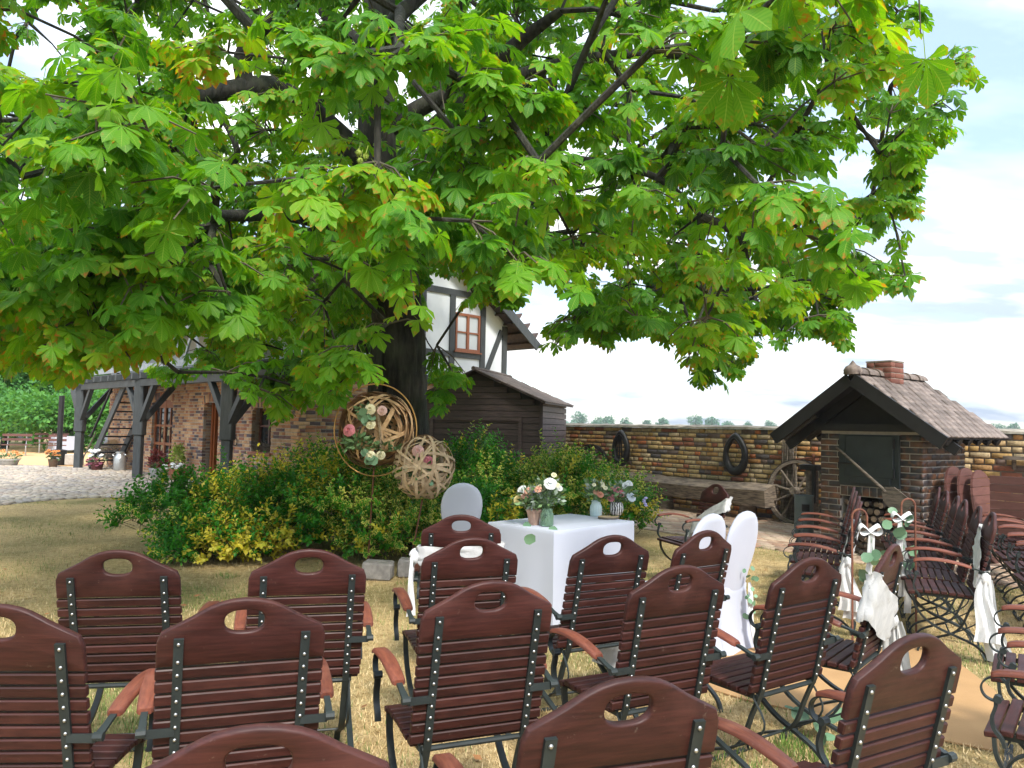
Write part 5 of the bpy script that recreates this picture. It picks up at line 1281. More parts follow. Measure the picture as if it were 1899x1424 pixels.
# firewood
m_bark = pmat('log_bark', (0.13, 0.10, 0.08), (0.06, 0.045, 0.037), rough=.95, scale=14, bmp=.7, bscale=30); m_cut = pmat('log_end', (0.33, 0.24, 0.16), (0.12, 0.09, 0.07), rough=.9, scale=16, objvar=.4)
k = 0
spots = []
for r_ in range(7):
    for c2 in range(8 - (r_ % 2)): spots.append((-.37 + c2 * .107 + (.05 if r_ % 2 else 0), .055 + r_ * .095, 0.0))
for r_ in range(4):
    for c2 in range(7): spots.append((-.05 + c2 * .12 + r_ * .05, .05 + r_ * .085, -.32 - (c2 % 3) * .12))
for (u_, z_, d_) in spots:
    r_ = random.uniform(.036, .052); dep = random.uniform(.26, .34)
    if d_ == 0: p0, p1 = opt(u_, .04 + random.uniform(-.06, .05), z_), opt(u_ + random.uniform(-.02, .02), .04 + dep, z_)
    else: an = random.uniform(-.9, .9); v2 = (ou * math.cos(an) + on * math.sin(an)) * dep; p0 = opt(u_, d_, z_); p1 = p0 + v2 + UP * random.uniform(-.02, .04)
    lg = thing('firewood_log', 'split firewood log in the pile under and before the bread oven', 'log', p0, 0, 'firewood logs at the oven'); mb = MB(); mb.tube([p0, p1], [r_, r_ * .95], 7, False); mb.build('bark', m_bark, lg)
    mb = MB(); x, y = frame_from(p1 - p0)
    for pp in (p0, p1): mb = MB(); mb.add([pp + (x * math.cos(6.283 * q / 7) + y * math.sin(6.283 * q / 7)) * r_ * .99 for q in range(7)], [tuple(range(7))]); mb.build('cut_end', m_cut, lg)
# oval table tops leaning at the oven side
m_top = pmat('table_top_wood', (0.135, 0.060, 0.050), (0.10, 0.042, 0.036), rough=.5, scale=6, stretch=(1, 1, 6), objvar=.12)
fc = (wn * .55 - wdir * -.85).normalized()
def oval_top(u_, ztop, lab):
    lean = .20; sdv = on; upv = (UP * math.cos(lean) - ou * math.sin(lean)).normalized(); nn = sdv.cross(upv).normalized()
    if nn.dot(ou) < 0: nn = -nn
    base = opt(u_, .42, 0); hgt = ztop / upv.z; root = thing('oval_table_top', lab, 'table top', base, 0, 'table tops leaning beside the oven')
    nb = 11; bh_ = hgt / nb
    for k in range(nb):
        def hw(q):
            qq = (q / hgt - .46) / .54 if q > hgt * .46 else (q / hgt - .46) / .46
            return .37 * max(.0, 1 - abs(qq) ** 2.6) ** .5
        mb = MB(); P = []; m_ = 5
        for i in range(m_ + 1):
            q = k * bh_ + .003 + (bh_ - .006) * i / m_; w = max(.02, hw(q)); c2 = base + upv * q
            P += [c2 - sdv * w + nn * .014, c2 + sdv * w + nn * .014, c2 + sdv * w - nn * .014, c2 - sdv * w - nn * .014]
        mb.add(P, [(i * 4 + q, i * 4 + (q + 1) % 4, i * 4 + 4 + (q + 1) % 4, i * 4 + 4 + q) for i in range(m_) for q in range(4)] + [(3, 2, 1, 0), tuple(m_ * 4 + q for q in range(4))]); mb.build('plank', m_top, root)
oval_top(1.42, 1.15, 'oval slatted table top standing in front of the other leaning tops'); oval_top(1.27, 1.17, 'oval slatted table top in the middle of the leaning stack'); oval_top(1.12, 1.18, 'oval slatted table top innermost against the oven side')
# folded square table and small rail further right
tA, tB = at(1836, 880, 9.3), at(1990, 886, 8.6); root = thing('folded_table', 'square slatted table top standing upright in front of the wall beyond the oval tops', 'table', Vector((tA.x, tA.y, 0)))
for k in range(8):
    z1 = 1.06 - k * .098; mb = MB(); q0 = Vector((tA.x, tA.y, z1)); q1 = Vector((tB.x, tB.y, z1)); mb.beam(q0, q1, .025, .092); mb.build('plank', m_top, root)
mb = MB()
for k in (.15, .5, .85): q = tA.lerp(tB, k); mb.tube(smooth_path([Vector((q.x, q.y + .05, .28)), Vector((q.x + .1, q.y - .05, .14)), Vector((q.x - .06, q.y - .02, .0))], 3), .012, 5)
mb.build('iron_leg', m_steel, root)
mb = MB(); q0, q1 = wpt(1868, .02), wpt(1990, .02); mb.beam(q0 + UP * 1.28 + wn * .08, q1 + UP * 1.28 + wn * .08, .16, .05); mb.beam(q0 + UP * 1.12 + wn * .05 + wdir * .1, q0 + UP * 1.26 + wn * .05 + wdir * .1, .05, .03); tag(mb.build('wall_shelf', m_oldwood), 'short weathered shelf board fixed on the brick wall above the folded table', 'shelf')

# ================================================================== yard and beer garden on the left
def pot_plant(px, py, r, h, label, m_pot, kind, Y=None):
    p = gp(px, py); p = Vector((p.x, p.y, .03)); root = thing('potted_plant', label, 'plant', p)
    mb = MB(); mb.lathe([(r * .75, 0), (r * .8, .01), (r, h * .85), (r * 1.08, h * .86), (r * 1.08, h), (r * .95, h), (r * .9, h * .8)], 18, p); mb.build('pot', m_pot, root, smooth=40)
    c = p + UP * (h + .02)
    if kind == 'orange':
        foliage('greenery', c, r * 1.1, .15, 90, .10, m_fol, root)
        for k in range(16): petal_bloom('bloom', c + Vector((random.uniform(-r, r) * 1.4, random.uniform(-r, r) - .05, .10 + random.random() * .17)), .05, (.62, .24, .06), root, 2)
    elif kind == 'white':
        foliage('greenery', c, r * 1.1, .2, 60, .10, m_fol, root)
        for k in range(14): petal_bloom('bloom', c + Vector((random.uniform(-r, r) * 1.2, -.1 + random.uniform(-.1, .1), .12 + random.random() * .22)), .06, WHT, root, 2)
        for k in range(12): petal_bloom('bloom', c + Vector((random.uniform(-r, r) * 1.2, -.15, random.uniform(-.12, .10))), .05, (.22, .05, .09), root, 2)
    elif kind == 'red':
        foliage('red_foliage', c + UP * .08, r * .95, .32, 170, .12, pmat('coleus_red', (.16, .025, .02), (.09, .012, .014), rough=.6, objvar=.3), root); foliage('greenery', c, r * .9, .08, 60, .09, m_fol, root)
    else:
        m = pmat('yellow_green_leaf', (.34, .40, .06), (.18, .30, .04), rough=.6, objvar=.3)
        foliage('yellow_foliage', c + UP * .22, r * .75, .42, 330, .09, m, root)
        foliage('greenery', c, r, .08, 50, .08, m_fol, root)
        for k in range(22): petal_bloom('bloom', c + Vector((random.uniform(-1.5, .9) * r, -.18 + random.uniform(-.1, .1), random.uniform(-.02, .12))), .04, WHT, root, 2)
    return root
m_zinc = pmat('zinc', (.42, .44, .45), (.34, .36, .37), rough=.4, metal=.5, scale=8); m_bpot = pmat('brown_pot', (.12, .07, .04), rough=.6); m_wpot = pmat('pale_pot', (.52, .49, .45), rough=.8); m_dred = pmat('dark_red_pot', (.10, .025, .025), rough=.6)
pot_plant(16, 864, .30, .19, 'orange marigolds in a wide pale bowl at the edge of the cobbled yard', m_wpot, 'orange')
pot_plant(98, 868, .14, .25, 'orange flowers in a brown pot in front of the black stove drum', m_bpot, 'orange')
pot_plant(179, 873, .19, .24, 'white and burgundy flowers in a dark red pot before the hay cart', m_dred, 'white')
pot_plant(291, 888, .20, .26, 'dark red coleus in a ribbed zinc tub beside the glazed door', m_zinc, 'red')
pot_plant(328, 890, .20, .28, 'tall yellow-leaved plant with white flowers in a terracotta pot right of the door', m_terra, 'yellow')
# milk can
p = gp(221, 874); p = Vector((p.x, p.y, .03)); mc = thing('milk_can', 'grey metal milk can standing beside the hay cart wheel', 'milk can', p); m_al = pmat('dull_aluminium', (.50, .52, .53), (.40, .42, .43), rough=.35, metal=.7, scale=6)
mb = MB(); mb.lathe([(.17, 0), (.175, .01), (.175, .36), (.165, .40), (.11, .47), (.105, .52)], 24, p); mb.build('can_body', m_al, mc, smooth=40)
mb = MB(); mb.lathe([(.12, .515), (.125, .52), (.125, .55), (.09, .57), (.03, .575)], 24, p); mb.build('lid', m_al, mc, smooth=40)
for sg in (-1, 1): mb = MB(); mb.tube(smooth_path([p + Vector((sg * .15, -.05, .43)), p + Vector((sg * .2, -.05, .47)), p + Vector((sg * .13, -.05, .50))], 3), .012, 6); mb.build('handle', m_al, mc)
# hay cart
hc = gp(195, 868); hcY = hc.y; hcart = thing('hay_cart', 'small old wooden handcart heaped with hay beside the gallery post', 'cart', Vector((hc.x, hc.y, 0)))
def hp(px, py, dy=0): q = at(px, py, hcY + dy); return q
for px_, r_ in ((165, .33), (207, .33)):
    q = gp(px_, 872); q.z = .03 + r_; c3 = Vector((q.x, hcY - .25, q.z)); 
    z = Vector((.1, -1, 0)).normalized(); x, y = frame_from(z); n = 24
    w_ = MB(); w_.tube([c3 + (x * math.cos(a) + y * math.sin(a)) * r_ for a in np.linspace(0, 6.2832, n + 1)], .024, 6); wo2 = w_.build('wheel', m_oldwood, hcart)
    for k in range(10): a = 6.283 * k / 10; w_ = MB(); w_.tube([c3 + (x * math.cos(a) + y * math.sin(a)) * .05, c3 + (x * math.cos(a) + y * math.sin(a)) * r_], .013, 4); w_.build('spoke', m_oldwood, wo2)
    w_ = MB(); w_.tube([c3 - z * .05, c3 + z * .08], .05, 10); w_.build('hub', m_oldwood, wo2)
mb = MB(); xm = (gp(165, 872).x + gp(207, 872).x) / 2
for z_ in (.42, .55, .68):
    mb = MB(); mb.beam(Vector((xm - .75, hcY - .12, z_)), Vector((xm + .62, hcY - .12, z_)), .03, .11); mb.build('side_board', m_oldwood, hcart)
mb = MB(); mb.box((xm, hcY + .15, .36), 1.3, .5, .05); mb.build('bed', m_oldwood, hcart)
mb = MB(); mb.tube([at(150, 858, hcY - .3), at(178, 801, hcY - .1)], .022, 6); mb.build('drawbar', m_oldwood, hcart)
hay = thing('hay_heap', 'heap of loose dry hay on the handcart', 'hay', (xm, hcY + .1, .7)); m_hay = pmat('hay', (.44, .30, .14), (.28, .18, .08), rough=.95, scale=10, objvar=.3); VV = []; 
mb = MB()
for i in range(2600):
    a = random.random() * 6.28; q = math.sqrt(random.random()); px_ = xm + .05 + math.cos(a) * q * .72; py_ = hcY + .1 + math.sin(a) * q * .36; hz = .62 + .38 * (1 - q ** 2) * random.uniform(.5, 1)
    if random.random() < .12: hz = random.uniform(.35, .65); px_ = xm + random.uniform(.2, .85); py_ = hcY - .2
    d = Vector((random.gauss(0, 1), random.gauss(0, .6), random.gauss(0, .35))).normalized() * random.uniform(.06, .15); b0 = Vector((px_, py_, hz)); mb.add([b0, b0 + Vector((0, 0, .008)), b0 + d], [(0, 1, 2)])
mb.build('hay_straw', m_hay, hay)['kind'] = 'stuff'
# stove drum with flue pipe
p = gp(108, 863); p = Vector((p.x, p.y, .01)); sv = thing('stove_drum', 'black round stove drum with a tall flue pipe at the yard edge', 'stove', p); mb = MB()
mb.lathe([(.225, 0), (.235, .02), (.235, .46), (.245, .47), (.245, .50), (.21, .50), (.08, .53)], 22, p); mb.build('drum', m_iron, sv, smooth=40)
mb = MB(); mb.tube([p + UP * .5, p + UP * 2.3], .085, 14); mb.build('flue_pipe', m_iron, sv, smooth=40); mb = MB(); mb.box(p + Vector((.1, -.215, .27)), .09, .02, .12); mb.build('paper_label', m_zinc, sv)
# low stone kerb block by the first post
p = gp(131, 864); mb = MB(); mb.box(Vector((p.x, p.y + .2, .2)), .5, .3, .36); tag(mb.build('stone_block', pmat('pale_stone', (.48, .45, .40), (.36, .33, .29), rough=.9, scale=8, bmp=.5), bevel=.02), 'pale squared stone block between stove drum and gallery post', 'stone')
# benches and laid tables
def bench(px0, px1, py, Y, label, rz=0.0, plank='two'):
    a_, b_ = gp(px0, py), gp(px1, py); root = thing('garden_bench', label, 'bench', (a_ + b_) / 2); d = (b_ - a_).normalized(); s_ = Vector((-d.y, d.x, 0)); 
    for k in range(3): mb = MB(); o_ = s_ * (-.02 - k * .14); mb.beam(a_ + o_ + UP * .45, b_ + o_ + UP * .45, .12, .035); mb.build('seat_plank', m_top, root)
    for z_ in (.66, .84): mb = MB(); o_ = s_ * -.46 ; mb.beam(a_ - s_ * .0 + s_ * .05 + UP * z_, b_ + s_ * .05 + UP * z_, .03, .10); mb.build('back_plank', m_top, root)
    for q in (a_ + d * .2, b_ - d * .2):
        mb = MB(); mb.tube(smooth_path([q + s_ * .06 + UP * .90, q + s_ * .04 + UP * .5, q - s_ * .05 + UP * .42, q - s_ * .34 + UP * .42, q - s_ * .38 + UP * .2, q - s_ * .36], 3), .018, 5); mb.tube(smooth_path([q - s_ * .02 + UP * .42, q + s_ * .03 + UP * .2, q + s_ * .06], 3), .018, 5); mb.build('iron_frame', m_zinc, root)
    return root
m_glassy = pmat('glass_pale', (.62, .72, .74), (.55, .66, .68), rough=.1, scale=5)
def laid_table(px0, px1, py, depth, label, goods, drop=.45):
    a_, b_ = gp(px0, py, .76), gp(px1, py, .76); d = (b_ - a_).normalized(); d.z = 0; s_ = Vector((-d.y, d.x, 0)); root = thing('laid_table', label, 'table', Vector((a_.x, a_.y, 0)).lerp(Vector((b_.x, b_.y, 0)), .5))
    mb = MB(); P = [a_, b_, b_ + s_ * depth, a_ + s_ * depth]; Q = [a_ - d * .04 - s_ * .04, b_ + d * .04 - s_ * .04, b_ + d * .04 + s_ * (depth + .04), a_ - d * .04 + s_ * (depth + .04)]; n = 4; V = list(P)
    for q in Q: V.append(q - UP * (drop + random.uniform(-.05, .05)))
    mb.add(V, [(0, 1, 2, 3)] + [(i, i + 4, (i + 1) % 4 + 4, (i + 1) % 4) for i in range(4)]); mb.build('tablecloth', m_white, root)
    for q, sq in ((a_ + d * .3, 1), (b_ - d * .3, -1)):
        for o_ in (.1, depth - .1): mb = MB(); mb.tube([q + s_ * o_, q + s_ * o_ - UP * .76], .025, 5); mb.build('leg', m_steel, root)
    L_ = (b_ - a_).length; n = int(L_ / .17)
    for k in range(n if goods else 0):
        q = a_ + d * (.12 + k * .17) + s_ * random.uniform(.15, depth - .1); big = random.random() < .3; h_ = random.uniform(.24, .30) if big else random.uniform(.10, .17); r_ = .04 if big else .033
        mb = MB(); mb.lathe([(r_, 0), (r_, h_ * .6), (r_ * (.45 if big else 1.05), h_ * .8), (r_ * (.4 if big else 1.1), h_)], 8, q)
        o = mb.build('bottle' if big else 'drinking_glass', m_glassy, None, smooth=50); tag(o, ('pale glass bottle standing on ' if big else 'small drinking glass on ') + label.split(',')[0], 'bottle' if big else 'glass', 'bottles and glasses on the laid tables')
laid_table(-60, 82, 800, .8, 'the long white-clothed table behind the benches, set with glasses', True)
laid_table(112, 152, 809, .8, 'the white-clothed table beside the first gallery post, cloth corner hanging low', False, .62)
laid_table(158, 202, 806, .8, 'the white-clothed table seen through the open stair', True)
bench(2, 58, 845, 0, 'brown slatted bench with pale iron frame nearest the orange marigolds'); bench(62, 126, 840, 0, 'longer brown slatted bench behind the flue pipe'); bench(88, 122, 846, 0, 'short brown bench just left of the stove drum')
# granite kerb stones before the shrubs
m_granite = pmat('granite', (.30, .28, .26), (.18, .17, .16), rough=.9, scale=14, bmp=.7, bscale=20, objvar=.15)
for px_, py_, w, h_, lab in ((697, 1078, .30, .17, 'rough grey granite block at the foot of the variegated shrubs'), (760, 1072, .27, .18, 'rough granite block beside the sashed chair leg under the shrubs'), (640, 1082, .2, .10, 'small flat granite block half covered by shrub leaves')):
    p = gp(px_, py_); mb = MB(); mb.box(Vector((p.x, p.y + .12, h_ / 2)), w, .22, h_); me = mb.mesh('granite_block', bevel=.02)
    for v_ in me.vertices: v_.co += Vector((random.uniform(-.014, .014), random.uniform(-.014, .014), random.uniform(-.012, .012)))
    tag(obj('granite_block', me, m_granite), lab, 'stone')
# ================================================================== leaf tools
def scatter(template, Pn, Xn, Zn, size, rnd, shoot=None):
    """template (V k*3, F list, uv k*2); frames: X = along the leaf, Z = upper side. Returns V, F, attr"""
    V, Fs, uv = template; n = len(Pn); k = len(V)
    X = Xn / np.linalg.norm(Xn, axis=1, keepdims=True)
    Y = np.cross(Zn, X); Y /= np.maximum(1e-6, np.linalg.norm(Y, axis=1, keepdims=True)); Z = np.cross(X, Y)
    s = size[:, None, None]
    out = Pn[:, None, :] + s * (V[None, :, 0:1] * X[:, None, :] + V[None, :, 1:2] * Y[:, None, :] + V[None, :, 2:3] * Z[:, None, :])
    Fo = [(f[None] + (np.arange(n) * k)[:, None, None]).reshape(-1, f.shape[1]) for f in Fs]
    at_ = np.zeros((n, k, 4), np.float32); at_[:, :, 0:2] = uv[None]; at_[:, :, 2] = rnd[:, None]; at_[:, :, 3] = (shoot if shoot is not None else rnd)[:, None]
    return out.reshape(-1, 3), Fo, at_.reshape(-1, 4)
def leaflet(l, w, ang, hi=False, droop=.25, fold_=.12):
    """one chestnut leaflet along +x: obovate, pointed tip"""
    st = [(0, .04), (.18, .16), (.36, .42), (.55, .78), (.70, 1.0), (.82, .86), (.91, .45), (1.0, 0)] if hi else [(0, .05), (.40, .52), (.76, 1.0), (1.0, 0)]
    V, uv, Fq, Ft = [], [], [], []; n = len(st); ca, sa = math.cos(ang), math.sin(ang)
    for i, (u, wd) in enumerate(st):
        x = u * l; z = -droop * l * u * u
        if i == n - 1: V.append((x, 0, z)); uv.append((u, 0)); break
        jag = (1 + (.10 if i % 2 else -.06)) if hi else 1
        for sgn in (-1, 0, 1): V.append((x, sgn * wd * w / 2 * jag, z + (abs(sgn) * fold_ * wd * w))); uv.append((u, abs(sgn)))
    for i in range(n - 2):
        a = i * 3; Fq += [(a, a + 1, a + 4, a + 3), (a + 1, a + 2, a + 5, a + 4)]
    a = (n - 2) * 3; t_ = len(V) - 1; Ft += [(a, a + 1, t_), (a + 1, a + 2, t_)]
    V = [(x * ca - y * sa, x * sa + y * ca, z) for x, y, z in V]
    return V, uv, Fq, Ft
def palmate(hi=False, seed=0, n=7):
    rs = random.Random(seed); V, uv, Fq, Ft = [], [], [], []
    for k in range(n):
        q = k - (n - 1) / 2; ang = q * R(34) + rs.uniform(-.1, .1); l = .62 * (1 - .085 * abs(q) ** 1.35) * rs.uniform(.9, 1.1)
        v, u, fq, ft = leaflet(l, l * rs.uniform(.40, .48), ang, hi, droop=rs.uniform(.15, .55), fold_=rs.uniform(.02, .2))
        b = len(V); V += v; uv += u; Fq += [tuple(i + b for i in f) for f in fq]; Ft += [tuple(i + b for i in f) for f in ft]
    b = len(V)                                # petiole back to the twig
    for x, y, z in ((0, .008, 0), (0, -.008, 0), (-.42, -.006, .02), (-.42, .006, .02)): V.append((x, y, z)); uv.append((0, 0))
    Fq.append((b, b + 1, b + 2, b + 3))
    return np.array(V), [np.array(Fq), np.array(Ft)], np.array(uv)

# ================================================================== the horse chestnut
m_barkt, t, b, o_ = newmat('chestnut_bark'); geo = t.nodes.new('ShaderNodeNewGeometry')
n1 = noise(t, 16, 6, vec=geo.outputs['Position'], stretch=(1, 1, .22)); n2 = noise(t, 2.5, 3, vec=geo.outputs['Position'])
col = ramp(t, n1, [(.38, (.006, .0055, .005)), (.56, (.024, .022, .018)), (.74, (.048, .042, .034))]); col = mixc(t, ramp(t, n2, [(.4, (0, 0, 0)), (.7, (.6, .6, .6))]), col, (.035, .045, .022))
t.links.new(col, b.inputs['Base Color']); b.inputs['Roughness'].default_value = .95; bump(t, b, n1, 1.0, .05)
TY = 10.6
trunk_px = [(738, 935), (739, 880), (742, 780), (741, 690), (738, 600), (728, 500), (712, 400), (701, 310), (698, 200), (702, 60), (706, -120), (712, -420)]
tr_pts = [at(x, y, TY) for x, y in trunk_px]; tr_pts[0].z = 0
tr_rad = [.52, .41, .375, .36, .345, .335, .30, .265, .25, .225, .19, .13]
root_c = Vector((tr_pts[0].x, tr_pts[0].y, 0))
tree = thing('chestnut_tree', 'large horse chestnut tree with browning leaf tips spreading over the chairs', 'tree', root_c)
def bark_tube(pts, rad, n=28, amp=.035, k=5):
    pp = smooth_path(pts, k); rr = np.interp(np.linspace(0, len(pts) - 1, len(pp)), range(len(pts)), rad); mb = MB(); mb.tube(pp, list(rr), n)
    m = len(pp)
    for i in range(m):
        for q in range(n):
            v = Vector(mb.v[i * n + q]); c = pp[i]; d = v - c; f_ = 1 + amp * (math.sin(q * 2.1 + math.sin(i * .35) * 1.5) * .6 + math.sin(q * 5.3 + i * .5) * .5 + random.uniform(-.35, .35)); mb.v[i * n + q] = tuple(c + d * f_)
    return mb
bark_tube(tr_pts, tr_rad, 40, .05, 8).build('trunk', m_barkt, tree, smooth=80)
sl2 = [at(693, 905, TY - .38), at(694, 800, TY - .40), at(696, 700, TY - .40), at(700, 610, TY - .36)]; bark_tube(sl2, [.10, .10, .095, .07], 14, .06).build('side_stem', m_barkt, tree, smooth=80)
def T3(*a): return [at(x, y, Y) for x, y, Y in a]
limbs = [T3((715, 410, TY), (680, 310, 10.3), (615, 238, 10.0), (560, 192, 9.7), (500, 162, 9.4), (420, 168, 9.0), (330, 186, 8.6), (210, 200, 8.2), (60, 210, 7.8)),
         T3((460, 165, 9.2), (448, 115, 9.1), (470, 70, 9.0), (505, 35, 8.8), (560, -60, 8.4)),
         T3((735, 470, TY), (772, 380, 10.4), (805, 315, 10.2), (838, 255, 9.9), (880, 170, 9.5), (950, 90, 9.1), (1040, 20, 8.7)),
         T3((703, 250, TY), (800, 190, 10.6), (930, 150, 10.7), (1080, 110, 10.8), (1230, 100, 10.8), (1400, 120, 10.7), (1560, 150, 10.5)),
         T3((720, 440, TY), (620, 420, 10.0), (540, 400, 9.2), (450, 400, 8.2), (360, 400, 7.0), (280, 400, 6.1)),
         T3((700, 150, TY), (720, 60, 9.4), (740, 20, 8.0), (740, 60, 6.6), (740, 120, 5.6)),
         T3((760, 400, 10.5), (860, 330, 10.2), (980, 300, 9.8), (1100, 300, 9.4), (1220, 330, 9.0), (1300, 400, 8.8)),
         T3((740, 500, TY), (720, 480, 9.8), (690, 470, 8.6), (660, 490, 7.4), (640, 520, 6.4)),
         T3((698, 120, TY), (600, 20, 11), (420, -120, 11.4), (250, -200, 11.6)),
         T3((702, 60, TY), (850, -60, 11.4), (1050, -160, 12), (1300, -260, 12.4)),
         T3((330, 186, 8.6), (345, 260, 8.4), (330, 330, 8.1)), T3((390, 180, 8.9), (440, 280, 8.8), (400, 350, 8.6))]
lrad = [[.18, .165, .15, .14, .135, .115, .09, .06, .03], [.11, .105, .09, .07, .04], [.22, .215, .20, .18, .13, .09, .05], [.14, .12, .10, .08, .065, .045, .025], [.10, .09, .08, .065, .05, .03], [.10, .08, .06, .045, .025], [.09, .08, .07, .055, .04, .025], [.08, .07, .055, .04, .025], [.13, .1, .07, .04], [.12, .1, .07, .04], [.05, .04, .02], [.05, .035, .02]]
NODES = []; PAR = []; 
for pts, rad in zip(limbs, lrad):
    bark_tube(pts, rad, 14, .05).build('limb', m_barkt, tree, smooth=80)
    sp = smooth_path(pts, 4); base = len(NODES)
    for i, p in enumerate(sp[2:]): NODES.append(p); PAR.append(-1)
for p in smooth_path(tr_pts[6:], 3): NODES.append(p); PAR.append(-1)

OUT = [(-900, -900), (1640, -900), (1690, -40), (1722, 28), (1778, 52), (1812, 100), (1838, 158), (1800, 176), (1792, 268), (1752, 300), (1705, 352), (1712, 380), (1702, 440), (1688, 470), (1706, 566), (1640, 548), (1600, 556), (1572, 655), (1530, 640), (1500, 622), (1445, 662), (1420, 622), (1404, 682), (1372, 700), (1334, 744), (1310, 738), (1272, 702), (1252, 648), (1200, 618), (1150, 640), (1120, 655), (1085, 622), (1045, 660), (1022, 668), (994, 655), (1004, 610), (1040, 580), (1020, 530), (1005, 490), (985, 520), (975, 545), (965, 592), (930, 565), (880, 572), (838, 585), (828, 560), (812, 500), (790, 570), (800, 620), (872, 700), (882, 748), (850, 738), (824, 770), (800, 782), (785, 640), (765, 560), (745, 620), (735, 690), (700, 712), (680, 690), (640, 738), (602, 772), (575, 750), (540, 785), (500, 792), (480, 760), (440, 728), (400, 690), (352, 706), (310, 724), (262, 690), (205, 676), (160, 702), (100, 722), (60, 722), (0, 690), (-60, 700), (-900, 720)]
OUTA = np.array(OUT, float)
def inside(px, py):
    px = np.asarray(px); py = np.asarray(py); c = np.zeros(px.shape, bool); j = len(OUTA) - 1
    for i in range(len(OUTA)):
        xi, yi = OUTA[i]; xj, yj = OUTA[j]
        with np.errstate(divide='ignore', invalid='ignore'):
            cond = ((yi > py) != (yj > py)) & (px < (xj - xi) * (py - yi) / (yj - yi + 1e-12) + xi)
        c ^= cond; j = i
    return c
def shrunk(px, py, z, m):                    # inside with a margin of m metres
    r_ = m * F / np.maximum(z, 1); ok = inside(px, py)
    for a in (0, 2.1, 4.2): ok &= inside(px + np.cos(a + .5) * r_, py + np.sin(a + .5) * r_)
    return ok
CL = []; n_in = n_out = 0; tries = 0
RC = 7.7; cen = np.array([root_c.x, root_c.y])
holes = [(1045, 335, 30), (1370, 360, 26), (700, 265, 60), (640, 235, 38), (790, 330, 45), (450, 165, 55), (375, 175, 35), (1075, 470, 22), (980, 600, 30)]
N_IN, N_OUT = 900, 120
while (n_in < N_IN or n_out < N_OUT) and tries < 60000:
    tries += 1
    ph = random.uniform(0, 6.2832); q = random.random() ** .55; rr = RC * q * (1 + .08 * math.sin(3 * ph) + .06 * math.sin(5 * ph + 1))
    x, y = cen[0] + rr * math.cos(ph), cen[1] + rr * math.sin(ph)
    zb = 3.5 - 1.75 * q ** 1.5 + .25 * math.sin(4 * ph + 2 * q); zt = 3.5 + 8.5 * math.sqrt(max(0, 1 - q * q)) + .8
    f_ = random.random(); z = zb + (zt - zb) * (f_ ** 1.9)
    if math.hypot(x, y) < 4.6: continue
    px, py, d = proj((x, y, z)); px, py, d = px[0], py[0], d[0]
    vis = d > .5 and -60 < px < W + 60 and -60 < py < H
    if vis:
        if n_in >= N_IN: continue
        if not shrunk(np.array([px]), np.array([py]), np.array([d]), .30)[0]: continue
        if any((px - hx) ** 2 + (py - hy) ** 2 < hr * hr for hx, hy, hr in holes) and random.random() < .88: continue
        if px > 1000 and py > 330 and random.random() < .25: continue
        n_in += 1
    else:
        if n_out >= N_OUT or z < 1.9 or (d > .5 and py > H * .4): continue
        n_out += 1
    CL.append((x, y, z, vis))
n_auto = len(CL)
# hand-placed outer sprays that shape the edge seen in the photograph
for (x, y, Y) in [(300, 400, 5.6), (240, 440, 5.5), (200, 480, 5.4), (150, 530, 5.4), (340, 470, 5.4), (400, 480, 5.5), (260, 520, 5.3), (330, 560, 5.5), (180, 600, 5.5), (230, 620, 5.8), (160, 640, 5.6), (300, 340, 5.9), (180, 380, 5.9), (120, 450, 5.9), (420, 540, 5.6), (250, 230, 6.0), (330, 250, 6.2), (230, 130, 6.0), (700, 300, 4.9), (650, 330, 4.9), (760, 90, 5.0), (860, 150, 5.2), (930, 200, 5.4), (700, 120, 5.0), (620, 110, 5.2), (850, 250, 5.6), (900, 270, 5.6), (980, 290, 5.8), (1060, 440, 6.6), (1030, 380, 6.4), (660, 480, 6.4), (720, 600, 6.6), (660, 640, 6.4), (690, 680, 6.4), (640, 700, 7.0), (600, 560, 7.0), (1400, 230, 8.2), (1480, 240, 8.4), (1330, 180, 8.0), (1780, 110, 10.5), (1740, 230, 10.5), (1800, 150, 10.6), (1690, 120, 10.0), (1660, 420, 9.6), (1680, 520, 9.6), (1660, 330, 9.8), (1540, 620, 9.2), (1490, 590, 9.2), (1440, 630, 9.2), (1330, 690, 9.0), (1300, 640, 9.0), (1350, 640, 9.0), (1280, 600, 9.0), (1060, 610, 8.8), (1030, 640, 8.8), (1120, 610, 8.8), (1090, 580, 8.8), (1200, 590, 8.9), (840, 690, 9.4), (830, 730, 9.4), (810, 640, 9.6), (930, 550, 9.4), (960, 560, 9.4), (880, 545, 9.4), (1400, 560, 9.0), (1600, 500, 9.2), (1560, 560, 9.2), (1250, 520, 9.0), (560, 720, 8.5), (520, 750, 8.5), (600, 740, 8.5), (330, 690, 7.5), (420, 690, 8.0), (480, 720, 8.0)]:
    p = at(x, y, Y); CL.append((p.x, p.y, p.z, True))
CLA = np.array([c[:3] for c in CL])
ND = np.array([n[:] for n in NODES]); order = np.argsort(np.min(np.linalg.norm(CLA[:, None] - ND[None], axis=2), axis=1))
nodes = [Vector(n) for n in NODES]; par = list(PAR); arr = [tuple(n) for n in NODES]; tips = []
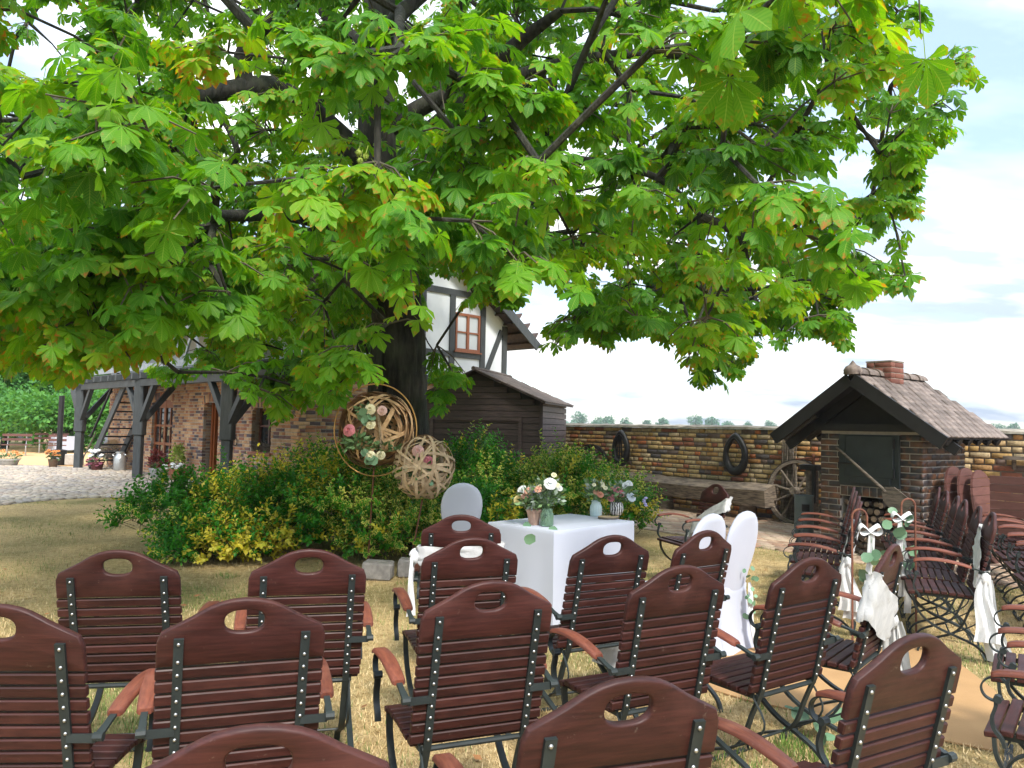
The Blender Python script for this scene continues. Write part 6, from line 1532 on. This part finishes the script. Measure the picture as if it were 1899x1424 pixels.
for ci in order:
    c = CLA[ci]; A = np.array(arr); d = np.linalg.norm(A - c, axis=1); j = int(np.argmin(d + np.maximum(0, A[:, 2] - c[2]) * -.15 + np.maximum(0, c[2] - A[:, 2]) * .25))
    p0 = nodes[j]; p1 = Vector(c); L_ = (p1 - p0).length; ns = max(1, int(L_ / .4)); pj = j
    for k in range(1, ns + 1):
        f_ = k / ns; q = p0.lerp(p1, f_) + Vector((random.gauss(0, .04), random.gauss(0, .04), .10 * L_ * math.sin(math.pi * f_) * .5 + random.gauss(0, .03))) * (1 if k < ns else 0)
        nodes.append(q); par.append(pj); arr.append(tuple(q)); pj = len(nodes) - 1
    tips.append((pj, ci))
area = np.zeros(len(nodes)); 
for pj, ci in tips: area[pj] += .00012
for i in range(len(nodes) - 1, -1, -1):
    if par[i] >= 0: area[par[i]] += area[i]
mb = MB()
for i in range(len(nodes)):
    if par[i] >= 0:
        r1 = min(.07, math.sqrt(area[i] / math.pi) * 1.2 + .003); r0 = min(.07, max(r1, math.sqrt(area[par[i]] / math.pi) * 1.2 + .003)) if par[par[i]] >= 0 else r1 * 1.15
        mb.tube([nodes[par[i]], nodes[i]], [r0, r1], 6, False)
tw = MB()
# leaves
LP, LX, LZ, LS, LR = [], [], [], [], []
for pj, ci in tips:
    c = nodes[pj]; pa = nodes[par[pj]] if par[pj] >= 0 else c - UP; main = (c - pa).normalized(); vis = CL[ci][3]
    outw = Vector((c.x - cen[0], c.y - cen[1], 0)); outw = outw.normalized() if outw.length > .1 else main
    crnd = random.random() if ci < n_auto else (.55 + .45 * random.random() if np.linalg.norm(CLA[ci] - np.array(C0)) < 7 else .2 + .7 * random.random())  # sunlight on the closest hand-placed sprays is put into their leaf colour
    ntw = random.choice((4, 5, 5, 6)) if vis else 3
    for k in range(ntw):
        d = (main * .5 + outw * .6 + Vector((random.gauss(0, .75), random.gauss(0, .75), random.gauss(-.12, .4)))).normalized(); L_ = random.uniform(.22, .55)
        if not vis: L_ *= 1.5
        pts = [c, c + d * L_ * .5 + UP * .02, c + d * L_ + Vector((0, 0, -.06))]; qx, qy, qd = proj(pts[2]); vt = (not vis) or bool(inside(qx, qy)[0])
        if not vt: continue
        tw.tube(pts, [.009, .007, .005], 4, False)
        nl = random.choice((4, 5, 6, 7)) if vis else 5
        for q in range(nl):
            f_ = .35 + .65 * (q // 2) / max(1, (nl - 1) // 2); b0 = pts[0].lerp(pts[2], min(1, f_))
            az = random.uniform(0, 6.28); od = (d * .8 + Vector((math.cos(az), math.sin(az), random.uniform(-.1, .5)))).normalized()
            s_ = random.uniform(.185, .30) * (1 if vis else 2.0)
            dr = random.uniform(.25, 1.25); X = Vector((od.x, od.y, od.z * .4 - dr)).normalized()
            Zv = (UP + Vector((od.x, od.y, 0)) * random.uniform(.3, .9) + Vector((random.gauss(0, .2), random.gauss(0, .2), 0))).normalized()
            P_ = b0 + od * s_ * .42
            LP.append(P_[:]); LX.append(X[:]); LZ.append(Zv[:]); LS.append(s_); LR.append(min(1, max(0, crnd * .72 + random.random() * .34 - .03)))
LP, LX, LZ, LS, LR = map(np.array, (LP, LX, LZ, LS, LR))
tip = LP + LX / np.linalg.norm(LX, axis=1, keepdims=True) * LS[:, None] * .45
px, py, d = proj(tip); pxb, pyb, db = proj(LP); inview = (d > .5) & (px > -80) & (px < W + 80) & (py > -80) & (py < H + 80)
keep = ~inview | (inside(px, py) & inside(pxb, pyb)); keep &= (np.linalg.norm(LP - np.array(C0), axis=1) > 4.2); keep &= LP[:, 2] > 1.55
LP, LX, LZ, LS, LR, px, py, d, inview = [a[keep] for a in (LP, LX, LZ, LS, LR, px, py, d, inview)]
print('chestnut leaves', len(LP), 'in view', int(inview.sum()))
twigs = mb.build('twig_network', m_barkt, tree); twigs['kind'] = 'stuff'
tw.build('shoot_tips', pmat('shoot_bark', (.10, .085, .06), (.06, .05, .035), rough=.9), tree)['kind'] = 'stuff'
m_leaf = leafmat('chestnut_leaf', [(.015, .085, .008), (.024, .125, .008), (.036, .165, .008), (.056, .205, .009), (.10, .26, .010), (.18, .32, .012)], trans=.42, brown=.13, veins=True, rough=.5, tcol=(2.8, 2.3, .5))
score = LS / np.maximum(d, .5); score[~(inview & (px > 0) & (px < W) & (py > 0) & (py < 800))] = -1
top = np.argsort(-score)[:300]; hi_meshes = []
for k in range(5):
    V, Fs, uv = palmate(True, 40 + k, 6 if k == 1 else 7); a4 = np.zeros((len(V), 4)); a4[:, :2] = uv; a4[:, 2] = k * .2 + .1; a4[:, 3] = k * .2
    me = np_mesh('leaf', V, Fs, True, a4); me.materials.append(m_leaf); hi_meshes.append(me)
pinv = world_of(tree).inverted()
for k, i in enumerate(top):
    X = Vector(LX[i]).normalized(); Y = Vector(LZ[i]).cross(X).normalized(); Z = X.cross(Y); s_ = LS[i]; P_ = LP[i]
    o = bpy.data.objects.new('leaf', hi_meshes[min(4, int(LR[i] * 5))]); COL.objects.link(o); o.parent = tree; o.matrix_parent_inverse = pinv
    o.matrix_basis = Matrix(((X.x * s_, Y.x * s_, Z.x * s_, P_[0]), (X.y * s_, Y.y * s_, Z.y * s_, P_[1]), (X.z * s_, Y.z * s_, Z.z * s_, P_[2]), (0, 0, 0, 1)))
rest = np.ones(len(LP), bool); rest[top] = False; ridx = np.where(rest)[0]
Vs, Fqs, Fts, As, off = [], [], [], [], 0
for g in range(6):
    ii = ridx[g::6]; tpl = palmate(False, 70 + g, 6 if g == 3 else 7); V, Fo, A = scatter(tpl, LP[ii], LX[ii], LZ[ii], LS[ii], LR[ii])
    Vs.append(V); Fqs.append(Fo[0] + off); Fts.append(Fo[1] + off); As.append(A); off += len(V)
me = np_mesh('crown', np.concatenate(Vs), [np.concatenate(Fqs), np.concatenate(Fts)], True, np.concatenate(As)); co = obj('crown', me, m_leaf, tree); co['kind'] = 'stuff'
# spiny chestnut fruits
m_fruit = pmat('spiny_fruit', (.30, .38, .06), (.22, .30, .04), rough=.7, scale=60, bmp=.8, bscale=120)
for (x, y, Y) in ((665, 283, 4.9), (678, 290, 4.9), (668, 298, 4.9), (243, 40, 5.9), (262, 38, 5.9), (247, 205, 5.9), (392, 522, 5.35), (385, 527, 5.35), (112, 385, 5.5), (665, 620, 6.3), (676, 612, 6.3)):
    c = at(x, y, Y); mb = MB()
    mb.ball(c, .020, 9, 7)
    for k in range(34):
        dd = Vector((random.gauss(0, 1), random.gauss(0, 1), random.gauss(0, 1))).normalized(); s_, _q = frame_from(dd); mb.add([c + dd * .019 + s_ * .004, c + dd * .019 - s_ * .004, c + dd * .031], [(0, 1, 2)])
    mb.tube([c + UP * .015, c + UP * .08 + Vector((.01, .02, 0))], .003, 4); mb.build('spiny_fruit', m_fruit, tree)

# ================================================================== shrubs round the trunk
def shrub_leaf():
    V = [(0, 0, 0), (.55, -.30, .05), (.5, 0, -.04), (.55, .30, .05), (1, 0, -.08)]
    uv = [(0, .2), (.5, 1), (.5, 0), (.5, 1), (1, .9)]
    return np.array(V), [np.array([(0, 2, 1), (0, 3, 2), (1, 2, 4), (2, 3, 4)])], np.array(uv)
SL = shrub_leaf()
m_vari = leafmat('variegated_leaf', [(.045, .23, .016), (.065, .29, .02), (.04, .21, .016), (.08, .31, .022)], trans=.34, edge=(.72, .68, .17), rough=.4, tcol=(1.6, 1.5, .8))
m_grn = leafmat('shrub_green_leaf', [(.028, .165, .018), (.045, .23, .022), (.034, .19, .028), (.08, .30, .024), (.04, .205, .018)], trans=.34, rough=.4, tcol=(1.8, 1.6, .7))
m_yel = leafmat('golden_leaf', [(.58, .49, .03), (.68, .58, .07), (.40, .44, .03), (.74, .63, .12)], trans=.3, rough=.45, tcol=(1.3, 1.2, .7))
m_stem = pmat('shrub_stem', (.09, .07, .045), rough=.9)
def shrub(label, x, y, rx, ry, h, n, mixv, size=.066, seed=0, name='leafy_shrub', tall=0.0, shoots_l=.3):
    """mixv: share of (variegated, green, golden) shoots"""
    rs = np.random.default_rng(seed + 900); root = thing(name, label, 'shrub', (x, y, 0), 0, 'shrubs round the chestnut trunk')
    data = {0: [[], [], [], [], [], []], 1: [[], [], [], [], [], []], 2: [[], [], [], [], [], []]}
    st = MB()
    blob = [(rs.uniform(-.6, .6) * rx, rs.uniform(-.6, .6) * ry, rs.uniform(.25, .75) * h, rs.uniform(.35, .55)) for _ in range(9)]
    for i in range(n):
        bx, by, bz, br_ = blob[rs.integers(9)]; a = rs.uniform(0, 6.283); e = math.asin(rs.uniform(-.35, 1)); dx, dy, dz = math.cos(a) * math.cos(e), math.sin(a) * math.cos(e), math.sin(e)
        q = rs.uniform(.75, 1.05); cx, cy, cz = bx + dx * br_ * rx * q, by + dy * br_ * ry * q, bz + dz * br_ * h * q
        cz = max(.05, min(cz, h * (1.08 - .5 * ((cx / rx) ** 2 + (cy / ry) ** 2))))
        if tall and rs.random() < .03: cz += tall * rs.random()
        d = np.array([dx * .8 + rs.normal(0, .3), dy * .8 + rs.normal(0, .3), max(-.2, dz) + .35 + rs.normal(0, .25)]); d /= np.linalg.norm(d)
        zone = (math.sin(cx * 3.1 + seed) + math.sin(cy * 2.7 + cz * 4 + seed * 2) + rs.normal(0, .7)) * .25 + .5
        typ = 0 if zone < mixv[0] else (1 if zone < mixv[0] + mixv[1] else 2); L_ = shoots_l * rs.uniform(.5, 1.2); p0 = np.array([x + cx, y + cy, cz]); nl = int(rs.integers(10, 17)); sh = rs.random()
        if i % 3 == 0: st.tube([Vector(p0 - d * L_ * .7), Vector(p0 + d * L_)], [.004, .002], 3, False)
        for k in range(nl):
            f_ = (k // 2) / (nl / 2) * 1.0; az = 1.57 * (k // 2) + (3.1416 if k % 2 else 0) + rs.normal(0, .3); s1 = np.cross(d, [0, 0, 1.0]); s1 /= max(1e-3, np.linalg.norm(s1)); s2 = np.cross(s1, d)
            o = s1 * math.cos(az) + s2 * math.sin(az); X = o * .9 + d * (.4 + .5 * f_) ; Z = d * .8 + np.array([0, 0, .6]) - o * .2
            D = data[typ]; D[0].append(p0 + d * L_ * f_); D[1].append(X); D[2].append(Z); D[3].append(size * rs.uniform(.7, 1.35) * (1 - .3 * f_)); D[4].append(rs.random()); D[5].append(sh)
    for k, (mname, mat) in enumerate((('variegated_foliage', m_vari), ('green_foliage', m_grn), ('golden_foliage', m_yel))):
        D = data[k]
        if len(D[0]) < 4: continue
        V, Fo, A = scatter(SL, *[np.array(q) for q in D[:4]], np.array(D[4]), np.array(D[5])); o = obj(mname, np_mesh(mname, V, Fo, True, A), mat, root); o['kind'] = 'stuff'
    st.build('stem_bunch', m_stem, root)['kind'] = 'stuff'
def bpos(px, py, Y): p = at(px, py, Y); return p.x, p.y
SH = [('broad shrub of dark green leaves with golden shoots at the lawn end of the bed', 400, 9.6, .95, .85, .86, 620, (.15, .66, .19)),
      ('low shrub of yellow-edged leaves hugging the bed edge behind the lawn chairs', 420, 8.75, .75, .45, .48, 380, (.36, .50, .14)),
      ('shrub with bright golden leaf patches in the middle of the bed', 530, 9.35, .85, .75, .95, 620, (.26, .48, .26)),
      ('cream-variegated shrub just left of the woven ring stake', 630, 9.2, .8, .8, .98, 640, (.62, .30, .08)),
      ('upright yellow-tipped shrub below the brass ring against the brick house', 610, 10.6, .8, .6, 1.12, 440, (.50, .36, .14)),
      ('cream-edged shrub spilling over the granite blocks', 720, 8.85, .62, .5, .72, 480, (.80, .17, .03)),
      ('dark green round-leaved shrub under the woven ball', 800, 9.4, .6, .6, .75, 420, (.15, .82, .03)),
      ('tall deep green shrub with golden tips in front of the dark shed', 905, 11.2, .95, .8, 1.26, 760, (.20, .62, .18)),
      ('yellow-variegated loose shrub right behind the flower vases', 1055, 10.6, .85, .75, 1.06, 640, (.62, .30, .08)),
      ('small dark shrub between the oval covered chair and the white table', 890, 9.6, .55, .5, .70, 330, (.22, .72, .06)),
      ('outermost variegated shrub next to the wagon wheel', 1140, 11.6, .6, .6, .92, 300, (.65, .27, .08))]
for i, (lab, px_, Y, rx, ry, h, n, mv) in enumerate(SH):
    x, y = bpos(px_, 900, Y); shrub(lab, x, y, rx, ry, h, int(n * 1.45), mv, seed=i * 7, tall=.25)

# ================================================================== trees behind the beer garden and beyond the wall
def clump_tree(name, label, p, r, h, n, leaf, mat, group, trunk=True, zlow=.25, seed=0, cat='tree'):
    rs = np.random.default_rng(seed); root = thing(name, label, cat, p, 0, group); p = Vector(p)
    if trunk:
        mb = MB(); mb.tube([p, p + UP * h * .3, p + UP * h * .7], [r * .07, r * .055, r * .02], 8)
        for k in range(6): a = k * 1.05; mb.tube([p + UP * h * (.28 + .05 * k), p + UP * h * (.45 + .05 * k) + Vector((math.cos(a), math.sin(a), 0)) * r * .55], [r * .03, r * .01], 5)
        mb.build('trunk', m_barkt, root)
    nb = 26; bc = []
    for k in range(nb):
        a = rs.uniform(0, 6.283); e = math.asin(rs.uniform(-.8, 1)); q = rs.uniform(.45, .8); bc.append((math.cos(a) * math.cos(e) * r * q, math.sin(a) * math.cos(e) * r * q, h * (zlow + (1 - zlow) * .5) + math.sin(e) * h * (1 - zlow) * .5 * q, rs.uniform(.22, .42) * r))
    bc = np.array(bc); k = rs.integers(0, nb, n); v = rs.normal(size=(n, 3)); v /= np.linalg.norm(v, axis=1, keepdims=True); q = rs.uniform(.6, 1.05, n)
    P = np.array(p)[None] + bc[k, :3] + v * (bc[k, 3] * q)[:, None] * np.array([1, 1, .8]); X = v + rs.normal(0, .6, (n, 3)); Z = np.tile([0, 0, 1.0], (n, 1)) + v * .6 + rs.normal(0, .3, (n, 3))
    V, Fo, A = scatter(SL, P, X, Z, leaf * rs.uniform(.6, 1.4, n), rs.random(n)); o = obj('crown', np_mesh('crown', V, Fo, True, A), mat, root); o['kind'] = 'stuff'
m_bg = leafmat('background_leaf', [(.05, .17, .035), (.09, .25, .05), (.06, .20, .05), (.12, .30, .06)], trans=.35, tcol=(1.8, 1.6, .8))
for i, (px_, Y, r_, h_, lab) in enumerate([(-30, 44, 5.5, 8.5, 'leafy green tree at the far left behind the laid table'), (60, 47, 5.2, 8.0, 'green tree behind the flue pipe in the beer garden'), (140, 42, 4.6, 7.5, 'green tree directly behind the first gallery post'), (205, 50, 5, 8.5, 'green tree seen through the open stair'), (15, 38, 2.8, 3.0, 'low dense bush behind the long laid table'), (110, 36, 2.6, 2.8, 'low dense bush behind the longer bench'), (185, 37, 2.6, 3.2, 'low dense bush behind the stair foot')]):
    q = gp(px_, 900); x = (px_ - W / 2) / F * Y; clump_tree('broadleaf_tree', lab, (x, Y, 0), r_, h_, 7500 if h_ > 5 else 3800, .30 if h_ > 5 else .22, m_bg, 'trees behind the beer garden', True, .08, 50 + i)
m_far = leafmat('far_leaf', [(.06, .17, .09), (.08, .21, .11), (.05, .15, .09)], trans=.25, tcol=(1.5, 1.4, 1.0))
far = [(1075, 762, 'rounded distant tree next to the shed eave'), (1108, 772, 'thin-topped distant tree second from the shed'), (1128, 770, 'small round distant tree above the first horse collar'), (1160, 776, 'low distant bush just above the wall behind the first horse collar'), (1228, 775, 'single round distant tree standing alone over the wall'), (1290, 770, 'broad distant tree of the pair above the log bench'), (1320, 773, 'paler distant tree of the pair above the log bench'), (1350, 782, 'low distant treetop above the teardrop collar'), (1385, 783, 'low distant treetop left of the oven roof'), (1430, 780, 'distant treetop touching the oven roof eave'), (1850, 782, 'distant tree right of the oven roof'), (1880, 786, 'distant tree at the far end of the wall'), (1200, 780, 'tiny distant bush left of the lone round tree')]
for i, (px_, pt, lab) in enumerate(far):
    Y = 430 + 70 * random.random(); tp = at(px_, pt, Y); h_ = tp.z + .3; clump_tree('distant_tree', lab, (tp.x, Y, 0), max(2.6, h_ * .42), h_, 1100, .95, m_far, 'trees on the horizon beyond the wall', True, .15, 80 + i)
# far hedge line as one mass
rs = np.random.default_rng(5); n = 9000; xs = rs.uniform(-80, 440, n); ys = 560 + rs.normal(0, 8, n); hh = 4.2 + 1.6 * np.sin(xs * .05) + 1.0 * np.sin(xs * .17 + 1) + .8 * np.sin(xs * .41); zs = rs.random(n) * np.maximum(1.0, hh)
V, Fo, A = scatter(SL, np.stack([xs, ys, zs], 1), rs.normal(size=(n, 3)), np.tile([0, -.5, 1.0], (n, 1)) + rs.normal(0, .4, (n, 3)), rs.uniform(1.2, 2.6, n), rs.random(n)); o = obj('far_hedgerow', np_mesh('far_hedgerow', V, Fo, True, A), m_far); tag(o, 'pale green hedgerow along the horizon behind the garden wall', 'hedgerow', kind='stuff')

# ================================================================== grass, clover and fallen leaves
m_blade, t, b, o_ = newmat('grass_blade'); a = t.nodes.new('ShaderNodeAttribute'); a.attribute_name = 'lv'; sp_ = t.nodes.new('ShaderNodeSeparateColor'); t.links.new(a.outputs['Color'], sp_.inputs[0])
col = ramp(t, sp_.outputs[2], [(0, (.36, .25, .11)), (.35, (.56, .41, .20)), (.62, (.68, .54, .31)), (.70, (.30, .31, .10)), (.85, (.16, .22, .05)), (1, (.10, .18, .035))]); t.links.new(col, b.inputs['Base Color']); b.inputs['Roughness'].default_value = .8
rs = np.random.default_rng(3)
def blades(n, y0, y1, hgt, wid, name, greenness=.0):
    Y = y0 * (y1 / y0) ** rs.random(n); X = (rs.random(n) * 2100 - 100 - W / 2) / F * Y
    poly = [(v.x, v.y) for v in yard]; m = np.ones(n, bool)
    rel = (X - WALL0.x) * wn.x + (Y - WALL0.y) * wn.y; m &= rel > path_edge * .98
    for i in range(n):
        if m[i] and X[i] < -3 and in_poly(X[i], Y[i], poly): m[i] = False
        elif m[i] and in_poly(X[i], Y[i], rq): m[i] = False
    X, Y = X[m], Y[m]; n = len(X)
    patch = np.sin(X * 1.9 + np.sin(Y * 1.3) * 1.5) + np.sin(Y * 2.3 + X * .7) + rs.normal(0, .8, n); gr = patch > 1.25 - greenness
    rnd = np.where(gr, rs.uniform(.68, 1, n), rs.uniform(0, .64, n)); a = rs.uniform(0, 6.283, n); ln = hgt * rs.uniform(.4, 1.3, n) * np.where(gr, 1.25, 1.0)
    lean = rs.uniform(.2, 1.6, n) * np.where(gr, .5, 1.0); d = np.stack([np.cos(a) * lean, np.sin(a) * lean, np.ones(n)], 1); d /= np.linalg.norm(d, axis=1, keepdims=True); s = np.stack([-np.sin(a), np.cos(a), np.zeros(n)], 1) * (wid * rs.uniform(.6, 1.4, n))[:, None]
    B = np.stack([X, Y, np.full(n, .001)], 1); T = B + d * ln[:, None]; T[:, 2] = np.maximum(T[:, 2] - .2 * ln * lean * .3, .006)
    V = np.stack([B - s, B + s, T], 1).reshape(-1, 3); Ft = np.arange(3 * n).reshape(-1, 3); A = np.zeros((3 * n, 4)); A[:, 2] = np.repeat(rnd, 3)
    o = obj(name, np_mesh(name, V, Ft, False, A), m_blade); tag(o, 'short dry straw-coloured lawn grass with green tufts', 'grass', kind='stuff'); return o
blades(210000, 2.0, 14.5, .034, .0024, 'dry_grass')
m_dead = pmat('fallen_leaf', (.36, .17, .06), (.24, .10, .04), rough=.8, objvar=.35)
mb = MB()
for i in range(120):
    y = random.uniform(2.8, 9); x = random.uniform(-.6, .5) * y * 1.1
    if in_poly(x, y, rq): continue
    a = random.random() * 6.28; l_ = random.uniform(.03, .07); d = Vector((math.cos(a), math.sin(a), .15)); s_ = Vector((-math.sin(a), math.cos(a), random.uniform(-.4, .4))); c = Vector((x, y, .02)); mb.add([c, c + d * l_ * .5 + s_ * l_ * .3, c + d * l_, c + d * l_ * .5 - s_ * l_ * .3], [(0, 1, 2, 3)])
tag(mb.build('fallen_leaves', m_dead), 'scattered brown fallen chestnut leaves on the dry lawn', 'leaves', kind='stuff')

# green tufts of longer grass beside the chair feet
mb = MB()
for (px_, py_, n_, h_) in ((1490, 1400, 120, .10), (1440, 1395, 70, .09), (1360, 1418, 60, .08), (1250, 1180, 50, .06), (760, 1085, 60, .07), (1405, 1310, 50, .06), (1560, 1060, 40, .06), (420, 1070, 60, .06)):
    c = gp(px_, py_)
    for k in range(n_):
        a = random.random() * 6.28; q = math.sqrt(random.random()) * .13; b0 = c + Vector((math.cos(a) * q, math.sin(a) * q, 0)); d = Vector((random.gauss(0, .35), random.gauss(0, .35), 1)).normalized() * h_ * random.uniform(.5, 1.3); s_ = Vector((math.cos(a + 1), math.sin(a + 1), 0)) * .003
        mb.add([b0 - s_, b0 + s_, b0 + d], [(0, 1, 2)])
tag(mb.build('grass_tufts', pmat('fresh_grass', (.16, .26, .04), (.09, .17, .03), rough=.6, objvar=.3)), 'fresh green grass tufts beside the chair feet', 'grass', kind='stuff')
# ================================================================== thin summer haze
mb = MB(); mb.box((35, 320, 9.25), 980, 772, 20.5)
hz = mb.build('haze', None); m_hz = bpy.data.materials.new('haze'); m_hz.use_nodes = True; t = m_hz.node_tree
for n in list(t.nodes): t.nodes.remove(n)
o_ = t.nodes.new('ShaderNodeOutputMaterial'); pv = t.nodes.new('ShaderNodeVolumePrincipled'); pv.inputs['Color'].default_value = (.86, .93, 1, 1); pv.inputs['Density'].default_value = .0004; pv.inputs['Anisotropy'].default_value = .2
t.links.new(pv.outputs[0], o_.inputs['Volume']); hz.data.materials.append(m_hz); tag(hz, 'thin pale summer haze softening the trees on the horizon', 'haze', kind='stuff')
